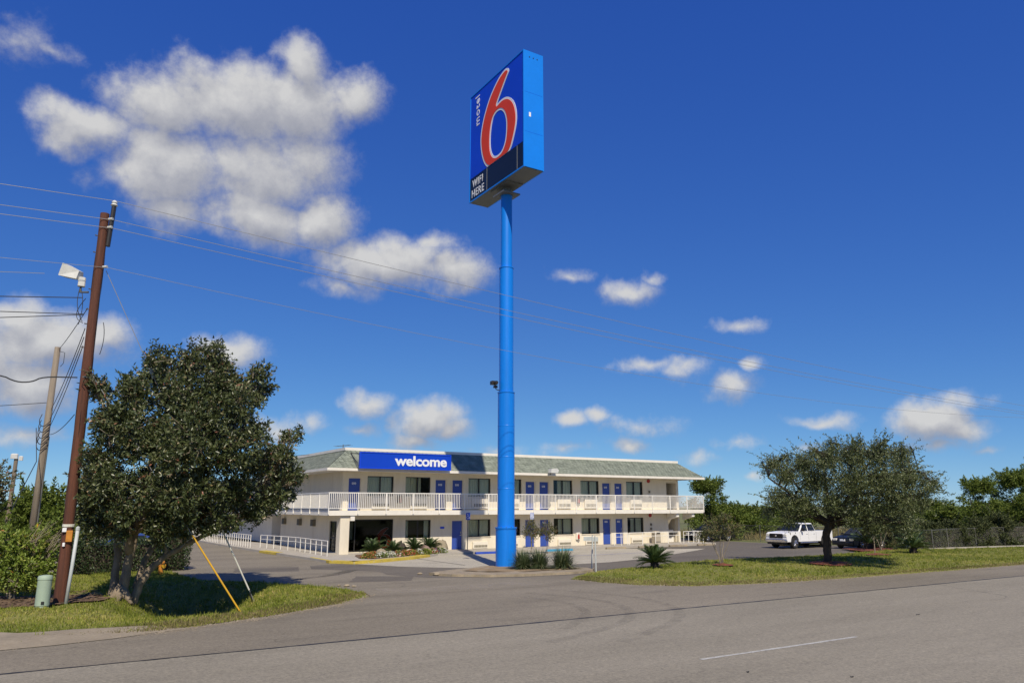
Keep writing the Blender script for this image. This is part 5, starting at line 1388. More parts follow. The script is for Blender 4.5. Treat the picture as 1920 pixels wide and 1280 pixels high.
lm = [([tp(0.0, -0.3), tp(0.06, 0.5), tp(0.14, 1.1), tp(0.24, 2.5), tp(0.4, 3.6)], 0.205, 0.09),
      ([tp(-0.25, -0.25, 0.3), tp(-0.2, 0.5, 0.35), tp(-0.23, 1.8, 0.5), tp(-0.53, 2.9, 0.7), tp(-0.9, 4.4, 0.9)], 0.17, 0.07),
      ([tp(0.35, -0.3, 0.25), tp(0.55, 0.46, 0.1), tp(0.88, 1.02, 0.1), tp(1.29, 1.37, 0.1), tp(2.07, 1.85, 0.1), tp(2.77, 2.14, 0.1), tp(3.38, 2.47, 0.1), tp(4.19, 2.94, 0.1)], 0.16, 0.045),
      ([tp(0.15, 1.5), tp(-0.1, 2.6, -0.4), tp(-0.5, 3.8, -0.8), tp(-0.8, 5.2, -0.9)], 0.16, 0.05),
      ([tp(0.24, 2.4), tp(1.0, 3.8, -0.5), tp(1.9, 5.4, -0.7), tp(2.4, 7.0, -0.4)], 0.15, 0.05),
      ([tp(0.4, 3.5), tp(0.6, 5.0, 0.3), tp(0.9, 6.6, 0.2), tp(1.0, 7.8, 0)], 0.13, 0.04),
      ([tp(0.45, 0.3, 0.5), tp(0.75, 1.5, 1.0), tp(1.5, 3.0, 1.5), tp(2.4, 4.6, 1.8)], 0.12, 0.05)]
lobed_tree(tl, TB, lob1, lm, M['bark'], M['magnolia'], 16, 9, 0.36, 0.145, 0.062, 5, 0.018, 0.35, 0.8, 0.4, twig_show=300)
# flared roots
fr = MB()
for a in (200, 250, 310, 20): fr.tube([(0, 0, 0.45), (0.2 * math.cos(R(a)), 0.2 * math.sin(R(a)), 0.12), (0.5 * math.cos(R(a)), 0.5 * math.sin(R(a)), -0.12)], [0.15, 0.12, 0.05], 8)
fr.build('roots', M['bark'], tl, smooth=True)

# spreading oak on the road strip
OB = (35.12, 25.57, 0.05)
LO = [(-2.24, 5.43, 0.53), (-2.72, 5.21, 0.29), (-1.66, 4.83, 0.82), (-0.81, 5.46, 0.77), (0.33, 5.62, 0.91), (1.63, 5.73, 0.96), (2.8, 5.7, 0.91), (3.78, 5.54, 0.77), (4.14, 5.99, 0.29), (0.68, 6.14, 0.38), (1.84, 6.17, 0.38), (2.72, 6.09, 0.38), (-0.25, 5.92, 0.34), (-1.6, 5.67, 0.34), (-0.24, 4.39, 1.2), (1.43, 4.42, 1.39), (2.93, 4.4, 1.25), (4.17, 4.65, 0.91), (4.92, 4.25, 0.53), (5.31, 4.16, 0.29), (-2.1, 3.57, 0.77), (-1.11, 3.29, 1.06), (0.46, 3.42, 1.06), (1.95, 3.15, 1.1), (3.43, 3.28, 1.1), (4.41, 3.49, 0.77), (2.35, 2.09, 0.67), (3.58, 2.29, 0.72), (-1.69, 2.6, 0.58), (-2.74, 2.88, 0.38), (1.39, 2.48, 0.58)]
to = thing('oak_tree', 'spreading grey-green oak with bare dark trunk on the roadside lawn', 'tree', OB)
lob2 = view_lobes(OB, LO, (1.0, 4.4), 3.0, 9, 5.2, 0.85)
fw = Vector((OB[0], OB[1], 0)).normalized(); rt = Vector((fw.y, -fw.x, 0))
def op(a, z, d=0.0): return Vector(OB) + rt * a + fw * d + Vector((0, 0, z))
lm2 = [([op(0, -0.2), op(0.02, 0.8), op(0.05, 1.7), op(0.25, 2.3)], 0.235, 0.18),
       ([op(0.2, 2.1), op(-0.6, 2.9, -0.3), op(-1.6, 3.7, -0.5), op(-2.6, 4.5, -0.4)], 0.15, 0.04),
       ([op(0.2, 2.1), op(0.9, 3.0, 0.2), op(1.8, 3.9, 0.4), op(3.2, 4.6, 0.3), op(4.6, 4.7, 0.1)], 0.17, 0.04),
       ([op(0.25, 2.2), op(0.3, 3.3, 0.5), op(0.2, 4.6, 0.9), op(0.1, 5.6, 1.0)], 0.14, 0.04),
       ([op(0.3, 2.2), op(1.0, 3.1, -0.7), op(1.7, 4.3, -1.3), op(2.4, 5.3, -1.6)], 0.13, 0.04),
       ([op(0.15, 2.0), op(-0.6, 3.0, 0.8), op(-1.2, 4.0, 1.5), op(-1.6, 4.8, 1.8)], 0.12, 0.04)]
lobed_tree(to, OB, lob2, lm2, M['darkbark'], M['oak'], 12.5, 13, 0.85, 0.11, 0.042, 17, 0.016, 0.75, 0.5, 0.42, shoots=330)

# generic background trees: three crown shapes, each tree a copy with trunk and crown
def make_bg_tree(name, seed, h, r, leaf_mat, n_lobes, per_m2, L, Wd, trunk_r=0.16, low=0.25, label='', cat='tree', airy=False):
    t = thing(name, label, cat, (0, 0, 0)); rr = random.Random(seed); lobes = []
    for k in range(int(n_lobes * 1.7)):
        a = rr.uniform(0, 2 * math.pi); q = rr.random() ** 0.6; z = h * (low + (1 - low) * rr.random())
        taper = 1 - 0.55 * ((z / h - low) / (1 - low)) ** 2
        s = r * rr.uniform(0.16, 0.42)
        lobes.append((math.cos(a) * r * q * 0.72 * taper, math.sin(a) * r * q * 0.72 * taper, min(z, h - s * 0.5), s, s, s * rr.uniform(0.7, 1.0)))
    limbs = [([(0, 0, -0.2), (0.1, 0.05, h * 0.3), (0.0, 0.1, h * 0.6)], trunk_r, trunk_r * 0.5), ([(0, 0, h * 0.2), (r * 0.3, 0.1, h * 0.45), (r * 0.5, 0, h * 0.7)], trunk_r * 0.6, trunk_r * 0.25), ([(0, 0, h * 0.2), (-r * 0.3, -0.1, h * 0.4), (-r * 0.45, 0.1, h * 0.65)], trunk_r * 0.6, trunk_r * 0.25)]
    lobed_tree(t, (0, 0, 0), lobes, limbs, M['darkbark'], leaf_mat, per_m2 * 0.9, 7, 0.6, L * 0.85, Wd, seed, 0.03, 0.45, 0.8, 0.35, lobe_links=False, shoots=70)
    return t
protos = {}
def bg(kind, x, y, s, rz, label, sz=None, group='trees and scrub beyond the lots'):
    if kind not in protos:
        spec = {'scrub': ('scrub_tree', 101, 4.2, 3.6, M['wildleaf'], 16, 5.0, 0.30, 0.12, 0.14, 0.12), 'tall': ('mesquite_tree', 102, 8.0, 3.4, M['wildleaf'], 20, 5.0, 0.34, 0.10, 0.2, 0.22),
                'dark': ('dark_scrub', 103, 4.0, 3.0, M['darkleaf'], 16, 6.0, 0.28, 0.11, 0.12, 0.05), 'wood': ('shade_tree', 104, 6.5, 4.0, M['darkleaf'], 20, 4.6, 0.34, 0.13, 0.2, 0.12),
                'mix': ('mesquite_tree', 105, 6.0, 3.8, M['myrtle'], 18, 4.6, 0.32, 0.10, 0.18, 0.15)}[kind]
        t = make_bg_tree(*spec[:5], *spec[5:8], spec[8], spec[9], spec[10]); protos[kind] = t
    else:
        t = copy_tree(protos[kind])
    t.location = (x, y, -0.05); t.rotation_euler = (0, 0, rz); t.scale = (s, s, (sz or s) * (0.86 if kind == 'scrub' else 1.0))
    tag(t, label, 'tree' if kind in ('tall', 'wood', 'mix') else 'shrub', group)
    return t
# right: behind the fence
bg('tall', 53.8, 51.5, 0.85, 0.3, 'feathery green tree right behind the right end of the motel', 0.68)
bg('scrub', 57.5, 52.5, 0.95, 1.2, 'low green scrub just right of the feathery tree by the motel', 0.9)
bg('scrub', 64, 55.0, 1.0, 2.2, 'rounded green scrub above the dark car behind the crape myrtle', 0.85)
bg('scrub', 73, 57.0, 1.1, 0.4, 'low green scrub above the bonnet of the white truck', 0.9)
bg('scrub', 80, 52.0, 1.2, 4.4, 'green scrub above the white truck cab', 0.85)
bg('scrub', 87, 47.0, 1.25, 3.1, 'green scrub seen under the oak crown left of its trunk', 0.8)
bg('scrub', 93, 40.0, 1.25, 5.1, 'green scrub seen under the oak crown right of its trunk', 0.85)
bg('scrub', 99, 46.0, 1.5, 1.9, 'far green scrub behind the oak tree', 0.95)
bg('scrub', 100, 36.5, 1.3, 0.9, 'far green scrub just right of the oak crown', 1.0)
bg('scrub', 112, 44.0, 1.7, 2.7, 'long far scrub in the gap right of the oak', 1.0)
bg('scrub', 128, 44.0, 1.6, 1.0, 'farthest green scrub in the gap right of the oak', 1.0)
bg('scrub', 118, 38.0, 1.3, 4.0, 'low green scrub at the gap beside the loose trees', 0.85)
bg('tall', 75.0, 35.0, 0.85, 2.0, 'loose tree with a spindly left side near the right edge', 0.75)
bg('tall', 84.0, 35.5, 1.1, 0.5, 'tall loose green tree at the right edge', 0.92)
bg('wood', 76.5, 33.0, 0.72, 3.3, 'dark bushy tree under the loose trees at the right edge', 0.62)
bg('wood', 92.0, 38.0, 1.1, 5.0, 'dark tree behind the tall loose tree at the right edge', 0.85)
bg('tall', 70.0, 35.3, 0.75, 3.0, 'small loose tree at the left of the right-edge group', 0.66)
bg('wood', 81.0, 34.6, 0.85, 1.2, 'dark rounded tree filling the right-edge group', 0.78)
bg('tall', 79.0, 34.2, 0.95, 4.0, 'middle loose green tree of the right-edge group', 0.8)
bg('dark', 58.6, 33.6, 0.55, 0.7, 'dark shrub against the fence just right of the corner post', 0.48, 'vines on the fence')
bg('dark', 61.6, 33.4, 0.6, 2.7, 'second dark shrub against the fence right of the corner post', 0.5, 'vines on the fence')
bg('dark', 64.8, 33.3, 0.6, 4.7, 'third dark shrub against the fence right of the corner post', 0.52, 'vines on the fence')
bg('dark', 68.0, 33.2, 0.66, 5.7, 'last dark shrub against the fence at the right edge', 0.62, 'vines on the fence')
bg('dark', 55.6, 36.2, 0.5, 1.7, 'dark shrub behind the black parked car', 0.5, 'vines on the fence')
bg('dark', 56.0, 34.2, 0.55, 3.7, 'dark shrub at the fence corner beside the far cycad', 0.55, 'vines on the fence')
# left: behind the hedge and bush
bg('mix', -3.4, 58.0, 1.0, 0.6, 'olive tree behind the leafy bush at the left edge', 0.88, 'trees at the left edge')
bg('scrub', 1.2, 58.0, 1.0, 2.6, 'green tree behind the grey pole', 1.15, 'trees at the left edge')
bg('mix', 4.6, 64.0, 0.9, 3.6, 'olive tree between the two wooden poles', 0.92, 'trees at the left edge')
bg('scrub', -6.5, 60.0, 1.3, 4.2, 'big green tree cut by the left edge', 1.25, 'trees at the left edge')
bg('scrub', 7.6, 92.0, 1.4, 4.2, 'far green scrub behind the big dark tree', 1.1, 'trees at the left edge')
bg('wood', 12.0, 96.0, 1.1, 1.2, 'far dark tree behind the big dark tree', 0.8, 'trees at the left edge')
for k, (x, y, s) in enumerate(((-60, 150, 2.2), (-30, 155, 2.0), (0, 160, 2.2), (30, 160, 2.1), (150, 75, 2.0), (175, 60, 2.0), (170, 95, 2.3), (200, 45, 2.2), (140, 110, 2.2), (230, 70, 2.6), (115, 130, 2.2))):
    bg('scrub', x, y, s, k * 1.3, 'distant low tree of the horizon line', s * 0.5, 'trees of the horizon line')

# ------------------------------------------------------------------ shrubs and ornamentals
def leafy_box(t, cx, cy, x0, x1, y0, y1, z0, z1, n, L, Wd, mat, seed, lump=0.12, name='foliage', core=True):
    """clipped hedge: leaves over a boxy, slightly lumpy volume"""
    rr = np.random.default_rng(seed)
    P = rr.random((n, 3)) * np.array([x1 - x0, y1 - y0, z1 - z0]) + np.array([x0, y0, z0])
    # push most of them towards the surface
    f = rr.integers(0, 5, n); e = rr.random(n) ** 2 * 0.25
    P[f == 0, 0] = x0 + e[f == 0]; P[f == 1, 0] = x1 - e[f == 1]; P[f == 2, 1] = y0 + e[f == 2]; P[f == 3, 2] = z1 - e[f == 3]; P[f == 4, 1] = y0 + e[f == 4]
    P += lump * np.stack([np.sin(P[:, 1] * 4 + P[:, 2] * 3), np.sin(P[:, 0] * 3.3 + P[:, 2] * 4), np.sin(P[:, 0] * 2.7 + P[:, 1] * 3)], 1)
    D = rr.normal(size=(n, 3)) + np.array([0, -0.3, 0.3])
    leaves(name, P, D, L * rr.uniform(0.7, 1.3, n), Wd * rr.uniform(0.7, 1.3, n), mat, t)
    if core:
        MB().box(x0 + 0.22, x1 - 0.22, y0 + 0.22, y1 - 0.1, z0, z1 - 0.22).build('branches', M['darkbark'], t)
hd = thing('clipped_hedge', 'dark clipped hedge block behind the big evergreen tree', 'hedge', (3.6, 40.8, 0))
leafy_box(hd, 0, 0, -1.75, 2.0, -0.7, 0.8, 0.0, 1.5, 9000, 0.10, 0.05, M['hedgeleaf'], 31)
hd2 = thing('clipped_hedge', 'small rounded dark shrub behind the right limb of the evergreen', 'hedge', (6.1, 41.6, 0))
leafy_box(hd2, 0, 0, -0.3, 0.9, -0.6, 0.6, 0.0, 1.9, 3500, 0.10, 0.05, M['hedgeleaf'], 32)
for k, (x0, x1, hh, w_) in enumerate(((55.7, 59.2, 1.3, 'first'), (59.4, 63.4, 1.36, 'second'), (63.6, 67.6, 1.42, 'third'), (67.8, 72.5, 1.6, 'fourth'))):
    vt = thing('fence_vines', 'dark tangle of dry vines on the fence, %s bay from the corner post' % w_, 'vines', ((x0 + x1) / 2, 32.95, 0), 0, 'vines on the fence')
    leafy_box(vt, 0, 0, -(x1 - x0) / 2, (x1 - x0) / 2, -0.25, 0.35, 0.02, hh, 2600, 0.13, 0.06, M['darkleaf'], 90 + k, 0.06)
bu = thing('leafy_bush', 'bright leafy hibiscus-like bush at the left edge by the pedestal', 'bush', (-0.1, 30.6, 0.05))
blob = [(0.1, 0.0, 0.9, 0.8, 0.9, 0.75), (0.65, 0.1, 0.7, 0.55, 0.7, 0.6), (-0.6, 0.2, 1.1, 0.9, 0.9, 0.9), (0.3, 0.5, 1.6, 0.8, 0.8, 0.7), (-0.5, 0.4, 1.9, 0.8, 0.8, 0.6), (0.75, 0.6, 1.2, 0.6, 0.7, 0.7), (-1.4, 0.4, 1.0, 0.9, 0.9, 1.0), (-1.4, 0.6, 1.8, 0.8, 0.8, 0.7), (0.5, 0.9, 2.0, 0.6, 0.6, 0.4)]
limbs_b = [([(0, 0, -0.1), (0.2 * k - 0.5, 0.2, 0.9), (0.5 * k - 1.0, 0.3, 1.9)], 0.05, 0.015) for k in range(4)]
lobed_tree(bu, (0, 0, 0), blob, limbs_b, M['twig'], M['bushleaf'], 26, 8, 0.22, 0.13, 0.06, 41, 0.012, 0.4, 0.8, 0.5, crown_name='foliage', twig_show=60)
leafy = MB(); rr0 = random.Random(4)
for k in range(34):
    a = rr0.uniform(-0.1, 1.0); b = rr0.uniform(0, 1.2); x0 = 0.2 + a; y0 = 0.3
    leafy.tube([(x0 - 0.3, y0, 1.2), (x0, y0 - 0.1, 1.6 + b * 0.4), (x0 + rr0.uniform(0.1, 0.7), y0 - rr0.uniform(-0.3, 0.4), 1.9 + b * 0.55)], [0.012, 0.009, 0.004], 4)
tag(leafy.build('bare_twigs', M['twig'], bu, recalc=False), kind='stuff')

def frond_mesh(name, length, seed, curl=0.25, wid=0.2):
    """one stiff cycad leaf: midrib with two dense rows of pointed leaflets"""
    rr = np.random.default_rng(seed); n = 34; V = []; F = []; rn = []
    s = np.linspace(0, 1, n); X = length * (s - 0.08 * s ** 2); Z = -length * curl * s ** 2.2
    for i in range(n - 1):
        b = len(V); w = 0.014 * (1 - s[i]) + 0.003
        V += [(X[i], -w, Z[i]), (X[i], w, Z[i]), (X[i + 1], 0, Z[i + 1])]; F.append((b, b + 1, b + 2)); rn.append(0.9)
        if i < 3: continue
        ll = wid * math.sin(math.pi * min(0.97, s[i] * 0.86 + 0.1)) ** 0.55 * (length / 0.9)
        for sg in (-1, 1):
            b = len(V); dx = 0.72 * ll
            V += [(X[i] - 0.02, 0, Z[i]), (X[i] + 0.022, 0, Z[i]), (X[i] + dx * rr.uniform(0.9, 1.1), sg * ll * 0.62, Z[i] + ll * 0.28)]; F.append((b, b + 1, b + 2)); rn.append(rr.random())
    me = bpy.data.meshes.new(name); me.from_pydata([tuple(map(float, v)) for v in V], [], F); me.materials.append(M['cycad'])
    a = me.attributes.new('rnd', 'FLOAT', 'FACE'); a.data.foreach_set('value', np.array(rn, dtype=np.float32)); me.update(); return me
FR = [frond_mesh('frond', 0.9, 1, 0.22), frond_mesh('frond', 0.95, 2, 0.32), frond_mesh('frond', 0.85, 3, 0.15)]
def cycad(x, y, z, s, seed, label, nf=36, group='cycads'):
    t = thing('cycad', label, 'cycad', (x, y, z), 0, group); rr = random.Random(seed)
    tr = MB(); tr.lathe([(0.13 * s, -0.05), (0.16 * s, 0.08 * s), (0.15 * s, 0.2 * s), (0.1 * s, 0.3 * s)], 10)
    for k in range(26):
        a = k * 2.4; zz = 0.02 + 0.25 * s * (k / 26); tr.tube([(0.13 * s * math.cos(a), 0.13 * s * math.sin(a), zz), (0.2 * s * math.cos(a), 0.2 * s * math.sin(a), zz + 0.05 * s)], [0.03 * s, 0.012 * s], 4)
    tr.build('trunk', M['darkbark'], t)
    for k in range(nf):
        o = put('frond', FR[0 if k % 3 == 0 else (1 if k % 3 == 1 else 2)], t)
        o.location = (0, 0, 0.26 * s); sc_ = s * rr.uniform(0.85, 1.1); o.scale = (sc_, sc_, sc_)
        el = R(14 + 66 * (1 - k / nf) ** 0.9 * rr.uniform(0.85, 1.1)) if k % 5 else R(rr.uniform(5, 25)); o.rotation_euler = (0, -el, k * 2.399 + rr.uniform(-0.2, 0.2))
    return t
cycad(25.61, 28.13, 0.14, 1.12, 1, 'dark cycad standing alone on the roadside lawn near the bare posts', 54)
cycad(46.9, 28.0, 0.15, 1.35, 2, 'dark cycad on the roadside lawn right of the oak', 38)
cycad(50.9, 33.6, 0.05, 1.5, 3, 'large shaded cycad in the red mulch bed beside the black car', 30)
cycad(17.75, 44.3, 0.2, 0.85, 4, 'cycad at the left end of the flower bed before the lobby', 48)
cycad(19.0, 43.9, 0.2, 0.8, 5, 'broad low cycad second from the left in the flower bed', 48)
cycad(20.7, 44.6, 0.2, 0.9, 6, 'dark cycad second from the right in the flower bed', 48)
cycad(22.1, 45.3, 0.2, 0.95, 7, 'cycad at the right end of the flower bed', 48)
cycad(18.35, 45.4, 0.2, 0.95, 8, 'upright cycad close to the dark lobby window', 30)

def strap_clump(x, y, z, s, seed, label):
    t = thing('strap_leaf_clump', label, 'plant', (x, y, z), 0, 'strap-leaf clumps at the pole'); rr = np.random.default_rng(seed); n = 520
    a = rr.uniform(0, 2 * math.pi, n); el = rr.uniform(0.08, 1.0, n); L = rr.uniform(0.6, 1.0, n) * s * 0.92; V = []; F = []; rn = []
    for i in range(n):
        d = np.array([math.cos(a[i]), math.sin(a[i])]); side = np.array([-d[1], d[0]]) * 0.012 * s; b0 = d * rr.uniform(0, 0.2) * s; b = len(V)
        hz, vt = math.cos(el[i] * 1.45), math.sin(el[i] * 1.45)
        p1 = b0 + d * L[i] * 0.45 * hz; z1 = L[i] * 0.55 * vt; p2 = b0 + d * L[i] * 0.95 * hz; z2 = L[i] * (0.98 * vt - 0.30 * hz)
        V += [(*(b0 - side), 0), (*(b0 + side), 0), (*(p1 - side), z1), (*(p1 + side), z1), (*p2, max(z2, 0.02))]
        F += [(b, b + 1, b + 3), (b, b + 3, b + 2), (b + 2, b + 3, b + 4)]; q = rr.random(); rn += [q, q, q]
    o = fast_mesh('blades', np.array(V), np.array(F), M['yucca'], np.array(rn), t); o["kind"] = "stuff"
    MB().lathe([(0.12 * s, -0.1), (0.14 * s, 0.03), (0.05 * s, 0.12)], 10).build('crown_base', M['bark_mulch'], t)
strap_clump(20.55, 31.85, 0.12, 1.3, 1, 'strap-leaf clump touching the base of the blue pole')
strap_clump(21.3, 31.6, 0.12, 1.3, 2, 'middle strap-leaf clump beside the blue pole')
strap_clump(22.35, 31.1, 0.12, 1.42, 3, 'biggest strap-leaf clump, farthest from the blue pole')

def boulder(x, y, z, sx, sy, sz, seed, mat, label):
    rr = random.Random(seed); mb = MB(); mb.lathe([(0.75, 0), (1.0, 0.25), (0.95, 0.55), (0.65, 0.85), (0.2, 1.0)], 9)
    mb.v = [(a * sx * rr.uniform(0.85, 1.15), b * sy * rr.uniform(0.85, 1.15), c * sz * rr.uniform(0.9, 1.1)) for a, b, c in mb.v]
    o = mb.build('boulder', mat, None, smooth=True); o.location = (x, y, z); tag(o, label, 'boulder'); return o
boulder(18.0, 43.3, 0.15, 0.36, 0.3, 0.45, 1, M['rock'], 'tan boulder between the left cycads of the flower bed')
boulder(21.3, 44.5, 0.15, 0.5, 0.35, 0.5, 2, M['redrock'], 'rosy flat boulder between the right cycads of the flower bed')
boulder(22.9, 45.3, 0.15, 0.48, 0.4, 0.75, 3, M['rock'], 'tall tan boulder at the right end of the flower bed')
boulder(19.9, 44.8, 0.15, 0.35, 0.3, 0.75, 4, M['darkbark'], 'dark upright boulder in the middle of the flower bed')
struct(fill(wob([(16.3, 42.5), (17.0, 41.8), (19.3, 43.0), (21.5, 44.3), (22.9, 45.0), (22.8, 46.2), (20.5, 46.4), (17.2, 45.6)], 0.06, 0.4, 30), 0.5, lambda x, y: 0.165, 'flower_bed', M['bark_mulch']))
def flower_plant(x, y, r, mat, seed, label, h=0.3):
    t = thing('flower_plant', label, 'flowers', (x, y, 0.16), 0, 'bedding flowers'); rr = np.random.default_rng(seed); n = 420
    d = norm(rr.normal(size=(n, 3))); d[:, 2] = np.abs(d[:, 2]); P = d * np.array([r, r, h]) * rr.uniform(0.5, 1.0, (n, 1))
    leaves('foliage', P, d + rr.normal(0, 0.6, (n, 3)), 0.10, 0.045, M['bushleaf'], t)
    n2 = 150; d = norm(rr.normal(size=(n2, 3))); d[:, 2] = np.abs(d[:, 2]); P = d * np.array([r, r, h]) * 1.02
    leaves('blossoms', P, norm(rr.normal(size=(n2, 3))), 0.075, 0.07, mat, t)
fl_ = [(16.75, 42.25, 0.42, 'redbloom', 'rusty red flower mound at the left tip of the flower bed'), (17.35, 43.1, 0.36, 'redbloom', 'red flowers just behind the left tip of the bed'), (17.75, 42.65, 0.36, 'whitebloom', 'white flowers before the tan boulder'), (18.4, 42.95, 0.34, 'whitebloom', 'white flowers right of the tan boulder'),
       (19.0, 43.15, 0.36, 'blossom', 'mixed flowers before the broad low cycad'), (19.6, 43.5, 0.36, 'redbloom', 'reddish flowers before the dark upright boulder'), (20.2, 43.85, 0.36, 'redbloom', 'reddish flowers left of the dark right cycad'), (20.8, 44.1, 0.32, 'whitebloom', 'pale flowers under the dark right cycad'),
       (21.3, 44.1, 0.34, 'bushleaf', 'leafy green mound before the rosy boulder'), (21.9, 44.5, 0.34, 'blossom', 'mixed flowers right of the rosy boulder'), (22.25, 44.85, 0.3, 'purplebloom', 'purple flowers under the rightmost bed cycad'), (22.75, 44.85, 0.36, 'whitebloom', 'pale green mound at the right end of the bed')]
for i, (x, y, r, m_, lb_) in enumerate(fl_): flower_plant(x, y, r, M[m_], 60 + i, lb_)

def small_tree(name, x, y, z, label, lobes, stems, mat, seed, per=9.0, L=0.09, Wd=0.045, bark='twig', cat='tree', leafn=7):
    t = thing(name, label, cat, (x, y, z))
    lobed_tree(t, (0, 0, 0), lobes, stems, M[bark], M[mat], per, leafn, 0.3, L, Wd, seed, 0.008, 0.4, 0.8, 0.45)
    return t
st = [([(0, 0, -0.1), (0.12 * math.cos(a), 0.12 * math.sin(a), 0.5), (0.55 * math.cos(a), 0.55 * math.sin(a), 1.5)], 0.03, 0.012) for a in (0.3, 1.6, 2.7, 3.9, 5.2)]
small_tree('crape_myrtle', 29.23, 27.31, 0.15, 'multi-stemmed crape myrtle on the lawn before the motel right end', [(-0.55, 0, 1.7, 0.55, 0.6, 0.5), (0.5, 0.1, 1.75, 0.6, 0.6, 0.5), (0.0, 0.3, 2.1, 0.6, 0.6, 0.5), (0.95, -0.2, 1.9, 0.4, 0.4, 0.4), (-0.9, 0.3, 1.5, 0.4, 0.45, 0.35), (0.1, -0.3, 2.4, 0.45, 0.45, 0.35)], st, 'myrtle', 71, 26)
sap = [([(0, 0, -0.1), (0.02, 0, 0.8), (0.0, 0.05, 1.6), (-0.05, 0, 2.3)], 0.035, 0.012), ([(0.0, 0, 0.9), (0.3, 0.1, 1.5), (0.55, 0.1, 2.0)], 0.02, 0.008), ([(0.0, 0, 0.9), (-0.4, 0.1, 1.4), (-0.7, 0.1, 1.9)], 0.02, 0.008)]
small_tree('sapling', 42.7, 27.84, 0.18, 'thin bare-stemmed sapling in red mulch under the oak', [(-0.7, 0, 1.8, 0.35, 0.35, 0.3), (0.5, 0.1, 2.0, 0.4, 0.35, 0.3), (0.0, 0, 2.3, 0.4, 0.4, 0.3)], sap, 'myrtle', 72, 7)
small_tree('crape_myrtle', 49.5, 31.8, 0.05, 'bushy reddish crape myrtle behind the sapling', [(-0.6, 0, 1.7, 0.6, 0.6, 0.55), (0.5, 0.1, 1.8, 0.65, 0.6, 0.55), (0.0, 0.3, 2.2, 0.6, 0.6, 0.5), (0.9, 0, 1.4, 0.5, 0.5, 0.5), (-1.0, 0, 1.4, 0.45, 0.5, 0.45)], st, 'myrtle', 73, 20)
small_tree('dark_shrub', 51.8, 31.3, 0.05, 'dark blue-green shrub behind the right-hand cycad', [(0, 0, 0.9, 0.8, 0.8, 0.9), (0.8, 0.1, 0.8, 0.7, 0.7, 0.8), (0.3, 0.2, 1.8, 0.8, 0.8, 0.8), (1.3, 0.1, 1.3, 0.6, 0.6, 0.8)], st, 'hedgeleaf', 74, 16, 0.12, 0.06, cat='shrub')
small_tree('crape_myrtle', 28.0, 42.4, 0.05, 'left small reddish shrub before the blue doors behind the pole', [(0, 0, 1.7, 0.55, 0.5, 0.55), (-0.35, 0, 1.4, 0.4, 0.4, 0.5), (0.4, 0.1, 1.45, 0.4, 0.4, 0.5), (0.1, -0.2, 1.05, 0.35, 0.4, 0.35), (0.0, 0, 2.0, 0.35, 0.35, 0.3)], [([(0, 0, -0.1), (0, 0, 1.0)], 0.03, 0.015)], 'myrtle', 75, 22)
small_tree('crape_myrtle', 29.4, 42.6, 0.05, 'right small reddish shrub before the blue doors behind the pole', [(0, 0, 1.6, 0.65, 0.5, 0.55), (-0.5, 0, 1.35, 0.42, 0.4, 0.45), (0.5, 0.1, 1.35, 0.42, 0.4, 0.45), (0.0, -0.2, 1.0, 0.4, 0.4, 0.35)], [([(0, 0, -0.1), (0, 0, 1.0)], 0.03, 0.015)], 'myrtle', 76, 22)
def mulch_ring(x, y, r, z, sd):
    poly = [(x + r * math.cos(a) * (1 + 0.12 * math.sin(3 * a + sd)), y + r * 0.9 * math.sin(a)) for a in [i * math.pi / 10 for i in range(20)]]
    struct(fill(poly, 0.25, lambda px, py: rg_z(px, py) + 0.06 + 0.10 * max(0, 1 - math.hypot(px - x, py - y) / r), 'mulch_bed', M['mulch']))
mulch_ring(35.12, 25.4, 1.15, 0.2, 1); mulch_ring(29.23, 27.2, 0.55, 0.24, 2); mulch_ring(42.7, 27.7, 0.8, 0.24, 3)
struct(fill(wob([(47.6, 32.0), (52.6, 31.0), (53.8, 32.0), (52.0, 34.4), (49.3, 34.6)], 0.1, 0.5, 12), 0.4, lambda x, y: 0.12, 'mulch_bed', M['mulch']))

# ------------------------------------------------------------------ utility poles and lines
up = thing('utility_pole', 'thick red-brown wooden utility pole with floodlight at the left', 'utility pole', (1.16, 28.35, 0))
m = MB(); n = 14; rr6 = random.Random(2)
m.tube([(0.0 - 0.04 * i / n, 0.02 * i / n, -0.3 + (12.95 + 0.3) * i / n) for i in range(n + 1)], [0.175 - 0.035 * i / n + rr6.uniform(-0.007, 0.007) for i in range(n + 1)], 18)
m.build('shaft', M['polewood'], up, smooth=True)
shade_angle(up.children[0], 50)
gv = MB()
for k in range(26):
    a = rr6.uniform(0, 2 * math.pi); z0 = rr6.uniform(0.2, 10.5); L = rr6.uniform(0.5, 2.4); rad = lambda z: 0.175 - 0.035 * z / 12.95 + 0.004
    gv.tube([((rad(z0 + L * t)) * math.cos(a + 0.03 * math.sin(5 * t)) - 0.04 * (z0 + L * t) / 12.95, rad(z0 + L * t) * math.sin(a + 0.03 * math.sin(5 * t)), z0 + L * t) for t in (0, 0.25, 0.5, 0.75, 1)], [0.001, 0.007, 0.008, 0.006, 0.001], 4)
tag(gv.build('drying_cracks', M['seam'], up, recalc=False), kind='stuff')
b = MB(); b.tube([(0.15, -0.14, 11.75), (0.2, -0.17, 13.2)], 0.075, 8); b.build('pin_bracket', M['darkmetal'], up)
ins = MB().lathe([(0.05, 13.2), (0.12, 13.24), (0.07, 13.3), (0.1, 13.34), (0.04, 13.42)], 12, (0.2, -0.17, 0)).build('insulator', M['lampwhite'], up)
for z in (12.72, 12.42, 11.0):
    MB().tube([(0.08, -0.16, z), (0.2, -0.26, z)], [0.04, 0.05], 8).build('insulator', M['lampwhite'], up)
MB().lathe([(0.168, 2.42), (0.18, 2.43), (0.18, 2.5), (0.168, 2.51)], 18).build('band', M['guardwhite'], up)
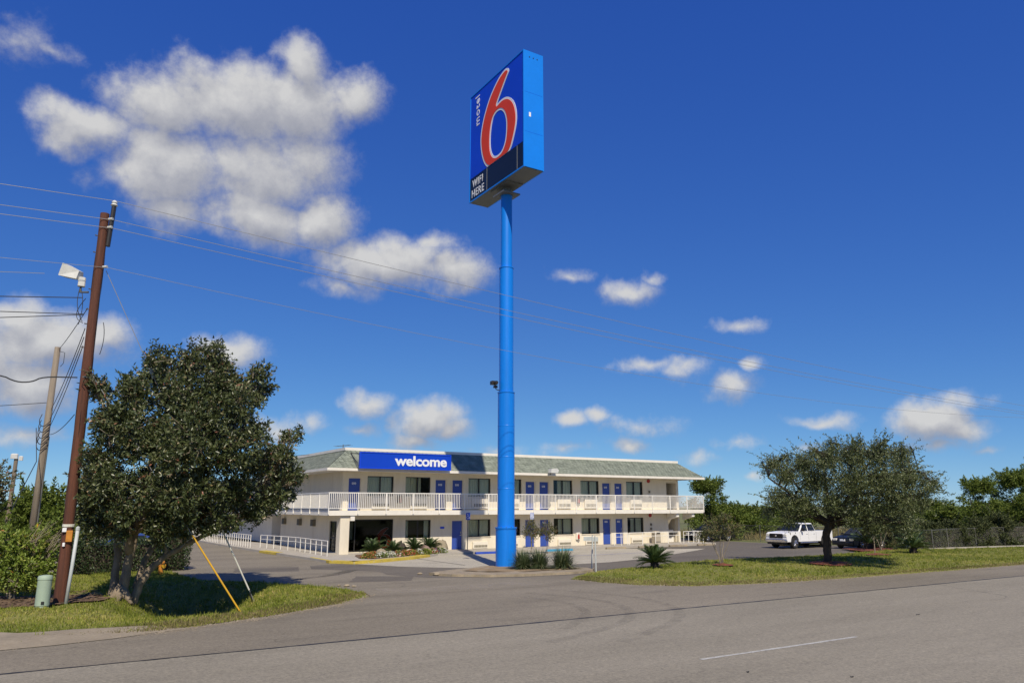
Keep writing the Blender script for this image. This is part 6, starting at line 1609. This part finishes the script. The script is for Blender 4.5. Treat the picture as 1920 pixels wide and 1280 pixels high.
MB().lathe([(0.155, 7.18), (0.165, 7.19), (0.165, 7.23), (0.155, 7.24)], 18).build('band', M['galv'], up)
MB().bbox(-0.05, 0.13, -0.23, -0.16, 1.98, 2.32, 0.015).build('tag_board', M['hydrant'], up)
MB().bbox(-0.17, -0.05, -0.21, -0.13, 2.28, 2.4, 0.01).build('tag_plate', M['signwhite'], up)
MB().bbox(-0.12, -0.05, -0.21, -0.15, 1.84, 1.95, 0.01).build('tag_plate', M['signwhite'], up)
for z in (10.2, 9.5, 9.0, 8.2, 11.5, 12.1): MB().tube([(-0.19, -0.05, z), (-0.26, -0.08, z)], 0.02, 6).build('bolt', M['galv'], up)
# floodlight head on its bracket
fl = MB(); ax = Vector((0.82, -0.5, -0.28)).normalized(); ay = Vector((0.5, 0.85, 0.1)); ay = (ay - ax * ay.dot(ax)).normalized(); az = ax.cross(ay)
c = Vector((-0.74, 0.48, 10.82))
vs = [c + ax * a + ay * b_ + az * c_ for (a, b_, c_) in ((-0.32, -0.25, -0.22), (0.28, -0.2, -0.17), (0.28, 0.2, -0.17), (-0.32, 0.25, -0.22), (-0.32, -0.25, 0.22), (0.24, -0.13, 0.11), (0.24, 0.13, 0.11), (-0.32, 0.25, 0.22))]
fl.add(vs, [(0, 3, 2, 1), (4, 5, 6, 7), (0, 1, 5, 4), (1, 2, 6, 5), (2, 3, 7, 6), (3, 0, 4, 7)])
lampo = fl.build('floodlight', M['lampwhite'], up)
q = MB(); q.add([c + ax * -0.325 + ay * a + az * b_ for a, b_ in ((-0.21, -0.18), (0.21, -0.18), (0.21, 0.18), (-0.21, 0.18))], [(0, 1, 2, 3)]); q.build('lens', M['lens'], lampo)
q = MB(); q.bbox(-0.58, -0.36, 0.22, 0.42, 10.34, 10.66, 0.03); q.build('ballast', M['lampwhite'], lampo)
q = MB(); q.tube([(-0.48, 0.32, 10.4), (-0.48, 0.32, 10.14), (-0.25, 0.1, 10.12)], 0.035, 8); q.build('arm', M['galv'], lampo)
for k, (a, b_, d) in enumerate((((-0.5, 0.3, 10.3), (-0.62, 0.36, 9.6), (-0.32, 0.12, 9.1)), ((-0.45, 0.28, 10.2), (-0.3, 0.18, 9.7), (-0.42, 0.2, 9.0)), ((-0.3, 0.1, 9.9), (-0.72, 0.4, 9.25), (-0.3, 0.1, 9.05)), ((0.29, -0.1, 9.1), (0.42, -0.16, 8.6), (0.29, -0.1, 8.0)))):
    q = MB(); A, B_, D_ = Vector(a), Vector(b_), Vector(d)
    q.tube([A.lerp(B_, t).lerp(B_.lerp(D_, t), t) for t in [i / 8 for i in range(9)]], 0.012, 5); q.build('loose_cable', M['cable'], up)

def wire(pts, r, mat, label, name='overhead_wire'):
    q = MB(); q.tube(pts, r, 5, cap=False); o = q.build(name, mat, None, recalc=False); tag(o, label, 'wire', 'overhead wires'); return o
def span(x0, z0, x1, sl, k, y0=28.2, y1=28.2, n=40):
    return [(x0 + (x1 - x0) * i / n, y0 + (y1 - y0) * i / n, z0 + sl * (x1 - x0) * i / n + k * ((x1 - x0) * i / n) ** 2) for i in range(n + 1)]
for (z, sl, k, r, lb_, sl2) in ((13.42, -0.07, 0.0004, 0.0105, 'topmost power wire, carried by the pin above the brown pole', 0.045), (12.72, -0.07, 0.00045, 0.0105, 'second power wire from the top at the brown pole', 0.048), (12.42, -0.068, 0.00045, 0.0105, 'third power wire from the top at the brown pole', 0.05), (11.0, -0.09, 0.0011, 0.008, 'pale thin wire crossing the brown pole just above its floodlight', 0.06)):
    right = span(1.4, z, 95, sl, k); left = span(1.4, z, -45, sl2, 0.0006)
    wire(list(reversed(left)) + right[1:], r, M['wire'], lb_)
wire(span(-0.4, 10.5, -45, 0.12, 0.0006), 0.009, M['wire'], 'faint wire running left from the floodlight')
wire(span(0.75, 9.85, -45, 0.13, 0.0008), 0.016, M['cable'], 'upper black cable running left from the brown pole')
wire(span(0.85, 9.3, -45, 0.10, 0.0008), 0.014, M['cable'], 'middle black cable running left from the brown pole')
wire(span(0.85, 9.28, -45, 0.18, 0.0016), 0.014, M['cable'], 'lower sagging black cable running left from the brown pole')
def curve(pts, it=2):
    P = [Vector(p) for p in pts]
    for _ in range(it):
        Q = [P[0]]
        for a, b_ in zip(P, P[1:]): Q += [a.lerp(b_, 0.25), a.lerp(b_, 0.75)]
        Q.append(P[-1]); P = Q
    return P
wire(curve([(0.9, 28.4, 7.2), (-0.07, 28.4, 7.14), (-0.34, 28.4, 6.94), (-0.77, 28.4, 6.9), (-1.22, 28.4, 7.12), (-3.5, 28.4, 7.2), (-20, 28.4, 8.2)]), 0.022, M['cable'], 'thick black kinked cable left of the brown pole')
for k, (za, zb, lb_) in enumerate(((9.6, 11.0, 'cable from the brown pole up to the grey pole tip'), (8.9, 7.9, 'upper cable between the brown and the grey pole'), (8.6, 7.4, 'middle cable between the brown and the grey pole'), (8.3, 6.9, 'lower cable between the brown and the grey pole'), (6.0, 6.6, 'lowest sagging cable between the two wooden poles'))):
    A, B_ = Vector((0.95, 28.6, za)), Vector((0.45, 44.9, zb))
    wire([A.lerp(B_, i / 14) + Vector((0, 0, -2.2 * (i / 14) * (1 - i / 14) * (0.35 if k else 0.15))) for i in range(15)], 0.014, M['cable'], lb_)
wire([Vector((0.2, 45, 8.2)).lerp(Vector((-25, 47, 7.0)), i / 16) + Vector((0, 0, -2.5 * (i / 16) * (1 - i / 16))) for i in range(17)], 0.016, M['cable'], 'cable running left from the grey pole')
wire([(-0.1, 45, 6.9), (0.1, 44.0, 5.2), (-0.6, 40.6, 2.9)], 0.02, M['cable'], 'black stay cable sloping down left of the grey pole')
wire([Vector((6, 62, 6.35)).lerp(Vector((17.2, 55, 6.75)), i / 10) + Vector((0, 0, -0.6 * (i / 10) * (1 - i / 10))) for i in range(11)], 0.015, M['cable'], 'service cable reaching the motel roof corner')
p2 = thing('utility_pole', 'weathered grey wooden pole behind the leafy bush', 'utility pole', (0.3, 45, 0))
MB().tube([(0, 0, -0.2), (0.04, 0, 5.5), (0.08, 0, 11.1)], [0.18, 0.165, 0.14], 14).build('shaft', M['oldwood'], p2, smooth=True)
MB().tube([(0.17, -0.16, 0), (0.2, -0.14, 6.5)], 0.035, 7).build('conduit', M['galv'], p2)
MB().tube([(0.2, -0.2, 0.3), (0.19, -0.2, 2.2)], 0.05, 7).build('guard', M['guardyellow'], p2)
q = MB(); q.tube([(0.2, 0, 10.9), (0.42, 0, 10.85), (0.42, 0, 10.3), (0.3, 0, 10.1)], 0.015, 5); q.build('bracket', M['cable'], p2)
q = MB()
for k in range(5): q.tube(curve([(-0.22, -0.1, 7.6 - 0.3 * k), (-0.34, -0.2, 7.2 - 0.3 * k), (-0.12, -0.24, 6.9 - 0.3 * k), (0.2, -0.2, 7.3 - 0.3 * k)]), 0.02, 5)
tag(q.build('cable_loops', M['cable'], p2), kind='stuff')
p3 = thing('light_pole', 'short distant lamp pole above the trees at the left edge', 'lamp pole', (-1.05, 62, 0))
MB().tube([(0, 0, 0), (0, 0, 6.2)], [0.16, 0.12], 10).build('shaft', M['oldwood'], p3); q = MB(); q.bbox(-0.34, 0.1, -0.2, 0.2, 6.2, 6.55, 0.06); q.build('lamp_head', M['lampwhite'], p3)
q = MB(); q.bbox(0.14, 0.4, -0.15, 0.15, 6.1, 6.4, 0.05); q.build('lamp_head', M['lampwhite'], p3)
# guy wires with their guards
def guy(anchor, top, g0, g1, mat, label, rad):
    t = thing('guy_wire', label, 'guy wire', anchor); A = Vector((0, 0, 0)); T = Vector(top) - Vector(anchor)
    MB().tube([A, T], 0.012, 5).build('strand', M['wire'], t)
    MB().tube([A.lerp(T, g0), A.lerp(T, g1)], rad, 10).build('guard', mat, t)
    MB().tube([A + Vector((0, 0, -0.2)), A.lerp(T, 0.03)], 0.025, 6).build('anchor_rod', M['darkmetal'], t)
    MB().tube([A.lerp(T, 0.68), A.lerp(T, 0.71)], 0.06, 8).build('strain_insulator', M['lampwhite'], t)
guy((6.35, 26.9, island_z(6.35, 26.9)), (1.3, 28.2, 7.3), 0.01, 0.33, M['guardyellow'], 'guy wire with a yellow guard tube at the ditch', 0.028)
guy((7.05, 28.2, island_z(7.05, 28.2)), (1.35, 28.25, 10.9), 0.035, 0.29, M['guardwhite'], 'guy wire with a white guard tube at the ditch', 0.027)
# green telecom pedestal, leaning pipe, hydrant
pd = thing('utility_pedestal', 'pale green round-topped utility pedestal beside the brown pole', 'pedestal', (0.68, 27.45, island_z(0.68, 27.45) + 0.02))
q = MB(); q.lathe([(0.18, 0), (0.18, 0.06), (0.195, 0.07), (0.19, 0.80), (0.2, 0.81), (0.2, 0.88), (0.18, 0.92), (0.08, 0.94)], 20); o = q.build('housing', M['pedestal'], pd, smooth=True); shade_angle(o, 35)
MB().bbox(-0.04, 0.04, -0.215, -0.188, 0.12, 0.2, 0.005).build('latch', M['darkmetal'], pd)
pp = thing('leaning_pipe', 'pale leaning pipe standing just right of the brown pole', 'pipe', (1.3, 27.8, 0.0))
q = MB(); q.tube([(0, 0, -0.05), (0.06, 0.02, 1.2), (0.1, 0.05, 2.35)], 0.052, 10); o = q.build('pipe', M['palegalv'], pp, smooth=True)
MB().lathe([(0.062, 2.33), (0.062, 2.42), (0.02, 2.45)], 10, (0.1, 0.05, 0)).build('cap', M['palegalv'], pp)
hy = thing('fire_hydrant', 'orange fire hydrant behind the evergreen tree at the driveway edge', 'hydrant', (5.4, 38.5, 0.04), 0.4)
q = MB(); q.lathe([(0.16, 0), (0.16, 0.04), (0.11, 0.05), (0.11, 0.5), (0.15, 0.51), (0.15, 0.55), (0.13, 0.6), (0.07, 0.68), (0.03, 0.70), (0.03, 0.75)], 14); o = q.build('barrel', M['hydrant'], hy, smooth=True); shade_angle(o, 40)
q = MB(); q.lathe([(0.085, -0.24), (0.085, -0.2), (0.065, -0.19), (0.065, 0.0)], 12, (0, 0, 0.38), 'Y'); q.build('pumper_outlet', M['guardyellow'], hy)
for s in (-1, 1):
    q = MB(); q.tube([(0, 0, 0.4), (s * 0.17, 0, 0.4), (s * 0.2, 0, 0.4)], [0.05, 0.05, 0.055], 10); q.build('hose_outlet', M['hydrant'], hy)
# bark pieces in the bed round the pole
q = MB(); rr7 = random.Random(8)
for k in range(900):
    x = rr7.uniform(-2.5, 2.5); y = rr7.uniform(27.8, 31.8)
    if x > 1.9 and y < 28.4: continue
    a = rr7.uniform(0, 6.3); L = rr7.uniform(0.04, 0.14); w = L * rr7.uniform(0.25, 0.5); z = island_z(x, y) + 0.06; tl_ = rr7.uniform(-0.02, 0.04)
    dx, dy = math.cos(a) * L, math.sin(a) * L; ex, ey = -math.sin(a) * w, math.cos(a) * w
    q.add([(x - dx, y - dy, z), (x + ex, y + ey, z + 0.015), (x + dx, y + dy, z + tl_), (x - ex, y - ey, z + 0.01)], [(0, 1, 2, 3)])
tag(q.build('bark_chips', M['bark_mulch'], None, recalc=False), 'brown bark chips scattered round the foot of the brown pole', 'bark chips', kind='stuff')

# ------------------------------------------------------------------ fence
fe = thing('chain_fence', 'galvanised chain-link fence along the right side of the lot', 'fence', (55.4, 60, 0))
FP = [(55.4, 60), (55.4, 55.8), (55.4, 51.6), (55.4, 47.0), (55.45, 43.0), (55.5, 39.2), (55.55, 35.2), (55.5, 31.6), (59.3, 32.6), (63.5, 32.7), (67.7, 32.6), (72, 32.6), (76, 32.6)]
FPl = [Vector((a - 55.4, b_ - 60, 0)) for a, b_ in FP]
post = MB().tube([(0, 0, -0.1), (0, 0, 1.42)], 0.032, 8).build('post', M['galv'], fe); post.location = FPl[0]
for p in FPl[1:]:
    c_ = post.copy(); COL.objects.link(c_); c_.parent = fe; c_.location = p
tr = MB()
for a, b_ in zip(FPl, FPl[1:]): tr.tube([a + Vector((0, 0, 1.36)), b_ + Vector((0, 0, 1.36))], 0.02, 6)
tr.build('top_rail', M['galv'], fe)
mh = MB()
for a, b_ in zip(FPl, FPl[1:]):
    d = b_ - a; L = d.length; d.normalize(); s = 0.0; hgt = 1.32; w = 0.0035
    while s < L:
        for sg in (1, -1):
            e = s + sg * hgt * 0.9; s0 = max(0, min(L, s)); s1 = max(0, min(L, e)); 
            if abs(e - s) < 1e-6: continue
            z1 = 0.03 + hgt * abs(s1 - s) / abs(e - s)
            A = a + d * s0 + Vector((0, 0, 0.03)); B_ = a + d * s1 + Vector((0, 0, z1)); k = Vector((0, 0, w))
            mh.add([A - k, A + k, B_ + k, B_ - k], [(0, 1, 2, 3)])
        s += 0.11
tag(mh.build('wire_mesh', M['galvwire'], fe, recalc=False), kind='stuff')
MB().bbox(0, 1.3, -0.12, 0.12, 0, 0.18, 0.03).build('culvert_shadow_lip', M['bark_mulch']).location = (57.0, 29.5, 0.0)  # the brown colour stands in for the culvert headwall's shadow
tag(bpy.data.objects['culvert_shadow_lip'], 'drain lip in the lawn at the far right, headwall shadow painted in its brown', 'drain')
# tawny tall grass beyond the fence
def tall_grass(poly, n, name, label, h0, h1, mat):
    return lawn_blades(poly, n, lambda x, y: -0.06, name, label, h0, h1, mat, None, 0.03, 0.07)
tall_grass([(56, 33.5), (75, 33.6), (110, 33.6), (110, 60), (75, 62), (56, 66)], 26000, 'dry_grass', 'tawny tall grass of the field beyond the fence', 0.35, 0.95, M['drygrass'])

# ------------------------------------------------------------------ vehicles
def arch_profile(L, zb, top, wheels, wr):
    """side outline of a car body with wheel arches; top: list of (x, z) from rear to front"""
    pts = []
    pts += [(p[0], p[1]) for p in top]                      # over the top, rear -> front
    pts.append((L / 2, zb))
    for wx in sorted(wheels, reverse=True):
        pts.append((wx + wr, zb))
        for i in range(1, 8): pts.append((wx + wr * math.cos(math.pi * i / 8), zb + wr * math.sin(math.pi * i / 8) * 1.05))
        pts.append((wx - wr, zb))
    pts.append((-L / 2, zb))
    return pts
def wheel(t, x, y, r, w, side):
    o = MB().lathe([(r * 0.62, -w / 2), (r * 0.93, -w / 2), (r, -w * 0.3), (r, w * 0.3), (r * 0.93, w / 2), (r * 0.62, w / 2)], 22, (0, 0, 0), 'Y').build('wheel', M['rubber'], t, smooth=True)
    shade_angle(o, 40); o.location = (x, y, r)
    q = MB(); q.lathe([(r * 0.6, side * w * 0.36), (r * 0.6, side * w * 0.5), (r * 0.5, side * w * 0.42), (r * 0.16, side * w * 0.42), (r * 0.12, side * w * 0.52), (0.01, side * w * 0.52)], 18, (0, 0, 0), 'Y')
    for k in range(6):
        a = k * math.pi / 3; q.tube([(0.12 * r * math.cos(a), side * w * 0.47, 0.12 * r * math.sin(a)), (0.58 * r * math.cos(a), side * w * 0.47, 0.58 * r * math.sin(a))], [0.05 * r / 0.4, 0.07 * r / 0.4], 5)
    q.build('rim', M['chrome'], o)
def cabin(t, lo, hi, w0, w1, z0, z1, mat):
    """greenhouse: lo = (rear x, front x) at z0, hi at z1; narrower at the top"""
    v = [(lo[0], -w0, z0), (lo[1], -w0, z0), (lo[1], w0, z0), (lo[0], w0, z0), (hi[0], -w1, z1), (hi[1], -w1, z1), (hi[1], w1, z1), (hi[0], w1, z1)]
    return MB().add(v, [(0, 3, 2, 1), (4, 5, 6, 7), (0, 1, 5, 4), (1, 2, 6, 5), (2, 3, 7, 6), (3, 0, 4, 7)]).build('cabin', mat, t)
def glass_quad(t, pts, off, name='window', mat=None):
    P = [Vector(p) for p in pts]; nrm_ = (P[1] - P[0]).cross(P[3] - P[0]).normalized() * off
    cn = sum(P, Vector()) / 4
    mb = MB(); mb.add([p + nrm_ for p in P] + [p + nrm_ * 0.2 for p in P], [(0, 1, 2, 3), (0, 4, 5, 1), (1, 5, 6, 2), (2, 6, 7, 3), (3, 7, 4, 0)])
    return mb.build(name, mat or M['carglass'], t)
def soft(o, w=0.03, seg=2):
    md = o.modifiers.new('round', 'BEVEL'); md.width = w; md.segments = seg; md.limit_method = 'ANGLE'; md.angle_limit = R(28)
    return o

def pickup(x, y, rz, label):
    t = thing('pickup_truck', label, 'pickup truck', (x, y, 0.01), rz); W = 0.98
    prof = arch_profile(5.8, 0.52, [(-2.9, 0.52), (-2.9, 1.32), (-0.75, 1.34), (-0.75, 1.26), (1.25, 1.26), (1.32, 1.30), (2.62, 1.22), (2.86, 1.1), (2.9, 0.8)], (1.92, -1.85), 0.5)
    b_ = MB(); b_.prism(prof, lambda u, v, d: (u, d, v), -W, W); soft(b_.build('body', M['carwhite'], t), 0.04)
    soft(cabin(t, (-0.86, 1.32), (-0.62, 0.62), 0.93, 0.74, 1.262, 1.92, M['carwhite']), 0.07, 3)
    def P(x0, z): # side surface of the cabin
        k = (z - 1.262) / (1.92 - 1.262); return 0.93 + (0.74 - 0.93) * k
    for s in (-1, 1):
        for (a0, a1, c0, c1) in ((0.22, 1.10, 0.20, 0.60), (-0.72, 0.12, -0.56, 0.10)):
            q = [(a0, s * P(0, 1.33), 1.33), (a1, s * P(0, 1.33), 1.33), (c1, s * P(0, 1.84), 1.84), (c0, s * P(0, 1.84), 1.84)]
            glass_quad(t, q if s < 0 else [q[1], q[0], q[3], q[2]], 0.012)
        MB().box(-0.86, 1.2, s * (W + 0.002) - 0.004, s * (W + 0.002) + 0.004, 0.56, 0.60).build('side_trim', M['carwhite'], t)
        for dx in (0.28, -0.62): MB().bbox(dx, dx + 0.2, s * (W + 0.02) - 0.015, s * (W + 0.02) + 0.015, 1.1, 1.14, 0.01).build('handle', M['carwhite'], t)
        for dx in (0.18, -0.78, 1.25): MB().box(dx - 0.006, dx + 0.006, s * (W + 0.001) - 0.003, s * (W + 0.001) + 0.003, 0.6, 1.24).build('door_gap', M['darkmetal'], t)
        soft(MB().bbox(0.98, 1.14, min(s * 1.02, s * 1.26), max(s * 1.02, s * 1.26), 1.32, 1.56, 0.03).build('mirror', M['carblack'], t), 0.02)
        MB().bbox(2.84, 2.92, min(s * 0.66, s * 0.96), max(s * 0.66, s * 0.96), 0.92, 1.12, 0.02).build('headlight', M['lens'], t)
        MB().bbox(-2.92, -2.86, min(s * 0.84, s * 0.97), max(s * 0.84, s * 0.97), 0.85, 1.25, 0.015).build('tail_light', M['redlens'], t)
        MB().tube([(-0.9, s * 0.98, 0.44), (1.3, s * 0.98, 0.44)], 0.05, 8).build('step_bar', M['chrome'], t)
        for wx in (1.92, -1.85):
            wheel(t, wx, s * 0.86, 0.41, 0.28, s)
    glass_quad(t, [(1.27, -0.86, 1.31), (1.27, 0.86, 1.31), (0.68, 0.70, 1.85), (0.68, -0.70, 1.85)], 0.015, 'windscreen')
    glass_quad(t, [(-0.85, 0.78, 1.42), (-0.85, -0.78, 1.42), (-0.66, -0.66, 1.82), (-0.66, 0.66, 1.82)], 0.015, 'rear_window')
    MB().box(-2.82, -0.82, -0.86, 0.86, 1.18, 1.3405).build('bed', M['carblack'], t)
    g = MB(); g.bbox(2.88, 2.935, -0.62, 0.62, 0.80, 1.14, 0.02); go = g.build('grille', M['carblack'], t)
    for k in range(3): MB().box(2.937, 2.945, -0.6, 0.6, 0.86 + k * 0.09, 0.875 + k * 0.09).build('grille_bar', M['darkmetal'], go)
    MB().lathe([(0.09, 2.94), (0.07, 2.965)], 12, (0, 0, 0.97), 'X').build('badge', M['chrome'], go)
    soft(MB().bbox(2.75, 3.05, -0.98, 0.98, 0.48, 0.74, 0.05).build('bumper', M['chrome'], t), 0.03)
    MB().box(2.6, 3.0, -0.8, 0.8, 0.34, 0.478).build('air_dam', M['carblack'], t)
    soft(MB().bbox(-3.05, -2.88, -0.95, 0.95, 0.5, 0.72, 0.04).build('bumper', M['chrome'], t), 0.03)
    MB().box(-2.6, 2.5, -0.6, 0.6, 0.3, 0.518).build('underbody', M['carblack'], t)
    return t
def sedan(x, y, rz, label, mat, s=1.0):
    t = thing('parked_car', label, 'car', (x, y, 0.01), rz, 'parked cars'); W = 0.88
    prof = arch_profile(4.6, 0.28, [(-2.3, 0.28), (-2.3, 0.62), (-2.22, 0.98), (-1.5, 1.0), (1.0, 0.96), (2.05, 0.82), (2.28, 0.62)], (1.4, -1.35), 0.37)
    b_ = MB(); b_.prism(prof, lambda u, v, d: (u, d, v), -W, W); soft(b_.build('body', mat, t), 0.05)
    soft(cabin(t, (-1.62, 1.05), (-0.95, 0.25), 0.82, 0.62, 0.972, 1.45, mat), 0.06, 3)
    for sd in (-1, 1):
        for (a0, a1, c0, c1) in ((-0.08, 0.85, -0.05, 0.26), (-1.2, -0.16, -0.8, -0.12)):
            q = [(a0, sd * 0.80, 1.02), (a1, sd * 0.80, 1.02), (c1, sd * 0.65, 1.38), (c0, sd * 0.65, 1.38)]
            glass_quad(t, q if sd < 0 else [q[1], q[0], q[3], q[2]], 0.02)
        MB().bbox(2.14, 2.3, min(sd * 0.5, sd * 0.82), max(sd * 0.5, sd * 0.82), 0.6, 0.74, 0.02).build('headlight', M['lens'], t)
        MB().bbox(-2.33, -2.24, min(sd * 0.5, sd * 0.84), max(sd * 0.5, sd * 0.84), 0.72, 0.88, 0.02).build('tail_light', M['redlens'], t)
        MB().bbox(0.78, 0.92, min(sd * 0.86, sd * 1.02), max(sd * 0.86, sd * 1.02), 0.98, 1.1, 0.02).build('mirror', mat, t)
        for wx in (1.4, -1.35): wheel(t, wx, sd * 0.78, 0.32, 0.22, sd)
    glass_quad(t, [(1.0, -0.74, 1.0), (1.0, 0.74, 1.0), (0.32, 0.58, 1.4), (0.32, -0.58, 1.4)], 0.02, 'windscreen')
    glass_quad(t, [(-1.57, 0.74, 1.01), (-1.57, -0.74, 1.01), (-1.0, -0.58, 1.4), (-1.0, 0.58, 1.4)], 0.02, 'rear_window')
    MB().bbox(-2.345, -2.3, -0.22, 0.22, 0.72, 0.85, 0.005).build('number_plate', M['signwhite'], t); MB().bbox(2.3, 2.36, -0.2, 0.2, 0.56, 0.7, 0.005).build('number_plate', M['signwhite'], t)
    soft(MB().bbox(-2.4, -2.2, -0.86, 0.86, 0.3, 0.56, 0.05).build('bumper', mat, t), 0.03); soft(MB().bbox(2.18, 2.38, -0.86, 0.86, 0.3, 0.54, 0.05).build('bumper', mat, t), 0.03)
    MB().box(-2.0, 2.0, -0.6, 0.6, 0.18, 0.278).build('underbody', M['carblack'], t)
    t.scale = (s, s, s)
    return t
pickup(49.9, 38.6, R(181), 'white crew-cab pickup truck parked nose-out by the fence').scale = (0.94, 0.94, 0.94)
sedan(53.0, 35.6, R(182), 'black parked car with a white plate behind the oak trunk', M['carblack'])
sedan(51.9, 49.6, R(184), 'dark parked car half hidden behind the crape myrtle', M['carblack'])
sedan(4.6, 46.6, R(178), 'blue parked car glimpsed over the clipped hedge', M['carblue'], 1.1)
